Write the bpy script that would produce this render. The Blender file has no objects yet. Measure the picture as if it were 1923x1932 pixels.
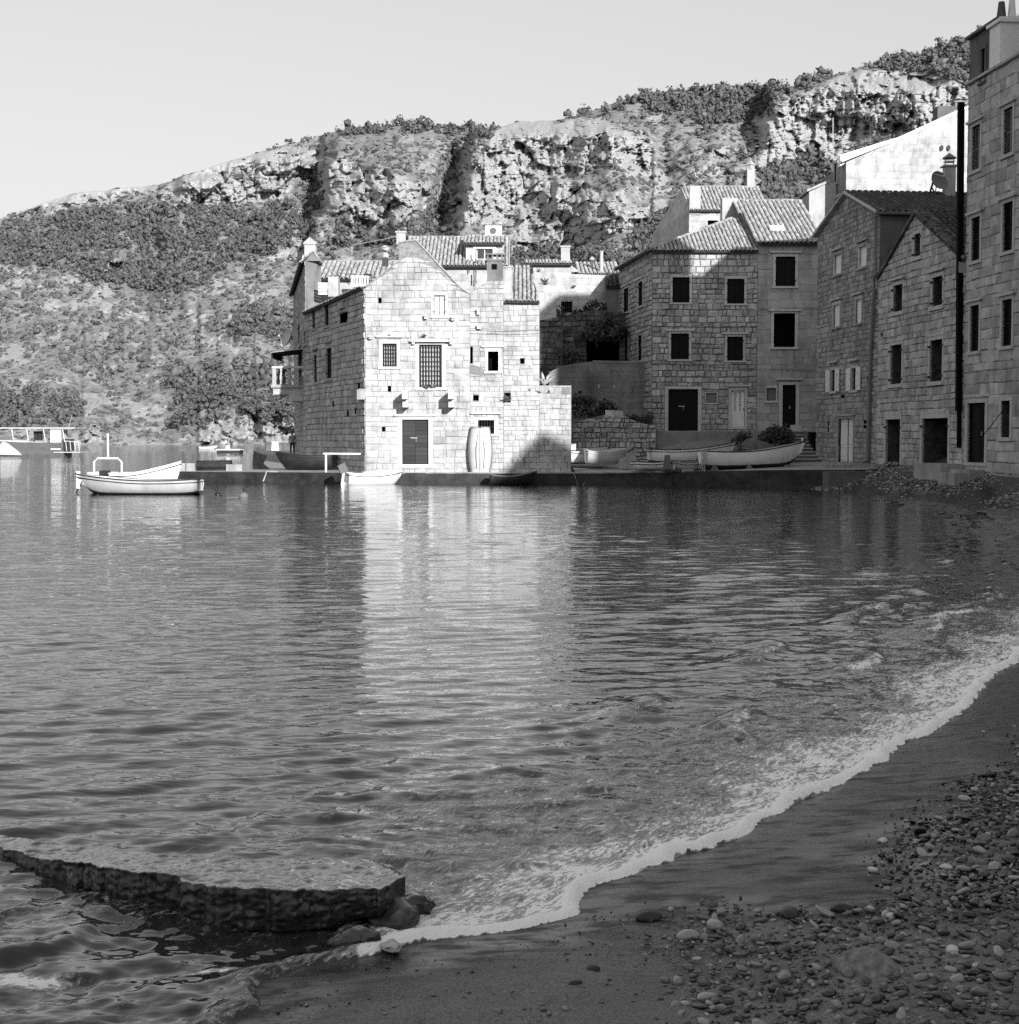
import bpy, math, random
import numpy as np
from mathutils import Vector, Matrix
from mathutils.geometry import tessellate_polygon
R = math.radians
random.seed(7)
SC = bpy.context.scene
COL = SC.collection

# ---------------------------------------------------------------- camera
# pixel coordinates below are on a 1923 x 1932 print of the photograph
F, CX, CY, HOR, EYE = 2747.0, 961.5, 966.0, 826.0, 2.3
PITCH = math.atan((CY - HOR) / F)
cam_d = bpy.data.cameras.new('camera'); cam = bpy.data.objects.new('camera', cam_d); COL.objects.link(cam)
cam_d.sensor_fit = 'HORIZONTAL'; cam_d.sensor_width = 56.0; cam_d.lens = 80.0
cam_d.clip_start = 0.1; cam_d.clip_end = 20000
cam.location = (0, 0, EYE); cam.rotation_euler = (math.pi / 2 - PITCH, 0, 0)
SC.camera = cam

# ---------------------------------------------------------------- light
SUN_AZ, SUN_EL = 22.0, 17.5            # degrees right of straight behind the camera, and above the horizon
to_sun = Vector((math.sin(R(SUN_AZ)) * math.cos(R(SUN_EL)), -math.cos(R(SUN_AZ)) * math.cos(R(SUN_EL)), math.sin(R(SUN_EL))))
world = bpy.data.worlds.new('World'); SC.world = world; world.use_nodes = True
wn = world.node_tree.nodes; wl = world.node_tree.links; wn.clear()
sky = wn.new('ShaderNodeTexSky'); sky.sky_type = 'NISHITA'; sky.sun_disc = False
sky.sun_elevation = R(SUN_EL); sky.sun_rotation = math.atan2(to_sun.x, to_sun.y)
sky.air_density = 1.0; sky.dust_density = 2.0; sky.ozone_density = 1.0
bw = wn.new('ShaderNodeVectorMath'); bw.operation = 'DOT_PRODUCT'; bw.inputs[1].default_value = (.12, .33, .55)   # black-and-white film, blue-sensitive
pw_ = wn.new('ShaderNodeMath'); pw_.operation = 'POWER'; pw_.inputs[1].default_value = .5                       # film shoulder evens out the sky
bg = wn.new('ShaderNodeBackground'); bg.inputs['Strength'].default_value = 0.15
wo = wn.new('ShaderNodeOutputWorld')
wl.new(sky.outputs[0], bw.inputs[0]); wl.new(bw.outputs['Value'], pw_.inputs[0]); mu_ = wn.new('ShaderNodeMath'); mu_.operation = 'MULTIPLY'; mu_.inputs[1].default_value = 1.34; wl.new(pw_.outputs[0], mu_.inputs[0]); wl.new(mu_.outputs[0], bg.inputs['Color']); wl.new(bg.outputs[0], wo.inputs['Surface'])
sun_d = bpy.data.lights.new('sun', 'SUN'); sun_d.energy = 3.8; sun_d.angle = R(0.53); sun_d.color = (1.0, 1.0, 1.0)
sun = bpy.data.objects.new('sun', sun_d); COL.objects.link(sun); sun.location = (60, -100, 80)
sun.rotation_euler = to_sun.to_track_quat('Z', 'Y').to_euler()
SC.view_settings.view_transform = 'Standard'; SC.view_settings.look = 'None'
SC.view_settings.exposure = 0.85; SC.view_settings.gamma = 1.0; SC.view_settings.use_curve_mapping = False
SC.render.engine = 'CYCLES'
SC.cycles.use_denoising = False
SC.cycles.max_bounces = 6; SC.cycles.diffuse_bounces = 3; SC.cycles.glossy_bounces = 3; SC.cycles.transmission_bounces = 3
SC.cycles.caustics_reflective = False; SC.cycles.caustics_refractive = False

# ---------------------------------------------------------------- pixel helpers
def ray(px, py):
    x = (px - CX) / F; v = -(py - CY) / F
    return Vector((x, math.cos(PITCH) + v * math.sin(PITCH), -math.sin(PITCH) + v * math.cos(PITCH)))
def atY(px, py, Y):
    d = ray(px, py); return Vector((d.x * Y / d.y, Y, EYE + d.z * Y / d.y))
def atZ(px, py, z):
    d = ray(px, py); t = (z - EYE) / d.z; return Vector((d.x * t, d.y * t, z))

# ---------------------------------------------------------------- numpy noise
def _hash(ix, iy, iz, seed):
    h = (ix.astype(np.int64) * 374761393 + iy.astype(np.int64) * 668265263 + iz.astype(np.int64) * 2147483647 + seed * 1442695041) & 0xFFFFFFFF
    h = ((h ^ (h >> 13)) * 1274126177) & 0xFFFFFFFF
    h = (h ^ (h >> 16)) & 0xFFFFFFFF
    return h.astype(np.float64) / 4294967295.0
def vnoise(x, y, z=None, seed=0):
    x = np.asarray(x, float); y = np.asarray(y, float)
    z = np.zeros_like(x) if z is None else np.asarray(z, float)
    x0 = np.floor(x); y0 = np.floor(y); z0 = np.floor(z)
    fx = x - x0; fy = y - y0; fz = z - z0
    fx = fx * fx * (3 - 2 * fx); fy = fy * fy * (3 - 2 * fy); fz = fz * fz * (3 - 2 * fz)
    out = 0
    for dz, wz in ((0, 1 - fz), (1, fz)):
        for dy, wy in ((0, 1 - fy), (1, fy)):
            for dx, wx in ((0, 1 - fx), (1, fx)):
                out = out + _hash(x0 + dx, y0 + dy, z0 + dz, seed) * wx * wy * wz
    return out * 2 - 1
def fbm(x, y, z=None, oct=4, seed=0, gain=.5):
    s = 0; a = 1; t = 0
    for k in range(oct):
        f = 2.03 ** k
        s = s + a * vnoise(x * f + 13.7 * k, y * f - 7.1 * k, None if z is None else z * f, seed + k); t += a; a *= gain
    return s / t
def smooth(a, b, x):
    t = np.clip((np.asarray(x, float) - a) / (b - a), 0, 1); return t * t * (3 - 2 * t)
def in_poly(px, py, poly):
    px = np.asarray(px, float); py = np.asarray(py, float)
    ins = np.zeros(px.shape, bool); n = len(poly)
    for i in range(n):
        x1, y1 = poly[i]; x2, y2 = poly[(i + 1) % n]
        if y1 == y2: continue
        c = ((y1 > py) != (y2 > py)) & (px < (x2 - x1) * (py - y1) / (y2 - y1) + x1)
        ins ^= c
    return ins
def poly_dist(X, Y, pts):
    """unsigned distance of points to a polyline, and the side (+ = left of travel)"""
    best = np.full(X.shape, 1e9); side = np.zeros(X.shape)
    for (x1, y1), (x2, y2) in zip(pts[:-1], pts[1:]):
        dx, dy = x2 - x1, y2 - y1; L2 = dx * dx + dy * dy
        t = np.clip(((X - x1) * dx + (Y - y1) * dy) / L2, 0, 1)
        d = np.hypot(X - x1 - t * dx, Y - y1 - t * dy)
        cr = dx * (Y - y1) - dy * (X - x1)
        m = d < best - 1e-9
        best = np.where(m, d, best); side = np.where(m, np.sign(cr), side)
    return best, side

# ---------------------------------------------------------------- object helpers
WLOC = {}
def thing(name, label, cat, loc=(0, 0, 0), group=None):
    o = bpy.data.objects.new(name, None); COL.objects.link(o)
    o.empty_display_size = .3
    o.location = loc; WLOC[o.name] = Vector(loc)
    tag(o, label, cat, group); return o
def tag(o, label=None, cat=None, group=None, kind=None):
    if label: o['label'] = label
    if cat: o['category'] = cat
    if group: o['group'] = group
    if kind: o['kind'] = kind
    return o
def wl_of(o): return WLOC[o.name] if o is not None else Vector((0, 0, 0))
def link(name, me, parent, wloc, rot=None, scale=None):
    o = bpy.data.objects.new(name, me); COL.objects.link(o)
    if parent is not None: o.parent = parent
    o.location = Vector(wloc) - wl_of(parent)
    if rot is not None: o.rotation_euler = rot
    if scale is not None: o.scale = scale
    WLOC[o.name] = Vector(wloc)
    return o
def mesh_np(name, V, Fc, mat, smooth_=False):
    V = np.asarray(V, float)
    me = bpy.data.meshes.new(name)
    me.from_pydata(V.tolist() if len(V) < 20000 else [tuple(v) for v in V], [], Fc if isinstance(Fc, list) else Fc.tolist())
    if mat is not None: me.materials.append(mat)
    if smooth_: me.polygons.foreach_set('use_smooth', np.ones(len(me.polygons), bool))
    return me
def big_mesh(name, V, Fa, mat, smooth_=False):
    """fast mesh from arrays; Fa is (n,3) or (n,4)"""
    V = np.asarray(V, np.float32); Fa = np.asarray(Fa, np.int32)
    me = bpy.data.meshes.new(name); n, k = Fa.shape
    me.vertices.add(len(V)); me.vertices.foreach_set('co', V.ravel())
    me.loops.add(n * k); me.loops.foreach_set('vertex_index', Fa.ravel())
    me.polygons.add(n); me.polygons.foreach_set('loop_start', np.arange(n, dtype=np.int32) * k)
    try: me.polygons.foreach_set('loop_total', np.full(n, k, np.int32))
    except Exception: pass
    if smooth_: me.polygons.foreach_set('use_smooth', np.ones(n, bool))
    if mat is not None: me.materials.append(mat)
    me.update(calc_edges=True); me.validate()
    return me
def part(name, V, Fc, mat, parent, smooth_=False, origin=None):
    """one mesh object, world-space vertices"""
    V = np.asarray([tuple(v) for v in V], float)
    c = Vector(origin) if origin is not None else Vector(((V[:, 0].min() + V[:, 0].max()) / 2, (V[:, 1].min() + V[:, 1].max()) / 2, V[:, 2].min()))
    me = mesh_np(name, V - np.array(c), Fc, mat, smooth_)
    return link(name, me, parent, c)
class MB:
    """collects shapes in world space for one mesh"""
    def __init__(s): s.V = []; s.F = []
    def add(s, V, Fc):
        k = len(s.V); s.V += [Vector(v) for v in V]; s.F += [[i + k for i in f] for f in Fc]; return s
    def box(s, lo, hi):
        x0, y0, z0 = lo; x1, y1, z1 = hi
        return s.add([(x0, y0, z0), (x1, y0, z0), (x1, y1, z0), (x0, y1, z0), (x0, y0, z1), (x1, y0, z1), (x1, y1, z1), (x0, y1, z1)],
                     [(0, 3, 2, 1), (4, 5, 6, 7), (0, 1, 5, 4), (1, 2, 6, 5), (2, 3, 7, 6), (3, 0, 4, 7)])
    def obox(s, c, ax, ay, az):
        """box from centre and three half-axis vectors"""
        c = Vector(c); ax = Vector(ax); ay = Vector(ay); az = Vector(az)
        P = [c + i * ax + j * ay + k * az for k in (-1, 1) for i, j in ((-1, -1), (1, -1), (1, 1), (-1, 1))]
        return s.add(P, [(0, 3, 2, 1), (4, 5, 6, 7), (0, 1, 5, 4), (1, 2, 6, 5), (2, 3, 7, 6), (3, 0, 4, 7)])
    def tube(s, pts, r, n=6, r2=None, cap=True):
        pts = [Vector(p) for p in pts]; rings = []
        m = len(pts)
        for i, p in enumerate(pts):
            t = (pts[min(i + 1, m - 1)] - pts[max(i - 1, 0)]).normalized()
            a = t.orthogonal().normalized() if abs(t.z) < .9 else Vector((1, 0, 0))
            a = (a - t * a.dot(t)).normalized(); b = t.cross(a)
            rr = r if r2 is None else r + (r2 - r) * i / (m - 1)
            rings.append([p + rr * (math.cos(2 * math.pi * k / n) * a + math.sin(2 * math.pi * k / n) * b) for k in range(n)])
        V = [v for g in rings for v in g]; Fc = []
        for i in range(m - 1):
            for k in range(n):
                Fc.append((i * n + k, i * n + (k + 1) % n, (i + 1) * n + (k + 1) % n, (i + 1) * n + k))
        if cap: Fc.append(tuple(reversed(range(n)))); Fc.append(tuple(range((m - 1) * n, m * n)))
        return s.add(V, Fc)
    def lathe(s, base, prof, n=12):
        base = Vector(base); V = []; Fc = []
        for r, z in prof:
            for k in range(n):
                V.append(base + Vector((r * math.cos(2 * math.pi * k / n), r * math.sin(2 * math.pi * k / n), z)))
        for i in range(len(prof) - 1):
            for k in range(n):
                Fc.append((i * n + k, i * n + (k + 1) % n, (i + 1) * n + (k + 1) % n, (i + 1) * n + k))
        Fc.append(tuple(reversed(range(n)))); Fc.append(tuple(range((len(prof) - 1) * n, len(prof) * n)))
        return s.add(V, Fc)
    def prism(s, pts, vec):
        """polygon (list of 3-D points) pushed along vec"""
        pts = [Vector(p) for p in pts]; vec = Vector(vec); n = len(pts)
        tri = tessellate_polygon([pts])
        V = pts + [p + vec for p in pts]
        Fc = [tuple(t) for t in tri] + [tuple(i + n for i in reversed(t)) for t in tri]
        Fc += [(i, (i + 1) % n, n + (i + 1) % n, n + i) for i in range(n)]
        return s.add(V, Fc)
    def build(s, name, mat, parent, smooth_=False): return part(name, s.V, [tuple(f) for f in s.F], mat, parent, smooth_)
def fix_normals(o):
    import bmesh
    bm = bmesh.new(); bm.from_mesh(o.data); bmesh.ops.recalc_face_normals(bm, faces=bm.faces); bm.to_mesh(o.data); bm.free()
    return o

# ---------------------------------------------------------------- materials (all grey: the film is black and white)
def new_mat(name):
    m = bpy.data.materials.new(name); m.use_nodes = True; nt = m.node_tree; nt.nodes.clear()
    out = nt.nodes.new('ShaderNodeOutputMaterial'); b = nt.nodes.new('ShaderNodeBsdfPrincipled')
    nt.links.new(b.outputs[0], out.inputs[0]); b.inputs['Specular IOR Level'].default_value = .3
    return m, nt, b
def N(nt, t, **kw):
    n = nt.nodes.new('ShaderNode' + t)
    for k, v in kw.items():
        if k.startswith('i_'):
            key = k[2:].replace('_', ' ')
            n.inputs[int(key) if key.isdigit() else key].default_value = v
        else: setattr(n, k, v)
    return n
def math_n(nt, op, a, b=None, clamp=False):
    n = nt.nodes.new('ShaderNodeMath'); n.operation = op; n.use_clamp = clamp
    for i, v in enumerate((a, b)):
        if v is None: continue
        if isinstance(v, (int, float)): n.inputs[i].default_value = v
        else: nt.links.new(v, n.inputs[i])
    return n.outputs[0]
def maprange(nt, v, a, b, c, d):
    n = nt.nodes.new('ShaderNodeMapRange'); n.clamp = True
    nt.links.new(v, n.inputs[0])
    for i, k in enumerate((a, b, c, d)): n.inputs[i + 1].default_value = k
    return n.outputs[0]
def noise_n(nt, scale, detail=4, rough=.55, vec=None, dims=None):
    n = nt.nodes.new('ShaderNodeTexNoise'); n.inputs['Scale'].default_value = scale
    n.inputs['Detail'].default_value = detail; n.inputs['Roughness'].default_value = rough
    if vec is not None: nt.links.new(vec, n.inputs['Vector'])
    return n.outputs['Fac']
def wpos(nt, scale=None):
    g = nt.nodes.new('ShaderNodeNewGeometry'); v = g.outputs['Position']
    if scale is not None:
        mp = nt.nodes.new('ShaderNodeMapping'); mp.inputs['Scale'].default_value = scale; nt.links.new(v, mp.inputs['Vector']); v = mp.outputs[0]
    return v
def grey_mat(name, lo, hi=None, rough=.8, scale=3.0, bump=.0, bump_scale=30.0, stretch=None, island=0.0, metal=0.0, spec=.3, stain=0.0, bdist=.02):
    """mottled grey: lo..hi by world noise, optional random tone per separate piece, weather streaks, fine relief"""
    hi = lo if hi is None else hi
    m, nt, b = new_mat(name); v = wpos(nt, stretch)
    f = noise_n(nt, scale, 5, .6, v)
    f = maprange(nt, f, .3, .7, 0, 1)
    val = math_n(nt, 'ADD', math_n(nt, 'MULTIPLY', f, hi - lo), lo)
    if island:
        g = N(nt, 'NewGeometry'); oi = N(nt, 'ObjectInfo')
        r = math_n(nt, 'FRACT', math_n(nt, 'ADD', g.outputs['Random Per Island'], oi.outputs['Random']))
        val = math_n(nt, 'MULTIPLY', val, math_n(nt, 'ADD', math_n(nt, 'MULTIPLY', r, 2 * island), 1 - island))
    if stain:
        s = noise_n(nt, 1.0, 5, .65, wpos(nt, (1.6, 1.6, .35)))
        s = maprange(nt, s, .52, .72, 1, 1 - stain)
        s2 = maprange(nt, noise_n(nt, .45, 4, .6, wpos(nt)), .45, .7, 1, 1 - stain * .6)
        val = math_n(nt, 'MULTIPLY', math_n(nt, 'MULTIPLY', val, s), s2)
    nt.links.new(val, b.inputs['Base Color'])
    b.inputs['Roughness'].default_value = rough; b.inputs['Metallic'].default_value = metal; b.inputs['Specular IOR Level'].default_value = spec
    if bump:
        bn = N(nt, 'Bump'); bn.inputs['Strength'].default_value = bump; bn.inputs['Distance'].default_value = bdist
        nt.links.new(noise_n(nt, bump_scale, 6, .65, wpos(nt)), bn.inputs['Height']); nt.links.new(bn.outputs[0], b.inputs['Normal'])
    return m
M = {}
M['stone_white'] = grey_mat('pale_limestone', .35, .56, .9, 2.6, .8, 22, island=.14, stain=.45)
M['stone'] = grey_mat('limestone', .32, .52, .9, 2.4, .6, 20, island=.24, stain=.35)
M['stone_b'] = grey_mat('rough_limestone', .28, .50, .9, 3.0, .7, 16, island=.26, stain=.3)
M['stone_smooth'] = grey_mat('dressed_limestone', .29, .42, .85, 1.6, .35, 26, island=.12, stain=.3)
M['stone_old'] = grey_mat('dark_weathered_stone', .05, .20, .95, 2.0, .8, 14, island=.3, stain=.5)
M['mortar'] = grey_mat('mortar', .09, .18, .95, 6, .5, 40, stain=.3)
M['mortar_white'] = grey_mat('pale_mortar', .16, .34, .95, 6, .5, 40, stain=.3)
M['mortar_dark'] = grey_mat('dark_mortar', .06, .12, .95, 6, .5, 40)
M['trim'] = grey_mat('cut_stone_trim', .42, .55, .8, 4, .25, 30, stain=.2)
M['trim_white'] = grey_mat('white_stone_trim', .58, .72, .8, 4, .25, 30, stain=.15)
M['render'] = grey_mat('cement_render', .18, .26, .9, 1.5, .3, 25, stain=.45)
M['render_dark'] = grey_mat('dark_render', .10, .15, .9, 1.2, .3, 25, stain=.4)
M['render_light'] = grey_mat('pale_plaster', .34, .50, .9, 1.8, .3, 25, stain=.25)
M['tile'] = grey_mat('clay_tile', .22, .40, .85, 5, .4, 40, island=.28)
M['tile_dark'] = grey_mat('dark_clay_tile', .05, .10, .85, 5, .4, 40, island=.3)
M['underlay'] = grey_mat('roof_underlay', .03, .06, .95, 8)
M['wood_dark'] = grey_mat('dark_painted_wood', .005, .012, .8, 10, .2, 60, stretch=(8, 8, 1), spec=.15)
M['wood_mid'] = grey_mat('weathered_wood', .10, .2, .8, 12, .3, 60, stretch=(10, 10, 1), island=.2)
M['wood_pale'] = grey_mat('sun_bleached_wood', .42, .6, .8, 12, .3, 60, stretch=(10, 10, 1), island=.1)
M['white_paint'] = grey_mat('white_paint', .68, .8, .45, 3, .05, 30, spec=.4, stain=.12)
M['blind'] = grey_mat('pale_roller_blind', .72, .8, .6, 3)
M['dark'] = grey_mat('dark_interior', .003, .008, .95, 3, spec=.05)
M['inner_stone'] = grey_mat('interior_rubble', .02, .09, .95, 4, .8, 12, stain=.4)
M['iron'] = grey_mat('dark_iron', .015, .03, .6, 8)
M['steel'] = grey_mat('galvanised_steel', .4, .5, .45, 8, metal=.3)
M['gap_black'] = grey_mat('gap_shadow_black', .003, .005, .8, 3, spec=.1)
M['pipe_grey'] = grey_mat('grey_pipe', .13, .17, .6, 3)
M['concrete'] = grey_mat('concrete', .26, .4, .9, 1.4, .4, 25, stain=.35)
M['concrete_dark'] = grey_mat('wet_dark_concrete', .008, .04, .6, 2.5, .8, 9, stain=.4)
M['hull_white'] = grey_mat('white_boat_paint', .72, .82, .35, 2, spec=.5, stain=.12)
M['hull_pale'] = grey_mat('pale_grey_boat_paint', .42, .52, .4, 2, spec=.5, stain=.15)
M['hull_grey'] = grey_mat('grey_boat_paint', .10, .14, .4, 2, spec=.5)
M['hull_dark'] = grey_mat('dark_boat_paint', .012, .03, .45, 2, spec=.4)
M['antifoul'] = grey_mat('dark_antifouling', .03, .06, .7, 3)
M['canvas'] = grey_mat('grey_canvas', .12, .18, .9, 3, .3, 14)
M['rope'] = grey_mat('rope', .35, .5, .9, 20)
M['glass'] = grey_mat('window_glass', .03, .05, .08, 3, spec=.5)
M['leaf'] = grey_mat('dark_leaves', .03, .07, .7, 6, island=.5)
M['leaf_pale'] = grey_mat('grey_green_leaves', .10, .18, .6, 6, island=.35)
M['bark'] = grey_mat('bark', .05, .09, .95, 6)
M['skin'] = grey_mat('skin', .3, .34, .6, 6)
M['cloth_dark'] = grey_mat('dark_cloth', .02, .04, .9, 6)
# ---------------------------------------------------------------- masonry, openings, roofs
BUDGET = {}
def stone_template(v, seed, rough=1.0):
    rnd = random.Random(seed); j = lambda a: rnd.uniform(-a * rough, a * rough)
    bx, bz = .045 * rough ** .6, .07 * rough ** .6
    P = [(0 + j(.012), 0, 0 + j(.02)), (1 + j(.012), 0, 0 + j(.02)), (1 + j(.012), 0, 1 + j(.02)), (0 + j(.012), 0, 1 + j(.02))]
    mid = [(x, -.65 + j(.12), z) for x, y, z in P]
    c = .5
    fr = [(x + (bx if x < c else -bx) + j(.012), -1 + j(.18), z + (bz if z < c else -bz) + j(.02)) for x, y, z in P]
    return P + mid + fr, [(0, 1, 5, 4), (1, 2, 6, 5), (2, 3, 7, 6), (3, 0, 4, 7), (4, 5, 9, 8), (5, 6, 10, 9), (6, 7, 11, 10), (7, 4, 8, 11), (8, 9, 10, 11)]
STONES = [stone_template(None, k, 1.9) for k in range(8)] + [stone_template(None, 50 + k, 3.2) for k in range(12)]
_stone_mesh = {}
def stone_mesh(k, mat):
    key = (k, mat.name)
    if key not in _stone_mesh:
        V, Fc = STONES[k]; _stone_mesh[key] = mesh_np('stone', [(x - .5, y, z) for x, y, z in V], Fc, mat)
    return _stone_mesh[key]
def interp(poly, u):
    if u <= poly[0][0]: return poly[0][1]
    for (a, za), (b, zb) in zip(poly[:-1], poly[1:]):
        if u <= b: return za + (zb - za) * (u - a) / max(b - a, 1e-9)
    return poly[-1][1]

class Wall:
    """vertical wall plane from plan point p0 (left as seen from outside) to p1"""
    def __init__(s, p0, p1):
        s.o = Vector((p0[0], p0[1], 0)); d = Vector((p1[0] - p0[0], p1[1] - p0[1], 0)); s.len = d.length
        s.d = d.normalized(); s.n = Vector((s.d.y, -s.d.x, 0)); s.ang = math.atan2(s.d.y, s.d.x); s.ops = []
    def uz(s, px, py):
        r = ray(px, py); t = (s.o - cam.location).dot(s.n) / r.dot(s.n); p = cam.location + r * t
        return ((p - s.o).dot(s.d), p.z)
    def pt(s, u, z, out=0.0): return s.o + s.d * u + s.n * out + Vector((0, 0, z))
    def op(s, x0, y0, x1, y1, **kw):
        ym = (y0 + y1) / 2; xm = (x0 + x1) / 2
        u0 = s.uz(x0, ym)[0]; u1 = s.uz(x1, ym)[0]; z1 = s.uz(xm, y0)[1]; z0 = s.uz(xm, y1)[1]
        s.ops.append(dict(r=(u0, z0, u1, z1), **kw)); return s.ops[-1]
    def mbox(s, mb, u0, z0, u1, z1, o0, o1):
        """box in wall coordinates, from out=o0 to out=o1"""
        c = s.pt((u0 + u1) / 2, (z0 + z1) / 2, (o0 + o1) / 2)
        mb.obox(c, s.d * (u1 - u0) / 2, s.n * (o1 - o0) / 2, Vector((0, 0, (z1 - z0) / 2))); return mb
    def slab(s, mb, pts, o0, o1):
        """polygon in (u,z), from out=o0 to o1"""
        mb.prism([s.pt(u, z, o0) for u, z in pts], s.n * (o1 - o0)); return mb

    def skin(s, house, name, outline, mat, extra_holes=()):
        """front face with the openings cut out, and the reveals of the openings"""
        holes = [o['r'] for o in s.ops]; V = []; Fc = []; n = len(outline)
        def span(u):
            zs = [p[1] + (q[1] - p[1]) * (u - p[0]) / (q[0] - p[0]) for p, q in zip(outline, outline[1:] + outline[:1]) if (p[0] - u) * (q[0] - u) < 0]
            return min(zs), max(zs)
        us = sorted({round(p[0], 5) for p in outline} | {round(x, 5) for h in holes for x in (h[0], h[2])})
        lo_u, hi_u = min(p[0] for p in outline), max(p[0] for p in outline)
        for a, b in zip(us[:-1], us[1:]):
            if b - a < 2e-4 or a < lo_u - 1e-4 or b > hi_u + 1e-4: continue
            (l0, t0), (l1, t1) = span(a + 5e-5), span(b - 5e-5); m = (a + b) / 2
            cuts = sorted((h[1], h[3]) for h in holes if h[0] < m < h[2]); zl = [(l0, l1)]
            for c0, c1 in cuts: zl += [(c0, c0), (c1, c1)]
            zl.append((t0, t1))
            for k in range(0, len(zl), 2):
                (p0, p1), (q0, q1) = zl[k], zl[k + 1]
                if q0 - p0 < 1e-4 and q1 - p1 < 1e-4: continue
                j = len(V); V += [s.pt(a, p0), s.pt(b, p1), s.pt(b, q1), s.pt(a, q0)]; Fc.append((j, j + 1, j + 2, j + 3))
        w = part(name, V, Fc, mat, house)
        return w
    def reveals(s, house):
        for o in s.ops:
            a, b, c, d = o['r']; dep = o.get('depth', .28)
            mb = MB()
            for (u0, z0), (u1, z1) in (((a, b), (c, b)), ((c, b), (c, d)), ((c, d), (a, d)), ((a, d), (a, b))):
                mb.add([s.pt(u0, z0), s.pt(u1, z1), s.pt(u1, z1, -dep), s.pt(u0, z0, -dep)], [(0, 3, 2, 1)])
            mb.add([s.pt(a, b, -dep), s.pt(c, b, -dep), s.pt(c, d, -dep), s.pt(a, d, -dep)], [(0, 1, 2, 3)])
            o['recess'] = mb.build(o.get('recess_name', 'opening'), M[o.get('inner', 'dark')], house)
    def stones(s, house, wpart, top, u0, u1, z0, ch=(.28, .4), cw=(.3, .75), proud=.035, joint=.012, mat=None, seed=0, base=None, zmax=None, rough=False):
        rnd = random.Random(seed); out = []
        zt = zmax if zmax is not None else max(z for _, z in top) ; z = z0
        ops = []
        for o in s.ops:
            a, b, c, d = o['r']; f = o.get('fw', .13) if o.get('frame', True) else .01
            ops.append((a - f, b - (o.get('sillh', .12) if o.get('frame', True) else .01), c + f, d + (o.get('lintelh', .16) if o.get('frame', True) else .01)))
        for e in getattr(s, 'noz', []): ops.append(e)
        while z < zt:
            h = rnd.uniform(*ch); za, zb = z, z + h; z = zb
            br = sorted({u0, u1} | {x for o in ops if o[1] < zb and o[3] > za for x in (o[0], o[2]) if u0 < x < u1})
            segs = []
            for a, b in zip(br[:-1], br[1:]):
                m = (a + b) / 2; rng = [(za, zb)]
                for o in ops:
                    if o[0] < m < o[2]:
                        nr = []
                        for p, q in rng:
                            if o[1] > p: nr.append((p, min(q, o[1])))
                            if o[3] < q: nr.append((max(p, o[3]), q))
                        rng = [r for r in nr if r[1] - r[0] > .05]
                for r in rng:
                    for g in segs:
                        if abs(g[1] - a) < 1e-6 and abs(g[2] - r[0]) < 1e-6 and abs(g[3] - r[1]) < 1e-6: g[1] = b; break
                    else: segs.append([a, b, r[0], r[1]])
            for a, b, p, q in segs:
                x = a
                while x < b - 1e-6:
                    w = rnd.uniform(*cw)
                    if b - x - w < cw[0] * .55: w = b - x
                    w = min(w, b - x)
                    out.append((x, x + w, p, q)); x += w
        full = []; V = []; Fc = []
        for a, b, p, q in out:
            j = joint * rnd.uniform(.6, 1.5)
            a, b, p, q = a + j, b - j, p + j, q - j
            wv = .012 * math.sin((a + b) * .55 + seed) + .007 * math.sin((a + b) * 1.4 + p * .7 + seed * 2); p += wv; q += wv
            if b - a < .04 or q - p < .04: continue
            qa, qb = min(q, interp(top, a) - .01), min(q, interp(top, b) - .01)
            if base is not None:
                lo = max(interp(base, a), interp(base, b))
                if lo > q - .05: continue
                p = max(p, lo)
            if qa - p < .02 and qb - p < .02: continue
            qa = max(qa, p + .01); qb = max(qb, p + .01)
            pr = proud * rnd.uniform(.6, 1.35); k = rnd.randrange(8, 20) if rough else rnd.randrange(8)
            if abs(qa - q) < .001 and abs(qb - q) < .001: full.append((a, b, p, q, pr, k, (b - a) * (q - p)))
            else:
                T, TF = STONES[k]; n0 = len(V)
                for x, y, zz in T:
                    ht = qa + (qb - qa) * x
                    V.append(s.pt(a + (b - a) * x, p + (ht - p) * zz, -y * pr))
                Fc += [tuple(i + n0 for i in f) for f in TF]
        nb = BUDGET.get(house.name, 300)
        full.sort(key=lambda r: -r[6])
        cap = getattr(s, 'cap', 300)
        nsolo = min(nb, len(full), cap); BUDGET[house.name] = nb - nsolo
        for a, b, p, q, pr, k, _ in full[:nsolo]:
            link('stone', stone_mesh(k, mat), wpart, s.pt((a + b) / 2, p), (0, 0, s.ang), (b - a, pr, q - p))
        for a, b, p, q, pr, k, _ in full[nsolo:]:
            T, TF = STONES[k]; n0 = len(V)
            V += [s.pt(a + (b - a) * x, p + (q - p) * zz, -y * pr) for x, y, zz in T]
            Fc += [tuple(i + n0 for i in f) for f in TF]
        if V: tag(part('masonry', V, Fc, mat, wpart), kind='stuff')
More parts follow.
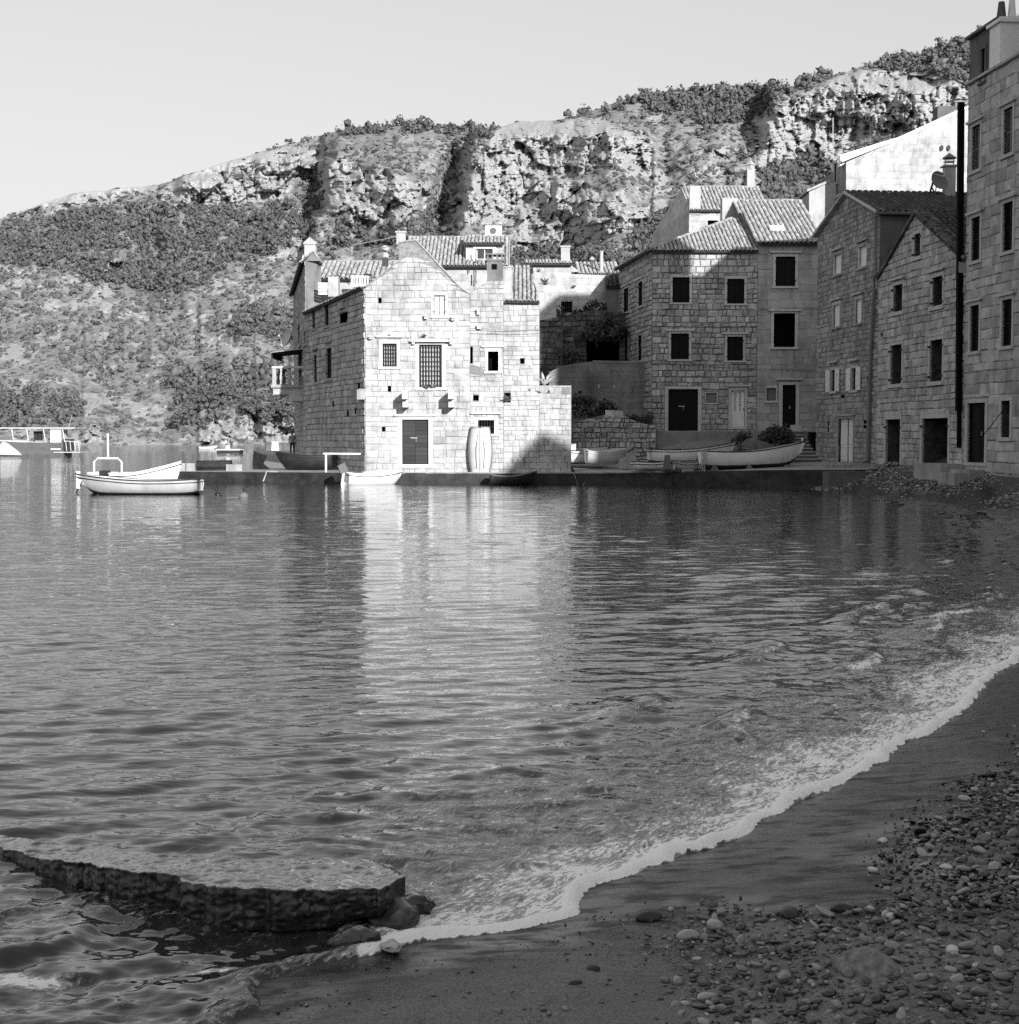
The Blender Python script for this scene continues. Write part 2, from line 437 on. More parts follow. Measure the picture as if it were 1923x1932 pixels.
    def fill(s, house, trim):
        """surround, sill, hood and what closes each opening"""
        for o in s.ops:
            a, b, c, d = o['r']; k = o.get('kind', 'dark'); isdoor = 'door' in k
            tr = M[o.get('trim', trim)]; root = o['recess']; fw = o.get('fw', .13)
            if o.get('frame', True):
                mb = MB(); pr = o.get('proud', .05); lh = o.get('lintelh', .16); sh = o.get('sillh', .12)
                s.mbox(mb, a - fw, b, a, d, -.06, pr); s.mbox(mb, c, b, c + fw, d, -.06, pr)
                s.mbox(mb, a - fw, d, c + fw, d + lh, -.06, pr + .004)
                mb.build('surround', tr, root)
                ms = MB(); s.mbox(ms, a - fw - (.05 if not isdoor else 0), b - sh, c + fw + (.05 if not isdoor else 0), b, -.06, pr + (.06 if not isdoor else .02)); ms.build('sill', tr, root)
            if o.get('hood'):
                hw, hz = o.get('hoodw', .18), d + o.get('hoodz', .22)
                mb = MB(); s.slab(mb, [(a - fw - hw, hz + .10), (c + fw + hw, hz + .10), (c + fw + hw, hz + .04), (c + fw + hw - .05, hz), (a - fw - hw + .05, hz), (a - fw - hw, hz + .04)], 0.0, o.get('hoodd', .16))
                mb.build('hood', tr, root)
            if k == 'shutter':
                cl = o.get('mat', 'wood_dark'); m = (a + c) / 2; off = o.get('set', -.10)
                for x0, x1 in ((a + .01, m - .008), (m + .008, c - .01)):
                    mb = MB(); n = max(2, int((x1 - x0) / .13)); w = (x1 - x0) / n
                    for i in range(n): s.mbox(mb, x0 + i * w + .004, b + .02, x0 + (i + 1) * w - .004, d - .02, off - .03, off + random.uniform(0, .006))
                    for zz in (b + (d - b) * .18, b + (d - b) * .82): s.mbox(mb, x0 + .01, zz - .04, x1 - .01, zz + .04, off, off + .025)
                    sh = mb.build('shutter', M[cl], root)
                    mh = MB(); 
                    for zz in (b + (d - b) * .18, b + (d - b) * .82):
                        e = a - .05 if x0 < m - .1 and x0 < a + .05 else c - .01
                        s.mbox(mh, e, zz - .025, e + .06, zz + .025, off + .02, .08)
                    mh.build('hinge', M['iron'], sh)
            elif k == 'louvre':
                cl = o.get('mat', 'wood_mid'); m = (a + c) / 2; off = -.08
                for x0, x1 in ((a + .01, m - .006), (m + .006, c - .01)):
                    mb = MB(); fwid = .05
                    s.mbox(mb, x0, b + .02, x0 + fwid, d - .02, off - .04, off); s.mbox(mb, x1 - fwid, b + .02, x1, d - .02, off - .04, off)
                    for zz in (b + .02, (b + d) / 2 - .03, d - .08): s.mbox(mb, x0 + fwid, zz, x1 - fwid, zz + .06, off - .04, off - .002)
                    sh = mb.build('shutter', M[cl], root)
                    ml = MB(); z = b + .1
                    while z < d - .1:
                        cc = s.pt((x0 + x1) / 2, z, off - .02)
                        ml.obox(cc, s.d * ((x1 - x0) / 2 - fwid), s.n * .022 + Vector((0, 0, -.018)), Vector((0, 0, .005)) + s.n * .004); z += .065
                    ml.build('slats', M[cl], sh)
            elif k == 'blind':
                mb = MB(); s.mbox(mb, a + .04, b + .04, c - .04, d - .04, -.10, -.07); mb.build('blind', M['blind'], root)
                mb = MB(); s.mbox(mb, a, b, a + .04, d, -.12, -.05); s.mbox(mb, c - .04, b, c, d, -.12, -.05); s.mbox(mb, a + .04, d - .04, c - .04, d, -.12, -.05); s.mbox(mb, a + .04, b, c - .04, b + .04, -.12, -.05); mb.build('window_frame', M['white_paint'], root)
            elif k == 'sash':
                mb = MB(); m = (a + c) / 2; t = .05
                for x0, x1 in ((a, a + t), (m - t / 2, m + t / 2), (c - t, c)): s.mbox(mb, x0, b, x1, d, -.16, -.11)
                for zz in (b, b + (d - b) * .36, d - t): s.mbox(mb, a + t, zz, m - t / 2, zz + t, -.16, -.112); s.mbox(mb, m + t / 2, zz, c - t, zz + t, -.16, -.112)
                mb.build('window_frame', M[o.get('mat', 'white_paint')], root)
                for x0, x1 in ((a + t, m - t / 2), (m + t / 2, c - t)):
                    mg = MB(); s.mbox(mg, x0, b + t, x1, d - t, -.145, -.135); mg.build('pane', M['glass'], root)
                if o.get('open_shutters'):
                    w = (c - a) * .85
                    for sx, x0 in ((-1, a - fw * .3 - w), (1, c + fw * .3)):
                        mb = MB(); s.mbox(mb, x0, b - .03, x0 + w, d + .03, .075, .11)
                        for zz in (b + .2, d - .25): s.mbox(mb, x0 + .04, zz, x0 + w - .04, zz + .06, .11, .125)
                        mb.build('shutter', M['white_paint'], root)
            elif k == 'bars':
                nv, nh = o.get('nv', 6), o.get('nh', 5)
                for i in range(nv):
                    u = a + (c - a) * (i + .5) / nv; mb = MB(); mb.tube([s.pt(u, b, -.04), s.pt(u, d, -.04)], .026, 5); mb.build('bar', M['iron'], root)
                for i in range(nh):
                    z = b + (d - b) * (i + .5) / nh; mb = MB(); mb.tube([s.pt(a, z, -.04), s.pt(c, z, -.04)], .018, 5); mb.build('bar', M['iron'], root)
                if o.get('back'):
                    mb = MB(); n = max(2, int((c - a) / .16)); w = (c - a) / n
                    for i in range(n): s.mbox(mb, a + i * w + .004, b + .01, a + (i + 1) * w - .004, d - .01, -.2, -.17 + random.uniform(0, .006))
                    mb.build('shutter', M[o['back']], root)
            elif k == 'plank_door':
                cl = M[o.get('mat', 'wood_dark')]; off = o.get('set', -.12); m = a + (c - a) * o.get('split', .5)
                for x0, x1 in ((a + .01, m - .006), (m + .006, c - .01)):
                    mb = MB(); z = b + .02
                    while z < d - .03:
                        h = min(random.uniform(.17, .24), d - .02 - z); s.mbox(mb, x0, z + .004, x1, z + h - .004, off - .04, off + random.uniform(0, .012)); z += h
                    lf = mb.build('door_leaf', cl, root)
                mh = MB(); s.mbox(mh, m - .25, b + (d - b) * .58, m + .1, b + (d - b) * .58 + .04, off + .012, off + .04); mh.tube([s.pt(m + .03, b + (d - b) * .5, off + .02), s.pt(m + .03, b + (d - b) * .6, off + .05)], .015, 5)
                mh.build('latch', M['steel'], root)
            elif k == 'panel_door':
                cl = M[o.get('mat', 'wood_dark')]; off = o.get('set', -.12); m = a + (c - a) * o.get('split', .5); gap = o.get('gap', .006)
                for x0, x1 in ((a + .01, m - gap), (m + gap, c - .01)):
                    mb = MB(); s.mbox(mb, x0, b + .01, x1, d - .01, off - .04, off); w = x1 - x0; t = min(.09, w * .2)
                    for z0, z1 in ((b + .12, b + (d - b) * .36), (b + (d - b) * .42, d - .14)):
                        for e0, e1, f0, f1 in ((x0 + t, x1 - t, z0, z0 + .03), (x0 + t, x1 - t, z1 - .03, z1), (x0 + t, x0 + t + .03, z0 + .03, z1 - .03), (x1 - t - .03, x1 - t, z0 + .03, z1 - .03)):
                            s.mbox(mb, e0, f0, e1, f1, off, off + .02)
                    mb.build('door_leaf', cl, root)
                mh = MB(); s.mbox(mh, m + .04, b + (d - b) * .45, m + .08, b + (d - b) * .45 + .16, off + .005, off + .05); mh.build('handle', M['steel'], root)
            elif k == 'glass_door':
                cl = M['white_paint']; off = -.1; t = .08; zt = b + (d - b) * .42; mb = MB()
                s.mbox(mb, a, b, a + t, d, off - .04, off); s.mbox(mb, c - t, b, c, d, off - .04, off); s.mbox(mb, a + t, d - t, c - t, d, off - .04, off - .002)
                s.mbox(mb, a + t, b, c - t, zt, off - .04, off - .003)
                for i in (1, 2): u = a + (c - a) * i / 3; s.mbox(mb, u - .025, zt, u + .025, d - t, off - .04, off - .004)
                s.mbox(mb, a + .16, b + .15, c - .16, zt - .15, off - .003, off + .012)
                mb.build('door_leaf', cl, root)
                for i in range(3):
                    u0 = a + (c - a) * i / 3 + .06; u1 = a + (c - a) * (i + 1) / 3 - .05; mg = MB(); s.mbox(mg, u0, zt, u1, d - t, off - .03, off - .025); mg.build('pane', M['blind'], root)
                mh = MB(); s.mbox(mh, c - .07, b + (d - b) * .45, c - .03, b + (d - b) * .45 + .14, off + .002, off + .05); mh.build('handle', M['iron'], root)
            elif k == 'grille':
                mb = MB(); u = (a + c) / 2; z = (b + d) / 2
                mb.tube([s.pt(u, b, -.03), s.pt(u, d, -.03)], .02, 5); mb.tube([s.pt(a, z, -.03), s.pt(c, z, -.03)], .02, 5); mb.build('bar', M['white_paint'], root)
    def make(s, house, name, outline, wall_mat, trim, top, u0, u1, z0, **kw):
        w = s.skin(house, name, outline, wall_mat); s.reveals(house)
        if kw.get('mat') is not None: s.stones(house, w, top, u0, u1, z0, **kw)
        s.fill(house, trim); return w

def body(house, name, P, mat, closed=True):
    """closed shell round a house: list of plan points with their own floor and top, front left open by leaving out the first side"""
    # P: list of (x, y, z_low, z_top) going round; side i joins i and i+1
    mb = MB(); n = len(P)
    for i in range(1, n if closed else n - 1):
        a, b = P[i], P[(i + 1) % n]
        mb.add([(a[0], a[1], a[2]), (b[0], b[1], b[2]), (b[0], b[1], b[3]), (a[0], a[1], a[3])], [(0, 1, 2, 3)])
    return mb.build(name, mat, house)

def tile_template(n=6):
    V = []; Fc = []
    for e, (y, w, lift) in enumerate(((0, .43, .05), (1, .35, 0.0))):
        for k in range(n + 1):
            a = math.pi * k / n; V.append((-w * math.cos(a), y, 1.0 * w * math.sin(a) + lift))
    for k in range(n): Fc.append((k, k + 1, n + 2 + k, n + 1 + k))
    # lower edge thickness
    m = len(V)
    for k in range(n + 1):
        a = math.pi * k / n; V.append((-.33 * math.cos(a), 0, .33 * math.sin(a) + .02))
    for k in range(n): Fc.append((k + 1, k, m + k, m + k + 1))
    return V, Fc
TILE = tile_template()
_tile_mesh = {}
def tile_mesh(mat):
    if mat.name not in _tile_mesh: _tile_mesh[mat.name] = mesh_np('tile', TILE[0], TILE[1], mat, True)
    return _tile_mesh[mat.name]
TBUD = {}
def roof(house, pts, mat, pitch=.21, tl=.38, name='roof', under=.10, seed=1, cap=300, eave=.12):
    """tiled roof plane; pts = 3-D polygon whose first edge (pts[0]->pts[1]) is the eave, left to right seen from outside"""
    rnd = random.Random(seed); P = [Vector(p) for p in pts]
    e = (P[1] - P[0]).normalized(); nrm = e.cross(P[2] - P[0]).normalized()
    if nrm.z < 0: nrm = -nrm
    up = nrm.cross(e).normalized()
    if up.z < 0: up = -up
    Q = [((p - P[0]).dot(e), (p - P[0]).dot(up)) for p in P]
    Q[0] = (Q[0][0], -eave); Q[1] = (Q[1][0], -eave)
    mb = MB(); mb.prism([P[0] + e * a + up * b for a, b in Q], -nrm * under)
    rp = mb.build(name, M['underlay'], house)
    a0, a1 = min(a for a, _ in Q), max(a for a, _ in Q)
    n = max(1, int(round((a1 - a0) / pitch))); w = (a1 - a0) / n
    T = []
    for i in range(n):
        a = a0 + (i + .5) * w; ys = []
        for (x1, y1), (x2, y2) in zip(Q, Q[1:] + Q[:1]):
            if (x1 - a) * (x2 - a) < 0: ys.append(y1 + (y2 - y1) * (a - x1) / (x2 - x1))
        if len(ys) < 2: continue
        b0, b1 = min(ys), max(ys); b = b0 - .04
        b += rnd.uniform(-.02, .02)
        while b < b1 - .06:
            l = min(tl, b1 - b + .02)
            T.append((a + rnd.uniform(-.012, .012), b, l * 1.12, rnd.uniform(-.05, .05), rnd.uniform(.92, 1.06))); b += tl
    ns = min(TBUD.get(house.name, 300), len(T), cap); TBUD[house.name] = TBUD.get(house.name, 300) - ns
    T.sort(key=lambda t: t[1])
    V = []; Fc = []
    for q, (a, b, l, tw, sc) in enumerate(T):
        o = P[0] + e * a + up * b + nrm * .006
        ee = (e * math.cos(tw) + up * math.sin(tw)); uu = nrm.cross(ee)
        if q < ns:
            ob = link('tile', tile_mesh(mat), rp, o)
            ob.rotation_euler = Matrix((ee, uu, nrm)).transposed().to_euler(); ob.scale = (w * sc, l, w * 1.05)
        else:
            n0 = len(V)
            V += [o + ee * (x * w * sc) + uu * (y * l) + nrm * (z * w * 1.05) for x, y, z in TILE[0]]; Fc += [tuple(i + n0 for i in f) for f in TILE[1]]
    if V: tag(part('tiling', V, Fc, mat, rp, True), kind='stuff')
    return rp
def ridge(house, A, B, mat, r=.13, rp=None, step=.4):
    A, B = Vector(A), Vector(B); L = (B - A).length; n = max(1, int(L / step)); d = (B - A).normalized()
    side = d.cross(Vector((0, 0, 1))).normalized(); up = side.cross(d)
    V = []; Fc = []
    for i in range(n):
        o = A + d * (L * i / n); l = L / n * 1.1; n0 = len(V); j = random.uniform(-.02, .02)
        V += [o + side * (x * r * 2) + d * (y * l) + up * (z * r * 2 + j) for x, y, z in TILE[0]]; Fc += [tuple(k + n0 for k in f) for f in TILE[1]]
    return tag(part('ridge_tiles', V, Fc, mat, house, True), kind='stuff')
# ================================================================= SETTING: shore, water, quay, hill
SHORE_PX = [(1535, 922.6), (1608, 929), (1716.6, 940), (1825, 949.7), (1923, 963)]
SHORE_PX2 = [(1915, 1250), (1848, 1296), (1842, 1325), (1800, 1352), (1700, 1412), (1570, 1482), (1500, 1515), (1430, 1545), (1400, 1572), (1330, 1606), (1180, 1650), (1120, 1668), (1088, 1690),
             (1078, 1722), (1000, 1748), (900, 1766), (800, 1778), (700, 1800), (560, 1822), (490, 1850), (485, 1880), (455, 1910), (425, 1940)]
SHORE = [(17.6, 73.0)] + [tuple(atZ(x, y, 0)[:2]) for x, y in SHORE_PX] + [(14.8, 38.5), (12.0, 29.5), (8.6, 21.5), (6.6, 17.6)] + [tuple(atZ(x, y, 0.0)[:2]) for x, y in SHORE_PX2] + [(-1.9, 4.4), (-3.6, 2.4), (-8, -2), (-20, -12), (-60, -45)]
def shore_d(X, Y):
    d, s = poly_dist(X, Y, SHORE); return d * np.where(s >= 0, 1, -1)
def beach_z(X, Y, d=None):
    d = shore_d(X, Y) if d is None else d
    sl = .085 + .30 * smooth(24, 42, Y)
    land = np.where(d < 6, sl * d, sl * 6 + (d - 6) * .04)
    sea = np.maximum(d * .11, -1.6)
    return np.where(d >= 0, land, sea)

# ---------------------------------------------------------------- beach
def axis(a, lo, hi, b, s):
    xs = list(np.arange(lo, hi, s)); x, st = hi, s
    while x < b: xs.append(x); st *= 1.12; x += st
    xs.append(b); pre = []; x, st = lo, s
    while x > a: st *= 1.12; x -= st; pre.append(max(x, a))
    return np.array(pre[::-1] + xs)
gx = axis(-60, -3.5, 7.0, 60, .07); gy = axis(-45, 4.0, 15.5, 76, .07)
X, Y = np.meshgrid(gx, gy)
dB = shore_d(X, Y)
Z = beach_z(X, Y, dB)
near = smooth(.25, 1.0, dB)
Z = Z + near * (.018 * fbm(X * 1.3, Y * 1.3, oct=4, seed=3) + .010 * fbm(X * 6, Y * 6, oct=3, seed=5)) + .004 * fbm(X * 2.2, Y * 5, oct=3, seed=6)
pebpoly = [(1923, 1440), (1850, 1500), (1790, 1520), (1700, 1545), (1690, 1580), (1665, 1610), (1700, 1650), (1720, 1690), (1640, 1712), (1540, 1722), (1350, 1728), (1220, 1725), (1260, 1790), (1255, 1850), (1280, 1932), (1300, 2100), (3200, 2100), (3200, 1150), (2300, 1180), (1990, 1240), (1960, 1380)]
def pix_of(X, Y, Z):
    c, s = math.cos(PITCH), math.sin(PITCH); dz = Z - EYE
    f = Y * c - dz * s; v = Y * s + dz * c
    f = np.where(f < .05, .05, f)
    return CX + F * X / f, CY - F * v / f
m, nt, b = new_mat('wet_sand')
at = N(nt, 'Attribute', attribute_name='wet')
n1 = noise_n(nt, 2.2, 6, .6, wpos(nt)); n2 = noise_n(nt, 90, 4, .7, wpos(nt))
val = math_n(nt, 'ADD', math_n(nt, 'MULTIPLY', n1, .06), math_n(nt, 'MULTIPLY', maprange(nt, n2, .35, .7, 0, 1), .09))
dry = math_n(nt, 'ADD', math_n(nt, 'MULTIPLY', val, 1.9), .02)
wetc = math_n(nt, 'ADD', math_n(nt, 'MULTIPLY', val, .16), .004)
mixn = N(nt, 'Mix', data_type='FLOAT'); nt.links.new(at.outputs['Fac'], mixn.inputs[0]); nt.links.new(dry, mixn.inputs[2]); nt.links.new(wetc, mixn.inputs[3])
nt.links.new(mixn.outputs[0], b.inputs['Base Color'])
streak = noise_n(nt, 3.0, 6, .68, wpos(nt, (1.3, 3.6, 1)))
rgh = math_n(nt, 'ADD', maprange(nt, at.outputs['Fac'], 0, 1, .8, .07), math_n(nt, 'MULTIPLY', maprange(nt, math_n(nt, 'ADD', math_n(nt, 'MULTIPLY', streak, .6), math_n(nt, 'MULTIPLY', n1, .4)), .42, .56, 1, 0), math_n(nt, 'ADD', .25, math_n(nt, 'MULTIPLY', n2, .5))), True)
nt.links.new(rgh, b.inputs['Roughness']); b.inputs['Specular IOR Level'].default_value = .38
bn = N(nt, 'Bump'); bn.inputs['Strength'].default_value = .55; bn.inputs['Distance'].default_value = .006
grain = math_n(nt, 'ADD', math_n(nt, 'MULTIPLY', noise_n(nt, 120, 3, .7, wpos(nt)), maprange(nt, at.outputs['Fac'], 0, 1, 1.4, .22)), math_n(nt, 'MULTIPLY', streak, .35))
nt.links.new(grain, bn.inputs['Height']); nt.links.new(bn.outputs[0], b.inputs['Normal'])
M['sand'] = m
ny, nx = X.shape
idx = np.arange(ny * nx).reshape(ny, nx)
Fq = np.stack([idx[:-1, :-1], idx[:-1, 1:], idx[1:, 1:], idx[1:, :-1]], -1).reshape(-1, 4)
me = big_mesh('beach', np.stack([X, Y, Z], -1).reshape(-1, 3), Fq, M['sand'], True)
px_, py_ = pix_of(X, Y, Z)
wet = 1 - smooth(1715, 1760, py_ + 14 * fbm(X * 2, Y * 2, oct=3, seed=9)) * smooth(.25, .6, dB)
wet = np.where(Y < 5.2, .15, wet) * (1 - smooth(2.6, 3.6, dB + .6 * fbm(X * .9, Y * .9, oct=3, seed=12)))
wet = np.maximum(wet, 1 - smooth(.1, .45, dB + .15 * fbm(X * 2, Y * 2, oct=2, seed=19)))
at = me.attributes.new('wet', 'FLOAT', 'POINT'); at.data.foreach_set('value', wet.astype(np.float32).ravel())
tag(link('beach', me, None, (0, 0, 0)), kind='structure')

# ---------------------------------------------------------------- water
m, nt, b = new_mat('sea_water')
pos = wpos(nt)
at = N(nt, 'Attribute', attribute_name='foam')
mp0 = N(nt, 'Mapping'); mp0.inputs['Rotation'].default_value = (0, 0, R(-58)); nt.links.new(pos, mp0.inputs['Vector'])
mp = N(nt, 'Mapping'); mp.inputs['Scale'].default_value = (.62, 1.45, 1); nt.links.new(mp0.outputs[0], mp.inputs['Vector'])
wv = N(nt, 'TexNoise'); wv.inputs['Scale'].default_value = 1.6; wv.inputs['Detail'].default_value = 3; nt.links.new(mp.outputs[0], wv.inputs['Vector'])
wa = N(nt, 'VectorMath', operation='MULTIPLY_ADD'); nt.links.new(wv.outputs['Color'], wa.inputs[0]); wa.inputs[1].default_value = (.5, .5, .5); nt.links.new(mp.outputs[0], wa.inputs[2])
vo = N(nt, 'TexVoronoi', feature='DISTANCE_TO_EDGE'); vo.inputs['Scale'].default_value = 7.5; nt.links.new(wa.outputs[0], vo.inputs['Vector'])
lace = math_n(nt, 'ADD', math_n(nt, 'MULTIPLY', maprange(nt, noise_n(nt, 17.0, 5, .65, wa.outputs[0]), .3, .7, 0, 1), .5), math_n(nt, 'MULTIPLY', maprange(nt, vo.outputs['Distance'], 0, .4, 1, 0), .26))
nse = noise_n(nt, 5.0, 6, .68, mp.outputs[0])
fine = maprange(nt, noise_n(nt, 26, 4, .65, wa.outputs[0]), .3, .7, 0, 1)
den = math_n(nt, 'ADD', math_n(nt, 'MULTIPLY', fine, .5), math_n(nt, 'ADD', math_n(nt, 'MULTIPLY', maprange(nt, nse, .32, .68, 0, 1), .38), math_n(nt, 'MULTIPLY', lace, .18)))
thr = math_n(nt, 'SUBTRACT', 1.10, math_n(nt, 'MULTIPLY', at.outputs['Fac'], 1.35))
ff = maprange(nt, math_n(nt, 'SUBTRACT', den, thr), -.04, .30, 0, 1)
cmix = N(nt, 'Mix', data_type='FLOAT'); nt.links.new(ff, cmix.inputs[0]); cmix.inputs[2].default_value = .018; cmix.inputs[3].default_value = .93
nt.links.new(cmix.outputs[0], b.inputs['Base Color'])
rm = N(nt, 'Mix', data_type='FLOAT'); nt.links.new(ff, rm.inputs[0]); rm.inputs[2].default_value = .045; rm.inputs[3].default_value = .8
nt.links.new(rm.outputs[0], b.inputs['Roughness']); b.inputs['IOR'].default_value = 1.36; b.inputs['Specular IOR Level'].default_value = .5
nt.links.new(math_n(nt, 'MULTIPLY', math_n(nt, 'SUBTRACT', 1.0, ff), .5), b.inputs['Coat Weight']); b.inputs['Coat Roughness'].default_value = .03; b.inputs['Coat IOR'].default_value = 1.5
b1 = N(nt, 'Bump'); b1.inputs['Strength'].default_value = 1.0; b1.inputs['Distance'].default_value = .022
nt.links.new(math_n(nt, 'ADD', noise_n(nt, 2.4, 3, .5, wpos(nt, (.55, 1.5, 1))), math_n(nt, 'MULTIPLY', noise_n(nt, 7.0, 2, .5, wpos(nt, (.5, 1.4, 1))), .34)), b1.inputs['Height'])
b2 = N(nt, 'Bump'); b2.inputs['Strength'].default_value = .8; b2.inputs['Distance'].default_value = .03
nt.links.new(math_n(nt, 'ADD', math_n(nt, 'MULTIPLY', ff, .8), math_n(nt, 'MULTIPLY', math_n(nt, 'MULTIPLY', nse, ff), 1.2)), b2.inputs['Height']); nt.links.new(b1.outputs[0], b2.inputs['Normal'])
nt.links.new(b2.outputs[0], b.inputs['Normal']); nt.links.new(b1.outputs[0], b.inputs['Coat Normal'])
M['water'] = m
ys = [3.0]
while ys[-1] < 150: ys.append(ys[-1] * 1.0045)
while ys[-1] < 9000: ys.append(ys[-1] * 1.06)
ys = np.array(ys); ss = np.concatenate([np.linspace(-2.6, -.46, 24)[:-1], np.linspace(-.46, .46, 335), np.linspace(.46, 2.0, 18)[1:]])
S, Yw = np.meshgrid(ss, ys); Xw = S * Yw
dW = shore_d(Xw, Yw)
along = Xw * .53 + Yw * .85
cell = Yw * .0045
rng = np.random.RandomState(4)
Zw = np.zeros_like(Xw); warp = 1.6 * fbm(Xw / 3.1, Yw / 3.1, oct=3, seed=40)
patch = .75 + .5 * fbm(Xw / 6.0, Yw / 3.5, oct=2, seed=41)
base_dir = math.atan2(-.95, .22)
for k in range(56):
    lam = .13 * (5.5 ** rng.rand()) if k < 48 else rng.uniform(.8, 1.5); th = base_dir + rng.normal() * .34; kk = 2 * math.pi / lam
    slope = .030 if k < 48 else .010
    fade = smooth(2.4, 4.4, lam / cell)
    Zw += fade * patch * slope / kk * np.sin(kk * (Xw * math.cos(th) + Yw * math.sin(th)) + rng.rand() * 6.28 + warp * (1 + .35 / lam))
deep = smooth(-.1, -3.0, dW)
Zw *= (.35 + .65 * deep)
nm = fbm(along * .9, dW * .8, oct=3, seed=44)
turb = smooth(-4.2, -1.2, dW + .8 * nm) * smooth(.05, -.25, dW)
Zw += turb * (.020 * fbm(Xw * 2.8, Yw * 3.6, oct=4, seed=45, gain=.6) + .022 * fbm(Xw * 6.5, Yw * 8, oct=3, seed=46, gain=.6))
crest_m = smooth(-.15, .35, fbm(along * .55, dW * .2, oct=2, seed=47)) * smooth(5.0, 7.0, Yw)
for dc, hgt, wd in ((-1.35, .05, .12), (-2.4, .06, .17)):
    dd = dW - dc - .35 * nm
    Zw += hgt * (crest_m if dc > -3 else .7) * np.exp(-(dd / np.where(dd > 0, wd * .7, wd * 1.5)) ** 2)
scal = .075 * np.abs(np.sin(math.pi * along / .37 + 3.5 * fbm(along * .8, along * 0 + 3, oct=2, seed=52))) * (.5 + .5 * fbm(along * .7, along * 0, oct=2, seed=53)) + .10 * np.abs(fbm(along * 1.1, np.zeros_like(along), oct=3, seed=48, gain=.6)) + .018 * fbm(Xw * 4, Yw * 4, oct=2, seed=49)
de = dW + scal - .05
lip = .036 * (.75 + .5 * fbm(along * 2.5, along * 0, oct=3, seed=54)) * np.exp(-((de + .05) / .045) ** 2) * smooth(2.0, 3.0, Yw) * (1 - smooth(30, 44, Yw))
Zw += lip + smooth(-.5, -.1, de) * .012
Zw = np.where(de > .0, Zw * np.exp(-np.clip(de, 0, 9) / .03) - np.clip(de, 0, .6) * .25, Zw)
shelf = 1 - smooth(18, 26, Yw)
foam = 1.05 * smooth(-.11, -.05, de) * smooth(.03, .0, de)
foam = np.maximum(foam, .66 * smooth(-2.0, -.1, dW + .5 * nm) * smooth(.02, -.02, de))
foam = np.maximum(foam, .44 * smooth(-3.2, -1.2, dW + .8 * nm))
for dc, wd, am in ((-1.35, .13, .66), (-2.4, .14, .6)):
    foam = np.maximum(foam, am * crest_m * np.exp(-((dW - dc - .35 * nm - .05) / wd) ** 2))
foam = np.maximum(foam, .22 * smooth(-3.6, -2.2, dW + 1.0 * nm)) * shelf
leftw = smooth(-.3, -.9, Xw) * smooth(7.2, 6.4, Yw); foam = foam * (1 - .55 * leftw)
ptch = np.exp(-(((Xw + 2.05) / .30) ** 2 + ((Yw - 6.05) / .10) ** 2)) + .9 * np.exp(-(((Xw + 1.25 + .5 * (Yw - 6.1)) / .33) ** 2 + ((Yw - 6.12 - .05 * np.sin(Xw * 9)) / .05) ** 2)) + np.exp(-(((Xw + 1.0) / .16) ** 2 + ((Yw - 5.55) / .16) ** 2)) + .8 * np.exp(-(((Xw + 1.9) / .25) ** 2 + ((Yw - 5.5) / .06) ** 2))
foam = np.clip(np.maximum(foam, .8 * ptch), 0, 1)
foam = np.where(Yw > 45, 0, foam)
ny, nx = Xw.shape; idx = np.arange(ny * nx).reshape(ny, nx)
Fq = np.stack([idx[:-1, :-1], idx[:-1, 1:], idx[1:, 1:], idx[1:, :-1]], -1).reshape(-1, 4)
keep = (dW[:-1, :-1] < 1.2).ravel() | (Yw[:-1, :-1] > 76).ravel()
me = big_mesh('sea', np.stack([Xw, Yw, Zw], -1).reshape(-1, 3), Fq[keep], M['water'], True)
at = me.attributes.new('foam', 'FLOAT', 'POINT'); at.data.foreach_set('value', foam.astype(np.float32).ravel())
tag(link('sea', me, None, (0, 0, 0)), kind='structure')

# ---------------------------------------------------------------- quay, slipway, terrace ground
def slab_poly(name, top, zb, mat, side_mat=None, jag=0):
    """top: list of (x,y,z) counter-clockwise from above"""
    mb = MB(); P = [Vector(p) for p in top]; n = len(P)
    tri = tessellate_polygon([[Vector((p.x, p.y, 0)) for p in P]])
    Fc = []
    for t in tri:
        a, b_, c = (P[i] for i in t); cr = (b_.x - a.x) * (c.y - a.y) - (b_.y - a.y) * (c.x - a.x); Fc.append(tuple(t) if cr > 0 else (t[0], t[2], t[1]))
    mb.add(P, Fc); o = mb.build(name, mat, None); tag(o, kind='structure')
    ms = MB()
    for i in range(n):
        a, b_ = P[i], P[(i + 1) % n]; L = (b_ - a).length; k = max(1, int(L / .35)); q = 6
        nr = Vector(((b_ - a).y, -(b_ - a).x, 0)).normalized(); V = []; Fs = []
        for s in range(k + 1):
            for r in range(q + 1):
                p = a.lerp(b_, s / k); z = p.z + (zb - p.z) * r / q
                w = jag * (random.uniform(-.5, .6) + .5 * r / q) if (0 < s < k and r > 0) else 0
                V.append((p.x + nr.x * w, p.y + nr.y * w, z))
        for s in range(k):
            for r in range(q): j = s * (q + 1) + r; Fs.append((j, j + 1, j + q + 2, j + q + 1))
        ms.add(V, Fs)
    w = ms.build('quay_face', side_mat or mat, o, True); return o
ZQ = .55
slab_poly('quay', [(-18.5, 75.9, ZQ), (-7.4, 72.9, ZQ), (3.3, 72.8, ZQ), (3.3, 80, ZQ), (-7, 80, ZQ), (-11.6, 90, .7), (-13.5, 106, 1.0), (-14, 125, 1.2), (-22, 125, 1.2), (-17.6, 106, 1.0), (-15.2, 90, .7), (-13.2, 80.5, ZQ), (-18.2, 78.6, ZQ)], -1.0, M['concrete'], M['concrete_dark'], .16)
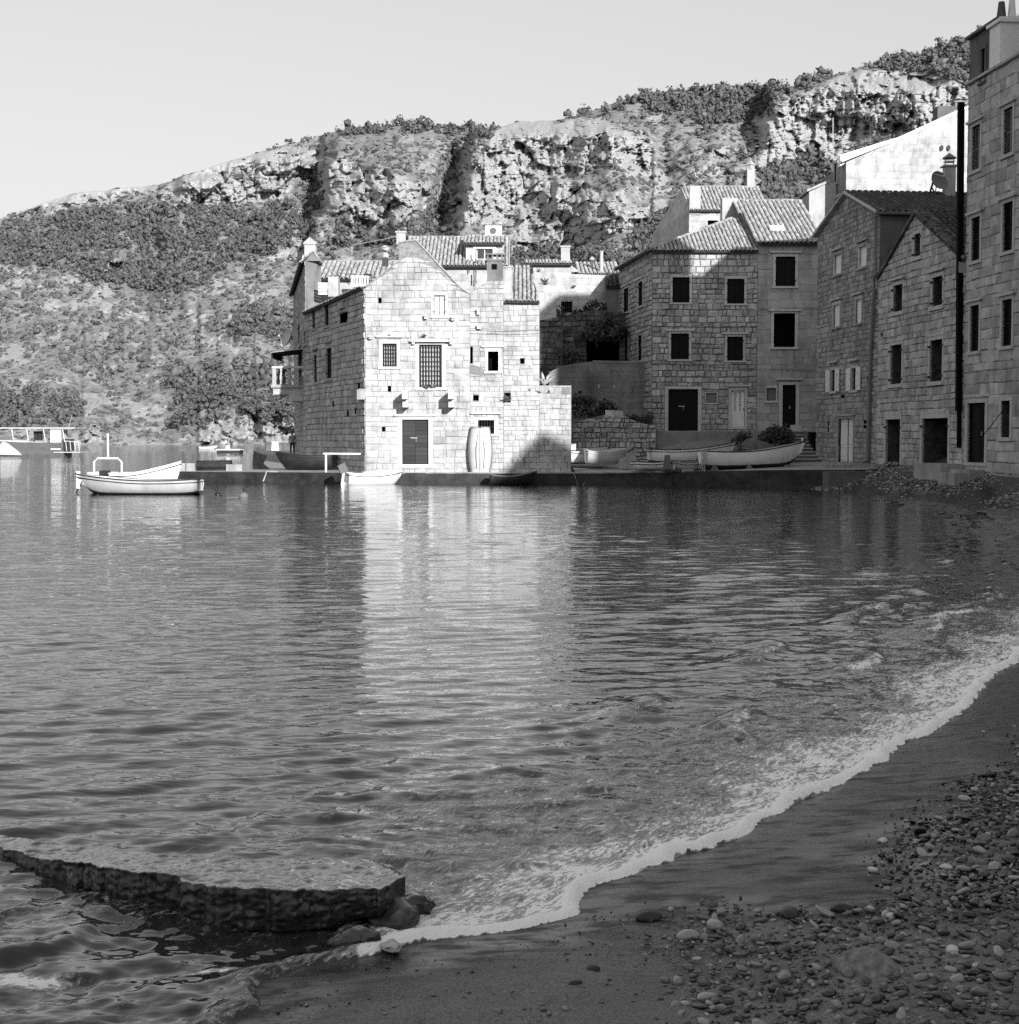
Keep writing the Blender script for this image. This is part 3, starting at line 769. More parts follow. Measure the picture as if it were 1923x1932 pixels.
slab_poly('slipway', [(3.304, 72.8, ZQ + .004), (8.0, 71.6, .64), (13.0, 66.6, .84), (15.4, 64.9, .88), (16.95, 65.2, .9), (16.4, 71, 1.06), (15.85, 77, 1.1), (15.85, 81, 1.1), (3.304, 81, 1.0)], -1.0, M['concrete'], M['concrete_dark'], .22)
# pale kerb strip along the quay edge
mb = MB(); mb.tube([(-7.4, 72.95, ZQ - .02), (3.3, 72.85, ZQ - .02), (8.0, 71.65, .62)], .06, 5); tag(mb.build('quay_edge', M['concrete'], None), kind='structure')
# ground behind: flat terrace, then the town slope
gx2 = np.linspace(-.10, .62, 80); gy2 = np.concatenate([np.linspace(81.2, 110, 30), np.linspace(114, 445, 40)]); X2, Y2 = np.meshgrid(gx2, gy2); X2 = X2 * Y2
Z2 = .8 + 1.82 * smooth(6.0, 7.2, X2) + np.clip(Y2 - 97, 0, 400) * .105 * smooth(-.10, .02, X2 / Y2) + np.clip(X2 - 19, 0, 200) * .1
ny, nx = X2.shape; idx = np.arange(ny * nx).reshape(ny, nx)
Fq = np.stack([idx[:-1, :-1], idx[:-1, 1:], idx[1:, 1:], idx[1:, :-1]], -1).reshape(-1, 4)
M['soil'] = grey_mat('dry_soil', .10, .2, .95, 1.2, .5, 8)
tag(link('town_ground', big_mesh('town_ground', np.stack([X2, Y2, Z2], -1).reshape(-1, 3), Fq, M['soil'], True), None, (0, 0, 0)), kind='structure')
slab_poly('town_bank', [(17.2, 76, 1.0), (20, 40, 1.0), (24, -30, 1.0), (95, -30, 12), (95, 81.3, 12), (19, 81.3, 2.0)], -1, M['soil'])
slab_poly('house_terrace', [(7.2, 80.6, 2.66), (14.6, 80.6, 2.66), (14.6, 79.2, 2.66), (16.0, 79.2, 2.66), (17.5, 84, 2.66), (7.2, 84, 2.66)], .5, M['concrete'], M['render'])

# ---------------------------------------------------------------- the hill
RIDGE = [(-500, 470), (-200, 440), (0, 412), (60, 390), (140, 365), (215, 357), (300, 350), (360, 326), (440, 302), (500, 284), (560, 268), (620, 250), (700, 240), (760, 234), (830, 236), (900, 240), (935, 243), (975, 229), (1030, 228), (1075, 222), (1130, 204), (1200, 178), (1260, 170), (1330, 169), (1420, 166), (1500, 161), (1550, 147), (1600, 134), (1660, 114), (1720, 106), (1760, 97), (1800, 82), (1850, 66), (1923, 32), (2200, -40), (2600, -100)]
ZB = [(-500, -2), (560, -2), (700, 2), (900, 15), (1100, 30), (1400, 36), (2600, 36)]
D0T = [(-500, 470), (0, 478), (560, 486), (800, 460), (1000, 430), (2600, 380)]
D1T = [(-500, 1000), (0, 960), (300, 930), (560, 900), (750, 860), (930, 810), (1100, 790), (1300, 780), (1500, 760), (1700, 745), (1923, 730), (2600, 700)]
ipx = lambda T, x: np.interp(x, [a for a, _ in T], [b_ for _, b_ in T])
cols = np.concatenate([np.arange(-420, -60, 9), np.arange(-60, 1990, 2.5), np.arange(1990, 2420, 9)]); nr = 330
tt = np.linspace(0, 1, nr)
PXg, T = np.meshgrid(cols, tt)
wob = 5 * fbm(cols / 18, cols * 0, oct=4, seed=60)
yr = ipx(RIDGE, cols) + wob * .6
d0 = ipx(D0T, cols); d1 = ipx(D1T, cols); zb = ipx(ZB, cols)
yb = HOR - (zb - EYE) / d0 * F
PYg = yb[None, :] + (yr - yb)[None, :] * T
# rock bands: polygons in the picture where the slope is a cliff
CLIFFS = [[(20, 400), (60, 388), (140, 362), (215, 354), (290, 352), (285, 368), (200, 374), (120, 386), (40, 408)], [(300, 362), (380, 318), (470, 288), (560, 280), (600, 288), (600, 325), (560, 345), (520, 372), (420, 385), (330, 390)],
          [(612, 310), (650, 305), (700, 320), (760, 340), (815, 345), (800, 405), (760, 425), (680, 430), (625, 400), (600, 380)],
          [(930, 245), (975, 228), (1060, 232), (1130, 225), (1240, 270), (1230, 320), (1150, 310), (1080, 330), (1000, 330), (960, 420), (850, 425), (870, 370), (900, 300)],
          [(1420, 240), (1500, 190), (1580, 150), (1680, 135), (1760, 150), (1815, 175), (1815, 215), (1750, 240), (1640, 250), (1560, 310), (1430, 320)],
          [(960, 330), (1100, 340), (1240, 400), (1180, 440), (1060, 470), (960, 480)], [(540, 415), (600, 405), (600, 480), (530, 480)], [(190, 490), (230, 478), (232, 520), (190, 540)],
          [(370, 800), (430, 770), (440, 835), (375, 838)], [(150, 830), (180, 800), (200, 838)], [(480, 770), (560, 760), (560, 838), (490, 838)]]
nzx = PXg + 14 * fbm(PXg / 30, PYg / 30, oct=3, seed=61); nzy = PYg + 9 * fbm(PXg / 30, PYg / 30, oct=3, seed=62)
cl = np.zeros_like(PXg)
for c in CLIFFS: cl = np.maximum(cl, in_poly(nzx, nzy, c).astype(float))
def blur(a, n):
    for _ in range(n):
        a = (np.roll(a, 1, 0) + a + np.roll(a, -1, 0)) / 3; a = (np.roll(a, 1, 1) + a + np.roll(a, -1, 1)) / 3
    return a
cls = blur(cl, 2)
# distance grows slowly up a cliff, fast on the ledges between
rate = 1.0 - .86 * cls
rate *= np.exp(.55 * fbm(PXg / 70, PYg / 26, oct=3, seed=63))
acc = np.cumsum(rate, 0); acc = (acc - acc[0]) / (acc[-1] - acc[0])
gam = acc ** 1.12
Dg = d0[None, :] + (d1 - d0)[None, :] * gam
kn = 71; pad = np.pad(Dg, ((0, 0), (kn // 2, kn // 2)), 'edge'); cs = np.cumsum(np.concatenate([np.zeros((nr, 1)), pad], 1), 1); Dsm = (cs[:, kn:] - cs[:, :-kn]) / kn
Dg = Dsm + np.clip(Dg - Dsm, -3.5, 3.5)
# buttresses: rock standing forward, with the dark gullies on their left
def butt(x0, x1, y0, y1, amt, sl=14):
    bx = smooth(x0 - sl, x0 + sl, PXg + 24 * fbm(PXg / 60, PYg / 28, oct=3, seed=57) + .18 * (PYg - (y0 + y1) / 2)) * (1 - smooth(x1 - 60, x1 + 60, PXg)); by = smooth(y0 - 15, y0 + 25, PYg) * (1 - np.clip((PYg - y1) / (yb[None, :] - y1), 0, 1)); return amt * bx * by * Dg / 650
Dg -= butt(612, 800, 262, 430, 58, 9) + butt(872, 1200, 235, 470, 66, 10) + butt(1432, 1780, 150, 340, 40, 14) + butt(330, 560, 285, 390, 24, 16)
wgl = 26 * fbm(PXg / 40, PYg / 35, oct=3, seed=58)
gul = np.exp(-((PXg + wgl + .28 * (PYg - 330) - 590) / 20) ** 2) * smooth(265, 290, PYg) * (1 - smooth(380, 420, PYg)) + 1.1 * np.exp(-((PXg + wgl + .35 * (PYg - 350) - 842) / 24) ** 2) * smooth(290, 320, PYg) * (1 - smooth(430, 460, PYg)) + .25 * np.exp(-((PXg + .6 * (PYg - 250) - 1400) / 24) ** 2) * smooth(190, 220, PYg) * (1 - smooth(330, 380, PYg))
Dg += 34 * gul * Dg / 650
Dg = np.maximum.accumulate(Dg, 0)
sc_ = Dg / 600
rel = fbm(PXg / 95, PYg / 70, oct=5, seed=64)
fiss = np.abs(fbm(PXg / 13, PYg / 55, oct=5, seed=65, gain=.6)); strat = fbm(PXg / 90, PYg / 7, oct=3, seed=66); blob = np.abs(fbm(PXg / 24, PYg / 20, oct=4, seed=70))
def cells(x, y, seed):
    x = x + .45 * fbm(x * .9, y * .9, oct=2, seed=seed + 5); y = y + .45 * fbm(x * .9 + 7, y * .9, oct=2, seed=seed + 6); return _hash(np.floor(x), np.floor(y), 0 * x, seed) - .5
def facets(x, y, seed, tilt=1.0):
    """broken rock: flat tilted faces meeting at sharp edges"""
    x = x + .25 * fbm(x * 1.3, y * 1.3, oct=2, seed=seed + 3); ix, iy = np.floor(x), np.floor(y); best = np.full(x.shape, 1e9); val = np.zeros(x.shape)
    for a in (-1, 0, 1):
        for c in (-1, 0, 1):
            jx_, jy_ = ix + a, iy + c; px = jx_ + _hash(jx_, jy_, 0 * jx_, seed); py = jy_ + _hash(jx_, jy_, 0 * jx_, seed + 1); d = np.hypot(x - px, y - py)
            h = _hash(jx_, jy_, 0 * jx_, seed + 2) - .5 + tilt * ((x - px) * (_hash(jx_, jy_, 0 * jx_, seed + 7) - .5) * 1.6 + (y - py) * (_hash(jx_, jy_, 0 * jx_, seed + 8) - .2) * -1.0)
            m_ = d < best; best = np.where(m_, d, best); val = np.where(m_, h, val)
    return val
crag = 1.0 * facets(PXg / 44, PYg / 46, 71) + .55 * facets(PXg / 19, PYg / 24, 75) + .30 * facets(PXg / 9, PYg / 12, 79)
crack = np.exp(-(fbm(PXg / 17, PYg / 62, oct=4, seed=65) / .045) ** 2) + .7 * np.exp(-(fbm(PXg / 70, PYg / 9, oct=3, seed=66) / .05) ** 2)
rocky_noise = fbm(PXg / 40, PYg / 22, oct=4, seed=67)
rockf = np.clip(cls * 1.2 + smooth(.02, .35, rocky_noise) * .55, 0, 1)
Dg += sc_ * (20 * rel * smooth(0, .08, T) + cls * (10 * crag + 3.2 * crack) + (1 - cls) * rockf * (6 * crag + 1.2 * crack) + 1.3 * fbm(PXg / 9, PYg / 8, oct=4, seed=68, gain=.65)) * smooth(0, .05, T) * smooth(1.0, .96, T)
# into the world
xr = (PXg - CX) / F; v = -(PYg - CY) / F
dy = math.cos(PITCH) + v * math.sin(PITCH); dz = -math.sin(PITCH) + v * math.cos(PITCH)
HX = xr / dy * Dg; HY = Dg; HZ = EYE + dz / dy * Dg
# far side of the ridge, out of sight
tail = [(60, -6), (160, -40), (320, -120)]
HXt = [HX] + [HX[-1:] * (1 + a / d1[None, :]) for a, _ in tail]; HYt = [HY] + [HY[-1:] + a for a, _ in tail]; HZt = [HZ] + [HZ[-1:] + c for _, c in tail]
VX, VY, VZ = np.concatenate(HXt), np.concatenate(HYt), np.concatenate(HZt)
ny, nx = VX.shape; idx = np.arange(ny * nx).reshape(ny, nx)
Fq = np.stack([idx[:-1, :-1], idx[:-1, 1:], idx[1:, 1:], idx[1:, :-1]], -1).reshape(-1, 4)
# how much is bare rock (1) or scrub-covered earth (0)
FOREST = [[(-420, 500), (0, 432), (130, 404), (290, 386), (420, 396), (560, 392), (610, 425), (560, 470), (430, 505), (330, 560), (250, 545), (150, 525), (0, 495), (-420, 560)],
          [(490, 286), (620, 250), (760, 234), (935, 243), (925, 262), (850, 258), (760, 252), (640, 258), (560, 272)],
          [(1030, 228), (1200, 176), (1420, 164), (1500, 160), (1560, 140), (1600, 134), (1540, 160), (1470, 195), (1440, 215), (1400, 235), (1320, 236), (1210, 208), (1130, 218)],
          [(1600, 134), (1720, 104), (1923, 32), (2420, -80), (2420, 120), (1815, 160), (1740, 140), (1650, 132)],
          [(1300, 360), (1285, 395), (1250, 405), (1180, 465), (1095, 480), (1090, 560), (1310, 560), (1320, 400)], [(1430, 330), (1500, 300), (1540, 290), (1590, 310), (1560, 360), (1540, 420), (1440, 420)],
          [(320, 735), (360, 700), (430, 690), (520, 700), (560, 720), (640, 720), (640, 838), (500, 800), (440, 780), (400, 800), (350, 815), (315, 790)], [(-100, 770), (30, 740), (110, 740), (160, 770), (130, 800), (-100, 815)], [(420, 600), (480, 580), (560, 590), (600, 650), (430, 640)],
          [(575, 360), (610, 350), (600, 390), (560, 395)], [(815, 390), (850, 370), (850, 400), (800, 430), (790, 420)], [(960, 480), (1090, 470), (1090, 520), (960, 520)], [(640, 430), (830, 430), (850, 450), (640, 470)]]
fo = np.zeros_like(PXg)
for c in FOREST: fo = np.maximum(fo, in_poly(nzx, nzy, c).astype(float))
rock = np.clip(rockf + .45 * smooth(.05, .4, fbm(PXg / 14, PYg / 6, oct=4, seed=69)), 0, 1) * (1 - .9 * blur(fo, 1))
rock = np.clip(np.maximum(rock, .85 * cls * (1 - .5 * fo)), 0, 1)
m, nt, b = new_mat('hillside')
at = N(nt, 'Attribute', attribute_name='rock')
n1 = noise_n(nt, .25, 6, .65, wpos(nt)); n2 = noise_n(nt, .06, 5, .6, wpos(nt)); n3 = noise_n(nt, .5, 5, .7, wpos(nt, (1, 1, .35)))
rc = math_n(nt, 'ADD', .25, math_n(nt, 'MULTIPLY', maprange(nt, n3, .25, .75, 0, 1), .2)); sc2 = math_n(nt, 'ADD', .07, math_n(nt, 'MULTIPLY', math_n(nt, 'ADD', math_n(nt, 'MULTIPLY', n2, .5), math_n(nt, 'MULTIPLY', maprange(nt, n1, .3, .7, 0, 1), .6)), .29))
fac = maprange(nt, math_n(nt, 'ADD', at.outputs['Fac'], math_n(nt, 'SUBTRACT', math_n(nt, 'MULTIPLY', n1, 1.5), .75)), .28, .55, 0, 1)
mx = N(nt, 'Mix', data_type='FLOAT'); nt.links.new(fac, mx.inputs[0]); nt.links.new(sc2, mx.inputs[2]); nt.links.new(rc, mx.inputs[3]); nt.links.new(mx.outputs[0], b.inputs['Base Color'])
b.inputs['Roughness'].default_value = .95; b.inputs['Specular IOR Level'].default_value = .1
bn = N(nt, 'Bump'); bn.inputs['Strength'].default_value = .7; bn.inputs['Distance'].default_value = .9
nt.links.new(math_n(nt, 'ADD', math_n(nt, 'MULTIPLY', noise_n(nt, .35, 6, .7, wpos(nt, (1, 1, .5))), 1.0), math_n(nt, 'MULTIPLY', n1, .5)), bn.inputs['Height']); nt.links.new(bn.outputs[0], b.inputs['Normal'])
M['hill'] = m
me = big_mesh('hillside', np.stack([VX, VY, VZ], -1).reshape(-1, 3), Fq, m, False)
rk = np.concatenate([rock] + [rock[-1:]] * 3)
at = me.attributes.new('rock', 'FLOAT', 'POINT'); at.data.foreach_set('value', rk.astype(np.float32).ravel())
tag(link('hillside', me, None, (0, 0, 0)), kind='structure')

# ---------------------------------------------------------------- woods and scrub on the hill
def leaf_cloud(P, Rx, Rz, nf, size, seed, droop=.0):
    """one mesh of small leaf clumps: nf triangles-pairs per plant round each centre"""
    rg = np.random.RandomState(seed); n = len(P)
    u = rg.normal(size=(n, nf, 3)); u /= np.linalg.norm(u, axis=2, keepdims=True)
    rr = rg.uniform(.55, 1.0, (n, nf, 1)); lob = 1 + .25 * np.sin(u[..., :1] * 5 + rg.rand(n, 1, 1) * 6) * np.cos(u[..., 2:] * 4)
    c = u * rr * lob; c[..., 2] = np.where(c[..., 2] < -.35, -.35 + (c[..., 2] + .35) * .3, c[..., 2])
    c = c * np.stack([Rx, Rx, Rz], -1)[:, None, :] + P[:, None, :]
    a = rg.normal(size=(n, nf, 3)); a /= np.linalg.norm(a, axis=2, keepdims=True)
    nrm = u + .38 * rg.normal(size=u.shape); nrm /= np.linalg.norm(nrm, axis=2, keepdims=True)
    t1 = np.cross(nrm, a); t1 /= np.linalg.norm(t1, axis=2, keepdims=True) + 1e-9; t2 = np.cross(nrm, t1)
    s = (size * Rx)[:, None, None] * rg.uniform(.6, 1.3, (n, nf, 1))
    q = np.stack([c - t1 * s - t2 * s * .5, c + t1 * s * .2 - t2 * s, c + t1 * s + t2 * s * .4, c - t1 * s * .3 + t2 * s], 2)
    V = q.reshape(-1, 3); Fq = np.arange(len(V)).reshape(-1, 4); return V, Fq
def lobes(P, Rx, Rz, nl, seed, jit=.3):
    """one mesh of ragged low crowns: nl rough lumps round each centre"""
    import bmesh
    bm = bmesh.new(); bmesh.ops.create_icosphere(bm, subdivisions=1, radius=1.0); V0 = np.array([v.co[:] for v in bm.verts]); F0 = np.array([[v.index for v in f.verts] for f in bm.faces]); bm.free()
    rg = np.random.RandomState(seed); n = len(P) * nl; Pn = np.repeat(P, nl, 0); rx = np.repeat(Rx, nl); rz = np.repeat(Rz, nl)
    o = rg.normal(size=(n, 3)) * .42; o[:, 2] = rg.uniform(-.45, .6, n)
    if nl == 1: o *= 0
    c = Pn + o * np.stack([rx, rx, rz], -1); r = (rx * rg.uniform(.42, .72, n)) if nl > 1 else rx
    V = V0[None] * (1 + jit * rg.normal(size=(n, len(V0), 1))) * np.stack([r, r, r * (rz / rx) * rg.uniform(.7, 1.0, n)], -1)[:, None]
    a = rg.rand(n) * 6.28; ca, sa = np.cos(a)[:, None], np.sin(a)[:, None]
    V = np.stack([V[..., 0] * ca - V[..., 1] * sa, V[..., 0] * sa + V[..., 1] * ca, V[..., 2]], -1) + c[:, None]
    return V.reshape(-1, 3), (F0[None] + (np.arange(n) * len(V0))[:, None, None]).reshape(-1, 3)
def foliage_mat(name, lo, hi):
    m, nt, b = new_mat(name); g = N(nt, 'NewGeometry'); n = noise_n(nt, .09, 3, .5, wpos(nt))
    v = math_n(nt, 'ADD', lo, math_n(nt, 'MULTIPLY', math_n(nt, 'ADD', math_n(nt, 'MULTIPLY', g.outputs['Random Per Island'], .6), math_n(nt, 'MULTIPLY', n, .5)), hi - lo))
    nt.links.new(v, b.inputs['Base Color']); b.inputs['Roughness'].default_value = .8; b.inputs['Specular IOR Level'].default_value = .2
    return m
M['pine'] = foliage_mat('pine_foliage', .05, .14); M['scrub'] = foliage_mat('scrub_foliage', .04, .15)
def hill_points(n, dens, seed):
    """random grid cells weighted by dens and by their ground area"""
    rg = np.random.RandomState(seed); w = dens[:-1, :-1] * (Dg[:-1, :-1] / 600) ** 2; w = w * np.where(PYg[:-1, :-1] < 870, 1, 0); w = w.ravel() / w.sum()
    k = rg.choice(len(w), n, p=w); i, j = np.unravel_index(k, (nr - 1, len(cols) - 1)); a, b_ = rg.rand(n), rg.rand(n)
    f = lambda A: (A[i, j] * (1 - a) * (1 - b_) + A[i + 1, j] * a * (1 - b_) + A[i, j + 1] * (1 - a) * b_ + A[i + 1, j + 1] * a * b_)
    return np.stack([f(HX), f(HY), f(HZ)], -1), f(PXg), f(PYg)
vis = (PXg > -240) & (PXg < 2080)
fdens = blur(fo, 1) * vis * (.12 + smooth(-.15, .35, fbm(PXg / 16, PYg / 9, oct=3, seed=80))) + .016 * vis * (1 - cls) * (rock < .35)
P, _, _ = hill_points(9200, fdens, 81); rg = np.random.RandomState(82)
Rx = np.clip(np.exp(rg.normal(.28, .34, len(P))), .6, 2.2) * np.clip(P[:, 1] / 600, .42, 1.1); Rz = Rx * rg.uniform(.75, 1.6, len(P)); Pc = P + np.stack([0 * Rx, 0 * Rx, Rz * .8], -1)
V, Fq = lobes(Pc, Rx * .9, Rz * .9, 2, 83, .42); Vq, Fqq = leaf_cloud(Pc, Rx * 1.1, Rz * 1.1, 9, .34, 87); Fq = np.concatenate([Fq, np.concatenate([Fqq[:, [0, 1, 2]], Fqq[:, [0, 2, 3]]]) + len(V)]); V = np.concatenate([V, Vq])
o = link('hill_forest', big_mesh('hill_forest', V, Fq, M['pine'], False), None, (0, 0, 0)); tag(o, 'dark pine woods spread over the hillside and along the ridge', 'woods', kind='stuff')
sdens = (.25 + smooth(-.15, .3, fbm(PXg / 20, PYg / 9, oct=3, seed=84))) * vis * (1 - .94 * cls) * (1 - fo * .5) * np.where(rock > .6, .35, 1)
P, _, _ = hill_points(13500, sdens, 85)
Rx = rg.uniform(.35, 1.3, len(P)) * np.clip(P[:, 1] / 600, .35, 1.1); Rz = Rx * rg.uniform(.55, .9, len(P))
V, Fq = lobes(P + np.stack([0 * Rx, 0 * Rx, Rz * .35], -1), Rx, Rz, 1, 86, .36)
o = link('hill_scrub', big_mesh('hill_scrub', V, Fq, M['scrub'], False), None, (0, 0, 0)); tag(o, 'low scrub bushes covering the slopes between the rocks', 'scrub', kind='stuff')
# single pines above the shore
def hill_at(px, py):
    k = np.argmin((PXg - px) ** 2 + (PYg - py) ** 2); i, j = np.unravel_index(k, PXg.shape); return np.array([HX[i, j], HY[i, j], HZ[i, j]])
def pine(px, py, h, label, seed, grp):
    g = hill_at(px, py); t = thing('pine_tree', label, 'tree', tuple(g), grp); rg = np.random.RandomState(seed)
    mb = MB(); mb.tube([Vector(g) + Vector((0, 0, -.5)), Vector(g) + Vector((.2, 0, h * .4)), Vector(g) + Vector((rg.uniform(-.4, .4), 0, h * .85))], h * .03, 6, h * .008)
    for k in range(5):
        a = rg.rand() * 6.28; z = h * rg.uniform(.35, .7); mb.tube([Vector(g) + Vector((.1, 0, z)), Vector(g) + Vector((math.cos(a) * h * .2, math.sin(a) * h * .2, z + h * .1))], h * .012, 4, h * .005)
    mb.build('trunk', M['bark'], t)
    n = 15; c = np.stack([rg.normal(size=n) * h * .17, rg.normal(size=n) * h * .17, h * rg.uniform(.3, .95, n)], -1); c[:, :2] *= (1.25 - c[:, 2:3] / h)
    Rr = h * rg.uniform(.10, .17, n); V, Fq = leaf_cloud(c + g, Rr, Rr * .7, 60, .3, seed + 1)
    me = big_mesh('crown', V - g, Fq, M['pine'], False); link('crown', me, t, Vector(g))
for i, (x, y, h) in enumerate(((338, 800, 11), (352, 790, 13), (366, 772, 12), (384, 760, 13), (400, 752, 12), (470, 790, 14), (486, 782, 15), (502, 798, 13), (516, 786, 15), (532, 800, 14), (546, 790, 14), (420, 742, 12))):
    pine(x, y + 12, h * .62, 'dark pine in the dense clump between the shore rocks left of the balcony house', 300 + i * 3, 'pines above the shore rocks')
# ================================================================= HOUSES
def U(W, pts): return [W.uz(x, y) for x, y in pts]
def xy(px, Y): return ((px - CX) / F * Y * 1.0, Y)      # plan point of a pixel column at depth Y
def zY(py, Y): return atY(CX, py, Y).z
def XY(px, py, Y): p = atY(px, py, Y); return (p.x, p.y)

def chimney(house, lo, hi, mat, cap='slab', name='chimney'):
    mb = MB(); mb.box(lo, hi); c = mb.build(name, mat, house)
    x0, y0, _ = lo; x1, y1, z = hi; m = MB(); t = .06
    m.box((x0 - t, y0 - t, z), (x1 + t, y1 + t, z + .09))
    if cap == 'holes':
        for i in range(4):
            x = x0 + (x1 - x0) * (i + .0) / 3.4
            m.box((x, y0, z + .09), (x + .09, y0 + .12, z + .30)); m.box((x, y1 - .12, z + .09), (x + .09, y1, z + .30))
        m.box((x0 - t, y0 - t, z + .30), (x1 + t, y1 + t, z + .38))
    elif cap == 'gable':
        xm = (x0 + x1) / 2; m.prism([(x0 - t, y0 - t, z + .092), (x1 + t, y0 - t, z + .092), (xm, y0 - t, z + .45)], (0, y1 - y0 + 2 * t, 0))
    m.build('chimney_cap', mat, c); return c

# ---------------------------------------------------------------- sunlit gabled house on the quay
YA = 73.8
A1 = thing('gabled_stone_house', 'sunlit white stone house with stepped gable and two tall barred windows on the quay', 'house', (XY(690, 892, YA)[0], YA, .5))
W = Wall(XY(690, 800, YA), XY(887, 800, YA)); WA = W
W.op(819, 557, 840, 595, kind='shutter', mat='wood_pale', trim='trim_white', hood=False, sillh=.14)
W.op(722, 648, 749, 692, kind='bars', nv=6, nh=6, back='wood_pale', hood=True, hoodz=.30, fw=.16)
W.op(791, 650, 834, 731, kind='bars', nv=8, nh=9, back='wood_pale', hood=True, hoodz=.12, fw=.18, hoodw=.25, hoodd=.3)
W.op(759, 791.4, 808.8, 876, kind='plank_door', hood=True, hoodz=.16, fw=.22, split=.5, sillh=.18, mat='wood_mid2')
for x0, y0, x1, y1 in ((714, 562, 720, 572), (732, 728, 738, 739), (721, 805, 727, 814)):
    W.op(x0, y0, x1, y1, kind='dark', frame=False, depth=.35, recess_name='putlog_hole')
M['wood_mid2'] = grey_mat('brown_door_planks', .022, .05, .7, 12, .3, 60, stretch=(1, 1, 8), island=.3)
outA = U(W, [(688, 900), (887, 900), (887, 554.6), (880, 552), (868, 543), (785, 454), (752, 459), (752, 495), (690.5, 543)])
stA = U(W, [(690.5, 543), (772, 478), (797, 489), (868, 545), (880, 553), (887, 555)])
W.cap = 230
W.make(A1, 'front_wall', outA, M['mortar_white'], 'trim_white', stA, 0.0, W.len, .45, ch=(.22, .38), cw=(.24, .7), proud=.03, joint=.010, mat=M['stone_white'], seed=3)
# raked coping of the gable
mb = MB()
for (xa, ya), (xb, yb) in (((690.5, 543), (752, 495)), ((752, 459), (785, 454)), ((785, 454), (868, 543)), ((868, 543), (887, 555))):
    a, b = W.uz(xa, ya), W.uz(xb, yb); W.slab(mb, [a, b, (b[0], b[1] + .09), (a[0], a[1] + .09)], -.5, .07)
mb.build('coping', M['tile'], A1)
# big balcony corbels left in the wall, with their side brackets
def corbel(W, house, x0, x1, y0, y1, L, mat='trim_white'):
    u0, z1 = W.uz(x0, y0); u1, z0 = W.uz(x1, y1); h = z1 - z0; mb = MB()
    for k, (f, g, l) in enumerate(((.48, 1.0, 1.0), (.0, .475, .72))):
        W.mbox(mb, u0, z0 + h * f, u1, z0 + h * g, -.05, L * l)
    return mb.build('corbel', M[mat], house)
corbel(W, A1, 762.5, 772.5, 738, 769, 1.4); corbel(W, A1, 848, 858, 738, 769, 1.4)
for x0, x1, y0, y1 in ((801, 806, 594, 602), (852, 858, 597, 605), (778, 783, 638, 650), (849, 854, 637, 650), (697, 702, 634, 640)):
    corbel(W, A1, x0, x1, y0, y1, .35)
# shaded side wall running back along the water
A_c = XY(690, 800, YA); A_f = XY(579, 800, 87)
W = Wall(A_f, A_c); WS = W; W.cap = 70
for r in ((614, 572, 621.5, 615), (590.5, 583, 595.5, 620), (616.8, 657, 627, 714), (593.5, 670, 599, 722)):
    W.op(*r, kind='shutter', mat='wood_dark', trim='stone_smooth', fw=.1, hood=r[1] > 640, hoodz=.3)
W.op(642, 590, 657, 609, kind='dark', frame=False, depth=.6, recess_name='broken_hole')
for r in ((676, 723, 681, 734), (670, 770, 674, 780), (655, 775, 659, 786), (628, 757, 632, 767)):
    W.op(*r, kind='dark', frame=False, depth=.3, recess_name='putlog_hole')
o_top = U(W, [(579, 592), (636, 562), (690, 543)])
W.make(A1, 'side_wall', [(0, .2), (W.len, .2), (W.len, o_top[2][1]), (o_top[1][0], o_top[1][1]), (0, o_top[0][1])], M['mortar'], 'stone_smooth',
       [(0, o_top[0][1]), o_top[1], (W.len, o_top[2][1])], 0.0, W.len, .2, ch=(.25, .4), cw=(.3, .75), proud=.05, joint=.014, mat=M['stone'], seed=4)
mb = MB(); u0, z1 = W.uz(676, 735); W.mbox(mb, W.len - .9, z1 - .42, W.len + .02, z1, -.05, .35); mb.build('corbel', M['stone'], A1)
W2 = WA; mb = MB(); a = WA.uz(703, 735)
WA.mbox(mb, -.42, a[1] - .5, -.02, a[1], -.9, .10); mb.build('corner_corbel', M['stone'], A1)
# roof: left slope, hidden right slope, back wall
ap = atY(772, 478, YA + .3); zapx = ap.z
rid_f = Vector((ap.x - 4.6, 88.2, zapx)); el_n = Vector((A_c[0] - .1, A_c[1] + .15, o_top[2][1] + .06)); el_f = Vector((A_f[0] - .1, A_f[1], o_top[0][1] + .06))
inn = -WS.n * .55 + Vector((0, 0, .06)); roof(A1, [el_f, el_n, el_n + inn, el_f + inn], M['tile'], seed=5, cap=60)
mb = MB(); mb.add([el_f - Vector((0, 0, .3)), el_n - Vector((0, 0, .3)), Vector((ap.x + 4.2, YA + .3, el_n.z - .5)), Vector((ap.x + 2, 86, el_f.z - .5))], [(0, 1, 2, 3)]); mb.build('roof_terrace', M['concrete'], A1)
body(A1, 'rear_wall', [(A_c[0], A_c[1], 0, 7), (atY(887, 600, YA).x - .02, YA + .6, 0, 9.0), (atY(887, 600, YA).x - .02, 86, 0, 9.0), (A_f[0] + .02, A_f[1], 0, o_top[0][1])], M['render'], False)
# iron-bound broken mouth above the hole: pale patch on the eave
mb = MB(); c = WS.pt(*WS.uz(648, 577), .12); mb.obox(c, WS.d * .5, WS.n * .08, Vector((0, 0, .16))); mb.build('mortar_patch', M['render_light'], A1)

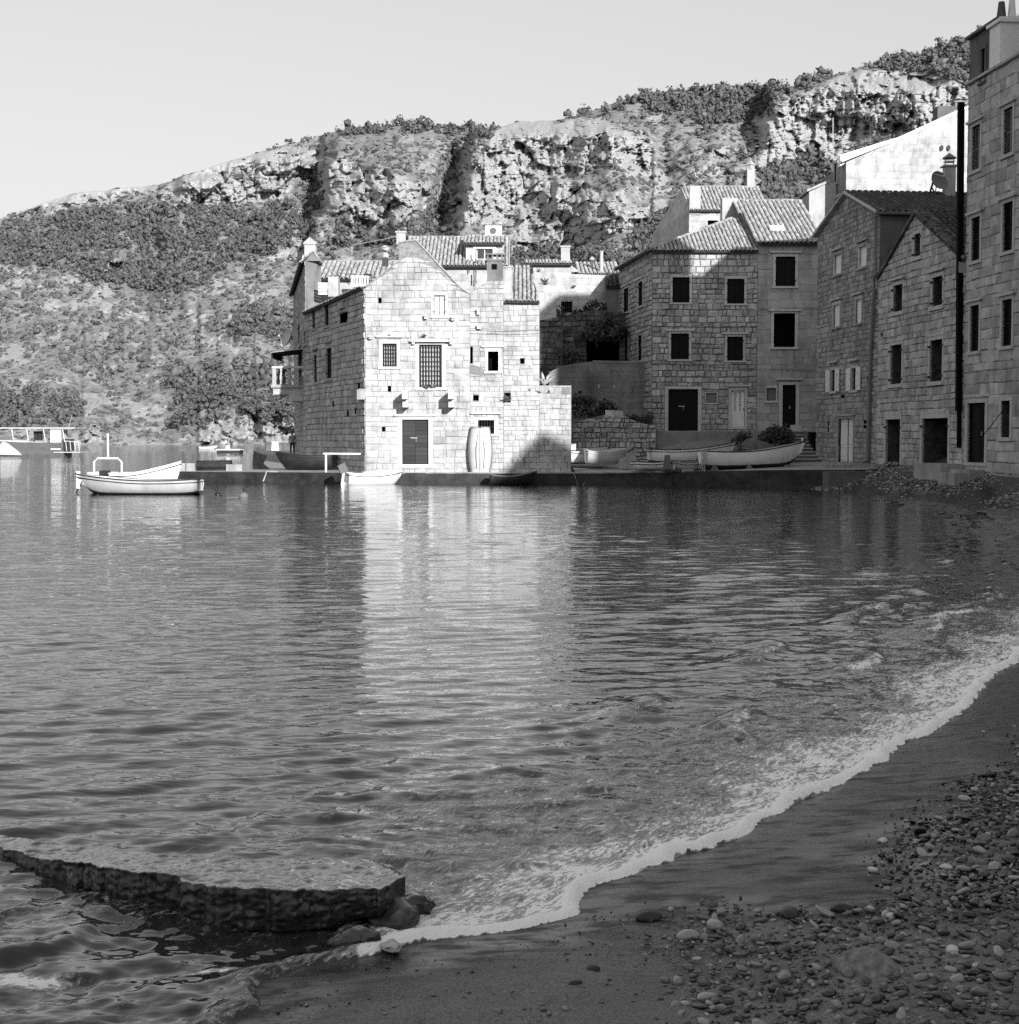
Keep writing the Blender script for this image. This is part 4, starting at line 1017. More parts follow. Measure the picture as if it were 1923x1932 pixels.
# ---------------------------------------------------------------- right-hand house of the sunlit pair
A2 = thing('chimney_stone_house', 'sunlit stone house with pierced square chimney joined to the gabled house', 'house', (XY(950, 892, YA)[0], YA, .5))
W = Wall(XY(887, 800, YA), XY(1078, 800, YA)); WB = W
W.op(920.8, 663, 940.6, 700, kind='dark', depth=.8, hood=True, hoodz=.2, fw=.15)
W.op(902, 792.4, 933, 818.6, kind='bars', nv=6, nh=1, hood=True, hoodz=.30, fw=.2)
W.op(887.5, 654, 892.2, 686, kind='dark', frame=False, depth=.5, recess_name='niche')
W.op(893, 745.5, 903.5, 756, kind='dark', frame=False, depth=.4, recess_name='putlog_hole')
W.op(951.5, 741, 963.5, 759, kind='dark', frame=False, depth=.5, recess_name='niche', inner='inner_stone')
W.op(981.6, 676, 989.6, 686, kind='dark', frame=False, depth=.4, recess_name='putlog_hole')
top2 = [(887, 554.6), (919, 530), (950, 530), (950.4, 562), (1017.6, 567), (1018, 727.4), (1078, 727.4)]
out2 = U(W, [(887, 900), (1078, 900), (1078, 727.4), (1018, 727.4), (1018, 567), (950, 562), (950, 530), (919, 530), (887, 554.6)])
W.cap = 300
ua, ub = W.uz(950, 600)[0], W.uz(1018, 600)[0]; kw2 = dict(ch=(.21, .33), cw=(.22, .55), proud=.028, joint=.010, mat=M['stone_white']); W.cap = 130
wa2 = W.make(A2, 'front_wall', out2, M['mortar_white'], 'trim_white', U(W, [(887, 554.6), (919, 530), (951, 530)]), 0.0, ua, .45, seed=8, **kw2)
W.stones(A2, wa2, U(W, [(950, 562), (1018, 567)]), ua, ub, .45, seed=9, **kw2); W.stones(A2, wa2, U(W, [(1018, 727.4), (1078, 727.4)]), ub, W.len, .45, seed=10, **kw2)
for x0, x1, y0, y1 in ((900, 905, 583, 594), (900, 908, 613, 621)): corbel(W, A2, x0, x1, y0, y1, .3)
# rendered patch
mb = MB(); W.slab(mb, U(W, [(886.5, 688), (900, 690), (925, 703), (936, 708), (905, 708), (886.5, 704)]), .0, .05); mb.build('render_patch', M['render'], A2)
x0, x1 = atY(919, 600, YA).x, atY(949, 600, YA).x
c = chimney(A2, (x0, YA + .02, zY(543, YA)), (x1, YA + .85, zY(492, YA)), M['render'], 'holes')
mb = MB(); mb.obox(atY(933, 503, YA - .0), (.13, 0, 0), (0, .03, 0), (0, 0, .13)); mb.build('flue_hole', M['dark'], c)
x2 = atY(965.6, 600, YA).x; mb = MB(); mb.box((x1 + .003, YA + .01, zY(563, YA)), (x2, YA + .8, zY(505, YA))); mb.box((x1 + .003, YA - .03, zY(505, YA)), (x2 + .05, YA + .85, zY(502, YA))); mb.build('gable_pier', M['stone_white'], A2)
pR = [atY(953, 567, YA - .12), atY(1018.5, 568, YA - .12), atY(1000, 503, 79.5), atY(962, 500, 79.5)]
roof(A2, pR, M['tile'], seed=6, cap=90)
body(A2, 'rear_wall', [(W.o.x, YA, 0, 8), (atY(1018, 600, YA).x, YA, 0, 9.2), (atY(1018, 600, YA).x, 80, 0, 9.2), (W.o.x, 80, 0, 9.2)], M['stone_white'])
mb = MB(); xr = atY(1018, 700, YA).x; xs = atY(1078, 700, YA).x; zt = zY(727.4, YA)
mb.add([(xr, YA, zt), (xs, YA, zt), (xs, 78.5, zt), (xr, 78.5, zt), (xs, YA, .3), (xs, 78.5, .3), (xr, 78.5, .3)], [(0, 1, 2, 3), (1, 4, 5, 2), (2, 5, 6, 3)])
mb.build('terrace_block', M['stone_white'], A2)
mb = MB(); W.mbox(mb, W.uz(1060, 740)[0], W.uz(1060, 744)[1], W.uz(1077, 740)[0], W.uz(1060, 730)[1], .0, .045); mb.build('corner_patch', M['render'], A2)
for yy in (623, 629):
    mb = MB(); mb.tube([W.pt(*W.uz(888, yy), .06), W.pt(*W.uz(950, yy + 2.5), .05), W.pt(*W.uz(1018, yy + .5), .06)], .008, 4); mb.build('cable', M['iron'], A2)

# ---------------------------------------------------------------- house with the dormer behind
E = thing('dormer_house', 'house behind the sunlit gable with tiled roof and flat-fronted dormer window', 'house', (-3, 79.5, .8))
YE = 79.5
W = Wall(XY(760, 500, YE), XY(968, 500, YE))
outE = U(W, [(760, 760), (968, 760), (968, 500), (760, 500)])
W.make(E, 'front_wall', outE, M['render_light'], 'trim', U(W, [(760, 516), (968, 516)]), 0, W.len, zY(560, YE), ch=(.4, .6), cw=(.7, 1.2), proud=.02, joint=.012, mat=M['stone_white'], seed=31, zmax=zY(521, YE))
e0, e1 = atY(760, 500, YE - .25), atY(960, 500, YE - .25); r0, r1 = atY(768, 449, 84.0), atY(955, 447, 84.0)
roof(E, [e0, e1, Vector((e1.x, r1.y, r1.z)), Vector((e0.x, r0.y, r0.z))], M['tile'], seed=9, cap=200)
ridge(E, (e0.x, r0.y, r0.z), (e1.x, r1.y, r1.z), M['tile'])
body(E, 'rear_wall', [(e0.x, YE, 0, e0.z), (e1.x, YE, 0, e1.z), (e1.x, 88.5, 0, e1.z), (e0.x, 88.5, 0, e0.z)], M['render_light'])
for xx, nm in ((e0.x, 'gable_wall'), (e1.x, 'gable_wall')):
    mb = MB(); mb.prism([(xx, YE, e0.z - .02), (xx, 88.5, e0.z - .02), (xx, 84, r0.z - .1)], (.06, 0, 0)); mb.build(nm, M['render_light'], E)
mb = MB(); mb.add([(e0.x, 84, r0.z), (e1.x, 84, r1.z), (e1.x, 88.7, e1.z), (e0.x, 88.7, e0.z)], [(0, 1, 2, 3)]); mb.build('rear_roof', M['tile'], E)
# dormer
YD = 79.9
d0, d1 = atY(879, 460, YD), atY(948, 460, YD); zt = zY(460, YD); zb = zY(512, YD)
W = Wall((d0.x, YD), (d1.x, YD))
W.op(899, 469, 930, 501, kind='sash', mat='white_paint', fw=.16, trim='white_paint')
W.make(E, 'dormer_wall', [(0, zb), (W.len, zb), (W.len, zt), (0, zt)], M['render_light'], 'white_paint', [], 0, 0, 0)
mb = MB()
for xx in (d0.x, d1.x): mb.add([(xx, YD, zb), (xx, 84, zb + 2), (xx, 84, zt + .1), (xx, YD, zt)], [(0, 1, 2, 3)])
mb.build('dormer_cheek', M['render_light'], E)
roof(E, [Vector((d0.x - .15, YD - .2, zt + .02)), Vector((d1.x + .1, YD - .2, zt + .02)), Vector((d1.x + .1, 82.6, zY(445, 82.6))), Vector((d0.x - .15, 82.6, zY(445, 82.6)))], M['tile'], seed=10, name='dormer_roof', cap=60)
mb = MB()
for x in (902, 908, 914, 920, 926): mb.tube([atY(x, 489, YD - .05), atY(x, 501, YD - .05)], .012, 4)
mb.tube([atY(899, 489, YD - .05), atY(930, 489, YD - .05)], .015, 4); mb.build('window_rail', M['steel'], E)
mb = MB(); mb.tube([atY(898, 470, YE - .28), atY(898, 536, YE - .28)], .03, 5); mb.tube([atY(885, 500, YE - .22), atY(885, 515, YE - .22)], .03, 5); mb.tube([atY(890, 518, YE - .05), atY(890, 538, YE - .05)], .03, 5); mb.build('vent_pipe', M['iron'], E)
c0 = atY(757, 447, 82); chimney(E, (c0.x - .25, 81.8, zY(462, 82)), (c0.x + .25, 82.3, zY(440, 82)), M['render_light'])
ac = atY(934, 446, 83.6); mb = MB(); mb.box((ac.x - .55, 83.2, ac.z - .05), (ac.x + .4, 83.7, ac.z + .55)); aco = mb.build('air_conditioner', M['white_paint'], E)
mb = MB(); mb.lathe((0, 0, 0), [(.19, -.01), (.19, .01)], 14)
mb.V = [Vector((ac.x - .1 + v.x, 83.18 + v.z, ac.z + .26 + v.y)) for v in mb.V]; mb.build('fan_grille', M['wood_mid'], aco)
# roof terrace rails on poles
mb = MB()
for (xa, ya), (xb, yb) in (((662, 463), (768, 443)), ((655, 479), (752, 462)), ((650, 478), (735, 465))): mb.tube([atY(xa, ya, 86), atY(xb, yb, 83)], .025, 5)
for xx, y0, y1 in ((664, 462, 494), (660, 478, 494)): mb.tube([atY(xx, y0, 86), atY(xx, y1, 86)], .03, 5)
mb.build('pergola_rails', M['steel'], E)
mb = MB(); p = atY(727, 492, 85.5); mb.lathe((p.x, p.y, p.z - .3), [(.2, 0), (.2, .75), (.2, .76)], 10); q = mb.build('vent_chimney', M['render_light'], E)
mb = MB(); mb.lathe((p.x, p.y, p.z + .46), [(.02, 0), (.2, .08), (.27, .22), (.2, .38), (.02, .44)], 10); mb.build('vent_ball', M['render_light'], q, True)

# ---------------------------------------------------------------- low tiled house left of it
Fh = thing('tiled_rear_house', 'low house with ridged tile roof and terrace balustrade behind the side wall', 'house', (-10.5, 89, .8))
YF = 88.6
f0, f1 = atY(596, 526, YF), atY(742, 526, YF)
W = Wall((f0.x, YF), (f1.x, YF)); 
W.make(Fh, 'front_wall', U(W, [(596, 700), (742, 700), (742, 526), (596, 526)]), M['render_light'], 'trim', [], 0, 0, 0)
g0, g1 = atY(594, 493, 92), atY(742, 493, 92)
roof(Fh, [f0 + Vector((0, -.2, 0)), f1 + Vector((0, -.2, 0)), Vector((f1.x, 92.2, g1.z)), Vector((f0.x, 92.2, g0.z))], M['tile'], pitch=.3, seed=12, cap=160)
ridge(Fh, (f0.x, 92.2, g0.z), (f1.x, 92.2, g0.z), M['tile'])
body(Fh, 'rear_wall', [(f0.x, YF, 0, f0.z), (f1.x, YF, 0, f0.z), (f1.x, 96, 0, f0.z), (f0.x, 96, 0, f0.z)], M['render_light'])
mb = MB(); mb.prism([(f0.x, YF, f0.z - .01), (f0.x, 96, f0.z - .01), (f0.x, 92.2, g0.z - .08)], (.05, 0, 0)); mb.prism([(f1.x, YF, f0.z - .01), (f1.x, 96, f0.z - .01), (f1.x, 92.2, g0.z - .08)], (.05, 0, 0)); mb.build('gable_wall', M['render'], Fh)
mb = MB(); mb.add([(f0.x, 92.2, g0.z), (f1.x, 92.2, g0.z), (f1.x, 96, f0.z), (f0.x, 96, f0.z)], [(0, 1, 2, 3)]); mb.build('rear_roof', M['tile'], Fh)
# balustrade and small block on the terrace in front of it
mb = MB(); Yt = 86.8
for i in range(9):
    x = 664 + i * 5; mb.obox(atY(x, 531, Yt), (.045, 0, 0), (0, .05, 0), (0, 0, .22))
mb.box((atY(662, 530, Yt).x, Yt - .08, zY(524, Yt)), (atY(708, 530, Yt).x, Yt + .08, zY(520.5, Yt))); mb.box((atY(662, 530, Yt).x, Yt - .08, zY(541, Yt)), (atY(708, 530, Yt).x, Yt + .08, zY(537, Yt)))
mb.build('balustrade', M['white_paint'], Fh)
mb = MB(); mb.box((atY(620, 540, 86.5).x, 86.3, zY(560, 86.5)), (atY(639, 540, 86.5).x, 87.2, zY(523, 86.5))); mb.build('chimney_block', M['render_light'], Fh)
mb = MB()
for i in range(4): mb.box((atY(601, 540, 86.5).x, 86.4, zY(556 - i * 6, 86.5)), (atY(618, 540, 86.5).x, 86.5, zY(551.5 - i * 6, 86.5)))
mb.build('louvre_screen', M['white_paint'], Fh)

# ---------------------------------------------------------------- far-left house with the balcony
G = thing('balcony_house', 'narrow shaded house with stone balcony at the left end of the waterfront row', 'house', (-14, 95, .8))
G_f = XY(556, 800, 108); G_n = (A_f[0] - .02, A_f[1] + .05)
W = Wall(G_f, G_n); W.cap = 120
zg = W.uz(572, 505)[1]
W.op(563.5, 612, 566.5, 640, kind='shutter', fw=.1); W.op(563, 655, 569, 715, kind='dark', fw=.1, depth=.6)
W.op(575, 625, 578, 650, kind='shutter', fw=.08)
W.make(G, 'side_wall', [(0, .3), (W.len, .3), (W.len, zg), (0, zg)], M['mortar'], 'stone_smooth', [(0, zg), (W.len, zg)], 0, W.len, .4, ch=(.25, .4), cw=(.3, .8), proud=.04, joint=.014, mat=M['stone'], seed=14)
ga = Vector((G_n[0], G_n[1], zg)); gb = Vector((G_f[0], G_f[1], zg))
roof(G, [gb + Vector((-.2, 0, 0)), ga + Vector((-.2, 0, 0)), Vector((ga.x + .42, ga.y + .3, zg + .55)), Vector((gb.x + .42, gb.y, zg + .55))], M['tile'], seed=15, cap=100)
body(G, 'rear_wall', [(gb.x, gb.y, 0, zg), (ga.x, ga.y, 0, zg), (ga.x + .85, ga.y + .6, 0, zg), (gb.x + .85, gb.y, 0, zg)], M['render'])
mb = MB(); mb.prism([(ga.x, ga.y, zg), (ga.x + .85, ga.y + .05, zg), (ga.x + .42, ga.y + .02, zg + .5)], (0, .1, 0)); mb.build('gable_wall', M['render'], G)
roof(G, [Vector((ga.x + .85, ga.y + .2, zg)), Vector((gb.x + .85, gb.y, zg)), Vector((gb.x + .42, gb.y, zg + .55)), Vector((ga.x + .42, ga.y + .2, zg + .55))], M['tile'], seed=16, cap=20)
c0 = atY(586.5, 470, 91); chimney(G, (c0.x - .36, 90.7, zY(510, 91)), (c0.x + .34, 91.4, zY(462, 91)), M['render_light'], 'gable')
mb = MB(); c1 = atY(573.5, 492, 91); mb.lathe((c1.x, 91, c1.z - .4), [(.12, 0), (.12, .5), (.16, .55), (.05, .8)], 8); mb.build('vent_pipe', M['white_paint'], G)
# balcony
bx0, bx1 = atY(516, 710, 91).x, W.pt(W.uz(577, 700)[0], 0).x + .5; by0, by1 = 90.8, 95.2; zf = zY(726, 91); zr = zY(691, 91)
mb = MB(); mb.box((bx0 - .1, by0 - .1, zf - .18), (bx1, by1, zf)); bal = mb.build('balcony', M['stone'], G)
mb = MB(); mb.box((bx0 - .06, by0 - .06, zr - .14), (bx1, by0 + .2, zr)); mb.box((bx0 - .06, by0 + .203, zr - .14), (bx0 + .2, by1, zr)); mb.build('handrail', M['stone'], bal)
pr = [(.10, 0), (.10, .08), (.06, .12), (.115, .36), (.06, .62), (.05, .72), (.09, .78), (.09, .86)]
hh = zr - .14 - zf
for x in np.linspace(bx0 + .5, bx1 - .35, 5):
    mb = MB(); mb.lathe((x, by0 + .07, zf), [(r, z / .86 * hh) for r, z in pr], 8); mb.build('baluster', M['stone'], bal, True)
for y in np.linspace(by0 + .5, by1 - .3, 9):
    mb = MB(); mb.lathe((bx0 + .07, y, zf), [(r, z / .86 * hh) for r, z in pr], 8); mb.build('baluster', M['stone'], bal, True)
mb = MB(); mb.box((bx0 - .03, by0 - .03, zf), (bx0 + .2, by0 + .2, zr - .143)); mb.build('pier', M['stone'], bal)
for y in (by0 + .25, by0 + 1.9, by0 + 3.5):
    for k, (l, h) in enumerate(((1.0, .36), (.68, .34), (.38, .32))):
        mb = MB(); mb.box((bx1 - (bx1 - bx0) * l, y - .17, zf - .18 - .42 * (k + 1)), (bx1, y + .17, zf - .183 - .42 * k)); mb.build('bracket', M['stone'], bal)
p = atY(590, 706, 90.6); 
AW = thing('balcony_awning', 'dark fabric awning stretched over the stone balcony', 'awning', (bx0, by0, zr))
mb = MB(); za = zY(667, 92); mb.add([(bx0 - .1, by0, za), (bx1, by0, za + .35), (bx1, by1, za + .35), (bx0 - .1, by1, za), (bx0 - .1, by0, za - .35), (bx0 - .1, by1, za - .35)], [(0, 1, 2, 3), (0, 3, 5, 4)]); cl = mb.build('canvas', M['cloth_dark'], AW)
for y in (by0, by1):
    mb = MB(); mb.tube([(bx0 - .05, y, zr - .1), (bx0 - .05, y, za)], .03, 6); mb.build('post', M['iron'], AW)
mb = MB(); mb.tube([(bx0 - .1, by0, za), (bx1, by0, za + .35)], .03, 6); mb.build('rafter', M['steel'], AW)
def dish(pos, nrm, r, label, arm=None, mat='hull_pale'):
    nrm = Vector(nrm).normalized(); a = nrm.orthogonal().normalized(); b = nrm.cross(a); pos = Vector(pos)
    t = thing('satellite_dish', label, 'satellite dish', pos)
    mb = MB(); V = []; Fc = []; n = 18
    for q, off in ((0, 0), (1, -.02)):
        for k in range(5):
            rr = r * k / 4
            for i in range(n): V.append(pos + a * rr * math.cos(2 * math.pi * i / n) + b * rr * math.sin(2 * math.pi * i / n) + nrm * (.35 * rr * rr / r + off))
    for q in (0, 1):
        for k in range(4):
            for i in range(n): j = q * 5 * n; f = (j + k * n + i, j + k * n + (i + 1) % n, j + (k + 1) * n + (i + 1) % n, j + (k + 1) * n + i); Fc.append(f if q == 0 else f[::-1])
    mb.add(V, Fc); mb.build('reflector', M[mat], t, True)
    mb = MB(); mb.tube([pos - b * r * .9 + nrm * .1, pos + nrm * r * 1.1 - b * r * .1], .02, 5); mb.obox(pos + nrm * r * 1.1 - b * r * .1, (.05, 0, 0), (0, .05, 0), (0, 0, .06)); mb.build('feed_arm', M['steel'], t)
    mb = MB(); mb.tube([pos - nrm * .05, arm or pos - Vector((0, 0, r * 1.5))], .03, 5); mb.build('mast', M['steel'], t); return t
dish(atY(545, 640, 92.5), (-.75, -.5, .35), .62, 'satellite dish above the stone balcony', Vector((atY(556, 665, 92.5))))
LMP = thing('globe_lamp', 'white globe lamp hanging at the balcony corner beside the house wall', 'lamp', atY(576, 706, 90.5))
mb = MB(); p = atY(576, 706, 90.5); mb.lathe((p.x, p.y, p.z - .2), [(.02, 0), (.14, .05), (.2, .2), (.14, .35), (.02, .4)], 12); mb.build('globe', M['white_paint'], LMP, True)
mb = MB(); mb.tube([(p.x, p.y, p.z + .2), (p.x + .1, p.y + .4, p.z + .35), (p.x + .3, p.y + .7, p.z + .3)], .02, 5); mb.build('bracket', M['iron'], LMP)

# ---------------------------------------------------------------- middle house with the tiled coping
YM = 93.0
Mh = thing('middle_plaster_house', 'half sunlit plaster house with tile-topped wall between the white house and the corner house', 'house', (4, YM, 4))
W = Wall(XY(1006, 600, YM), XY(1149, 600, YM)); W.cap = 110
W.op(1059, 569, 1080, 590, kind='bars', nv=5, nh=1, frame=False, depth=.4)
outM = U(W, [(1006, 720), (1149, 720), (1149, 519), (1078, 517), (1078, 497), (1006, 497)])
W.make(Mh, 'front_wall', outM, M['render_light'], 'trim', U(W, [(1006, 499), (1078, 499), (1078.3, 519), (1149, 521)]), 0, W.len, zY(720, YM), ch=(.35, .5), cw=(.45, 1.0), proud=.02, joint=.008, mat=M['render_stone'] if 'render_stone' in M else M['stone_white'], seed=21)
ca, cb = atY(991, 497, YM - .25), atY(1080, 497, YM - .25)
roof(Mh, [ca, cb, cb + Vector((0, 1.3, .35)), ca + Vector((0, 1.3, .35))], M['tile'], seed=22, name='coping_tiles', cap=40)
body(Mh, 'rear_wall', [(W.o.x, YM, 2, zY(497, YM)), (W.pt(W.len, 0).x, YM, 2, zY(519, YM)), (W.pt(W.len, 0).x, 99, 2, zY(519, YM)), (W.o.x, 99, 2, zY(497, YM))], M['render'])
mb = MB(); mb.add([(W.o.x, YM + 1, zY(492, YM)), (W.uz(1078, 500)[0] + W.o.x, YM + 1, zY(492, YM)), (W.uz(1078, 500)[0] + W.o.x, 99, zY(497, YM)), (W.o.x, 99, zY(497, YM))], [(0, 1, 2, 3)]); mb.build('flat_roof', M['concrete'], Mh)
c0 = atY(1067, 480, YM + .6); chimney(Mh, (c0.x - .28, YM + .4, zY(498, YM + .6)), (c0.x + .28, YM + 1.0, zY(467, YM + .6)), M['render_light'])
r0, r1 = atY(1090, 517, 95), atY(1172, 517, 95); s0, s1 = atY(1092, 496, 99), atY(1172, 496, 99)
roof(Mh, [r0, r1, Vector((r1.x, 99, s1.z)), Vector((r0.x, 99, s0.z))], M['tile'], pitch=.26, seed=23, cap=120)
mb = MB()
p = atY(1135, 512, 95.5); mb.lathe((p.x, p.y, p.z - .3), [(.12, 0), (.12, 1.55), (.15, 1.56), (.15, 1.62)], 8); q = atY(1117, 500, 97); mb.lathe((q.x, q.y, q.z - .4), [(.1, 0), (.1, .7), (.2, .75), (.05, .95)], 8); mb.build('vent_pipes', M['render_light'], Mh)
p0, p1 = XY(1143, 560, 91.5), XY(1176, 560, 91.5)
roof(Mh, [atY(1143, 540, 91.5), atY(1176, 540, 91.5), atY(1176, 515, 94), atY(1143, 515, 94)], M['tile_dark'], pitch=.26, seed=24, name='lean_to_roof', cap=40)
mb = MB(); mb.box((p0[0], 91.7, 2), (p1[0], 93.1, zY(541, 91.7))); mb.build('lean_to_wall', M['render'], Mh)

# ---------------------------------------------------------------- terraced garden walls in the shade behind the terrace
TW = thing('terrace_rubble_wall', 'dark rubble terrace wall rising in steps behind the sunlit terrace block', 'wall', (4, 89, 2.5))
W = Wall(XY(1016, 700, 89.5), XY(1180, 700, 89.5)); W.cap = 200
outT = U(W, [(1016, 840), (1180, 840), (1180, 590), (1120, 585), (1016, 605)])
W.op(1107, 640, 1168, 685, kind='dark', frame=False, depth=1.2, recess_name='dark_opening')
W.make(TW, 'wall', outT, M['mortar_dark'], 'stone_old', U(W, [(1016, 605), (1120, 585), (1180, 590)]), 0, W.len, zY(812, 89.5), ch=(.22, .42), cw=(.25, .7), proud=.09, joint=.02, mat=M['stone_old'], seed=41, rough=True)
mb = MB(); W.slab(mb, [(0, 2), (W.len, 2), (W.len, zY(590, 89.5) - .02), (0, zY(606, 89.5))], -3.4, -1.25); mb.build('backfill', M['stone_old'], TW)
W = Wall(XY(1020, 700, 87.2), XY(1050, 700, 87.2)); W.cap = 40
TW2 = thing('shaded_buttress_wall', 'low shaded stone wall standing in front of the rubble terrace', 'wall', (3, 87.2, 2.5)); W.cap = 90
W = Wall(XY(1016, 700, 87.2), XY(1062, 700, 87.2)); W.cap = 90
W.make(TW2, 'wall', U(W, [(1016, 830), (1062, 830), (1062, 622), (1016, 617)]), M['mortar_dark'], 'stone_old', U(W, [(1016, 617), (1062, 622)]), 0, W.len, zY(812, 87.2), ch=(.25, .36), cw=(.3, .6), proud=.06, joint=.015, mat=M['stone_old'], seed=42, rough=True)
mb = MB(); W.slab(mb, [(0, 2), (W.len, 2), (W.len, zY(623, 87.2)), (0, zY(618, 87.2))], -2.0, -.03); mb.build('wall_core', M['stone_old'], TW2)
GW = thing('rendered_garden_wall', 'grey rendered garden wall between the rubble terrace and the corner house', 'wall', (8, 84.6, 2.5))
W = Wall(XY(1036, 700, 85), XY(1221, 700, 84.6))
for r in ((1128, 724, 1132, 731), (1157, 724, 1161, 731)): W.op(*r, kind='dark', frame=False, depth=.05, inner='trim', recess_name='drain_stone')
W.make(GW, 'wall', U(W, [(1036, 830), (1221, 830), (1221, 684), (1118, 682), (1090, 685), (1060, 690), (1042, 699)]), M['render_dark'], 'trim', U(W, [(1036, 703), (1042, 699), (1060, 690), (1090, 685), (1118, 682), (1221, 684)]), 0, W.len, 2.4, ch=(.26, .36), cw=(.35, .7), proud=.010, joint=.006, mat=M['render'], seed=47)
mb = MB(); W.slab(mb, U(W, [(1036, 830), (1221, 830), (1221, 684), (1118, 682), (1090, 685), (1060, 690), (1042, 699)]), -.45, -.06); mb.build('wall_core', M['render'], GW)
mb = MB(); W.slab(mb, U(W, [(1118, 684), (1222, 686), (1222, 682), (1118, 680)]), -.5, .06); mb.build('coping', M['render'], GW)
RW = thing('low_rubble_wall', 'broken low rubble wall behind the beached boats', 'wall', (6, 80.2, 1))
W = Wall(XY(1080, 800, 80.4), XY(1238, 800, 79.8)); W.cap = 300
topR = [(1080, 800), (1105, 790), (1140, 783), (1185, 785), (1188, 790), (1215, 800), (1238, 803)]
W.make(RW, 'wall', U(W, [(1080, 870), (1238, 870)] + topR[::-1]), M['mortar_dark'], 'stone', U(W, topR), 0, W.len, .9, ch=(.16, .32), cw=(.18, .5), proud=.10, joint=.014, mat=M['stone_b'], seed=44, rough=True)
mb = MB(); W.slab(mb, U(W, [(1080, 870), (1238, 870)] + topR[::-1]), -.8, -.04); mb.build('wall_core', M['stone_old'], RW)
for x, y, w in ((1151, 779, .5), (1168, 780, .45)):
    mb = MB(); mb.obox(W.pt(*W.uz(x, y), -.2), W.d * w * .5, W.n * .2, Vector((0, 0, .15))); mb.build('cap_stone', M['stone_b'], RW)

# ---------------------------------------------------------------- corner house (rubble part)
YB = 83.0
B1 = thing('corner_rubble_house', 'corner house of rough rubble stone with hipped tile roof and dark shutters', 'house', (XY(1230, 810, YB)[0], YB, 2.6))
xl = XY(1230, 600, YB); W = Wall(xl, XY(1429, 600, YB)); WB1 = W; W.cap = 220
zeB = W.uz(1330, 474)[1]
for r in ((1269, 523, 1301, 571), (1372, 526, 1404.4, 573), (1266, 629, 1300, 678), (1372, 635, 1402, 680.5)):
    W.op(*r, kind='shutter', mat='wood_dark', hood=r[1] > 600, hoodz=.14, fw=.14, trim='trim', sillh=.1)
W.op(1261, 734, 1317, 813, kind='plank_door', mat='wood_dark', fw=.2, trim='trim', sillh=.12, hood=False)
W.op(1332, 741, 1352.6, 760.5, kind='dark', frame=True, fw=.06, sillh=.06, lintelh=.06, depth=.06, inner='wood_mid', recess_name='wall_plaque')
W.op(1379, 736.5, 1405.4, 806, kind='glass_door', fw=.14, hood=True, hoodz=.22, trim='trim')
M['mortar_b'] = grey_mat('dark_joint_mortar', .11, .2, .95, 5, .6, 30, stain=.3)
W.make(B1, 'front_wall', [(0, 2.0), (W.len, 2.0), (W.len, zeB), (0, zeB)], M['mortar_b'], 'trim', [(0, zeB), (W.len, zeB)], 0, W.len, 2.5, ch=(.22, .42), cw=(.22, .58), proud=.06, joint=.020, mat=M['stone_b'], seed=51, rough=True)
xs = XY(1169, 600, 92); W = Wall(xs, xl); W.cap = 80
for r in ((1177.6, 544, 1187, 589), (1205.4, 531.7, 1213.7, 577.5), (1177.6, 633, 1185, 683), (1205, 632.5, 1212, 680.5)):
    W.op(*r, kind='shutter', mat='wood_dark', hood=True, hoodz=.14, fw=.12, trim='trim', sillh=.1)
W.make(B1, 'side_wall', [(0, 2.0), (W.len, 2.0), (W.len, zeB), (0, zeB)], M['mortar_b'], 'trim', [(0, zeB), (W.len, zeB)], 0, W.len, 2.5, ch=(.22, .4), cw=(.22, .55), proud=.06, joint=.02, mat=M['stone_b'], seed=52, rough=True)
xr = XY(1429, 600, YB)
apx = atY(1380, 414, 88.0)
eL = Vector((xl[0] - .2, YB - .25, zeB + .03)); eR = Vector((xr[0] + .0, YB - .25, zeB + .03)); bL = Vector((xs[0] - .25, 92.1, zeB + .03))
roof(B1, [eL, eR, Vector((xr[0], apx.y, apx.z)), apx], M['tile'], pitch=.24, seed=53, cap=200)
roof(B1, [bL, eL, apx, Vector((apx.x - .6, 92.1, apx.z))], M['tile'], pitch=.24, seed=54, cap=100)
ridge(B1, eL + Vector((0, 0, .05)), apx + Vector((0, 0, .05)), M['tile'], r=.14)
body(B1, 'rear_wall', [(xl[0], YB, 2, zeB), (xr[0], YB, 2, zeB), (xr[0], 92, 2, zeB), (xs[0], 92, 2, zeB), ], M['render'], False)
mb = MB(); W0 = WB1; W0.mbox(mb, -.05, zeB - .12, W0.len, zeB - .02, .0, .14); mb.build('cornice', M['trim'], B1)
# ---------------------------------------------------------------- corner house (dressed part)
B2 = thing('dressed_stone_house', 'taller smooth ashlar house with skylight in its tiled roof next to the corner house', 'house', (XY(1490, 810, YB)[0], YB, 2.6))
W = Wall((xr[0] + .003, YB - .05), (XY(1556, 600, YB)[0], YB - .05)); WB2 = W
zeC = W.uz(1490, 459)[1]; W.cap = 300
W.op(1463.6, 484, 1500.4, 540, kind='shutter', mat='wood_dark', hood=True, hoodz=.2, fw=.16)
W.op(1460, 591, 1500, 655, kind='dark', hood=True, hoodz=.12, fw=.16, depth=.7)
W.op(1446, 732, 1464, 756, kind='dark', fw=.06, depth=.15, inner='wood_mid', hood=False)
W.op(1476.4, 726, 1501.4, 807.5, kind='panel_door', mat='wood_dark', fw=.2, hood=True, hoodz=.28, split=.5)
W.make(B2, 'front_wall', [(0, 2.0), (W.len, 2.0), (W.len, zeC), (0, zeC)], M['mortar'], 'trim', [(0, zeC), (W.len, zeC)], 0, W.len, 2.5, ch=(.36, .46), cw=(.45, .95), proud=.014, joint=.007, mat=M['stone_smooth'], seed=55)
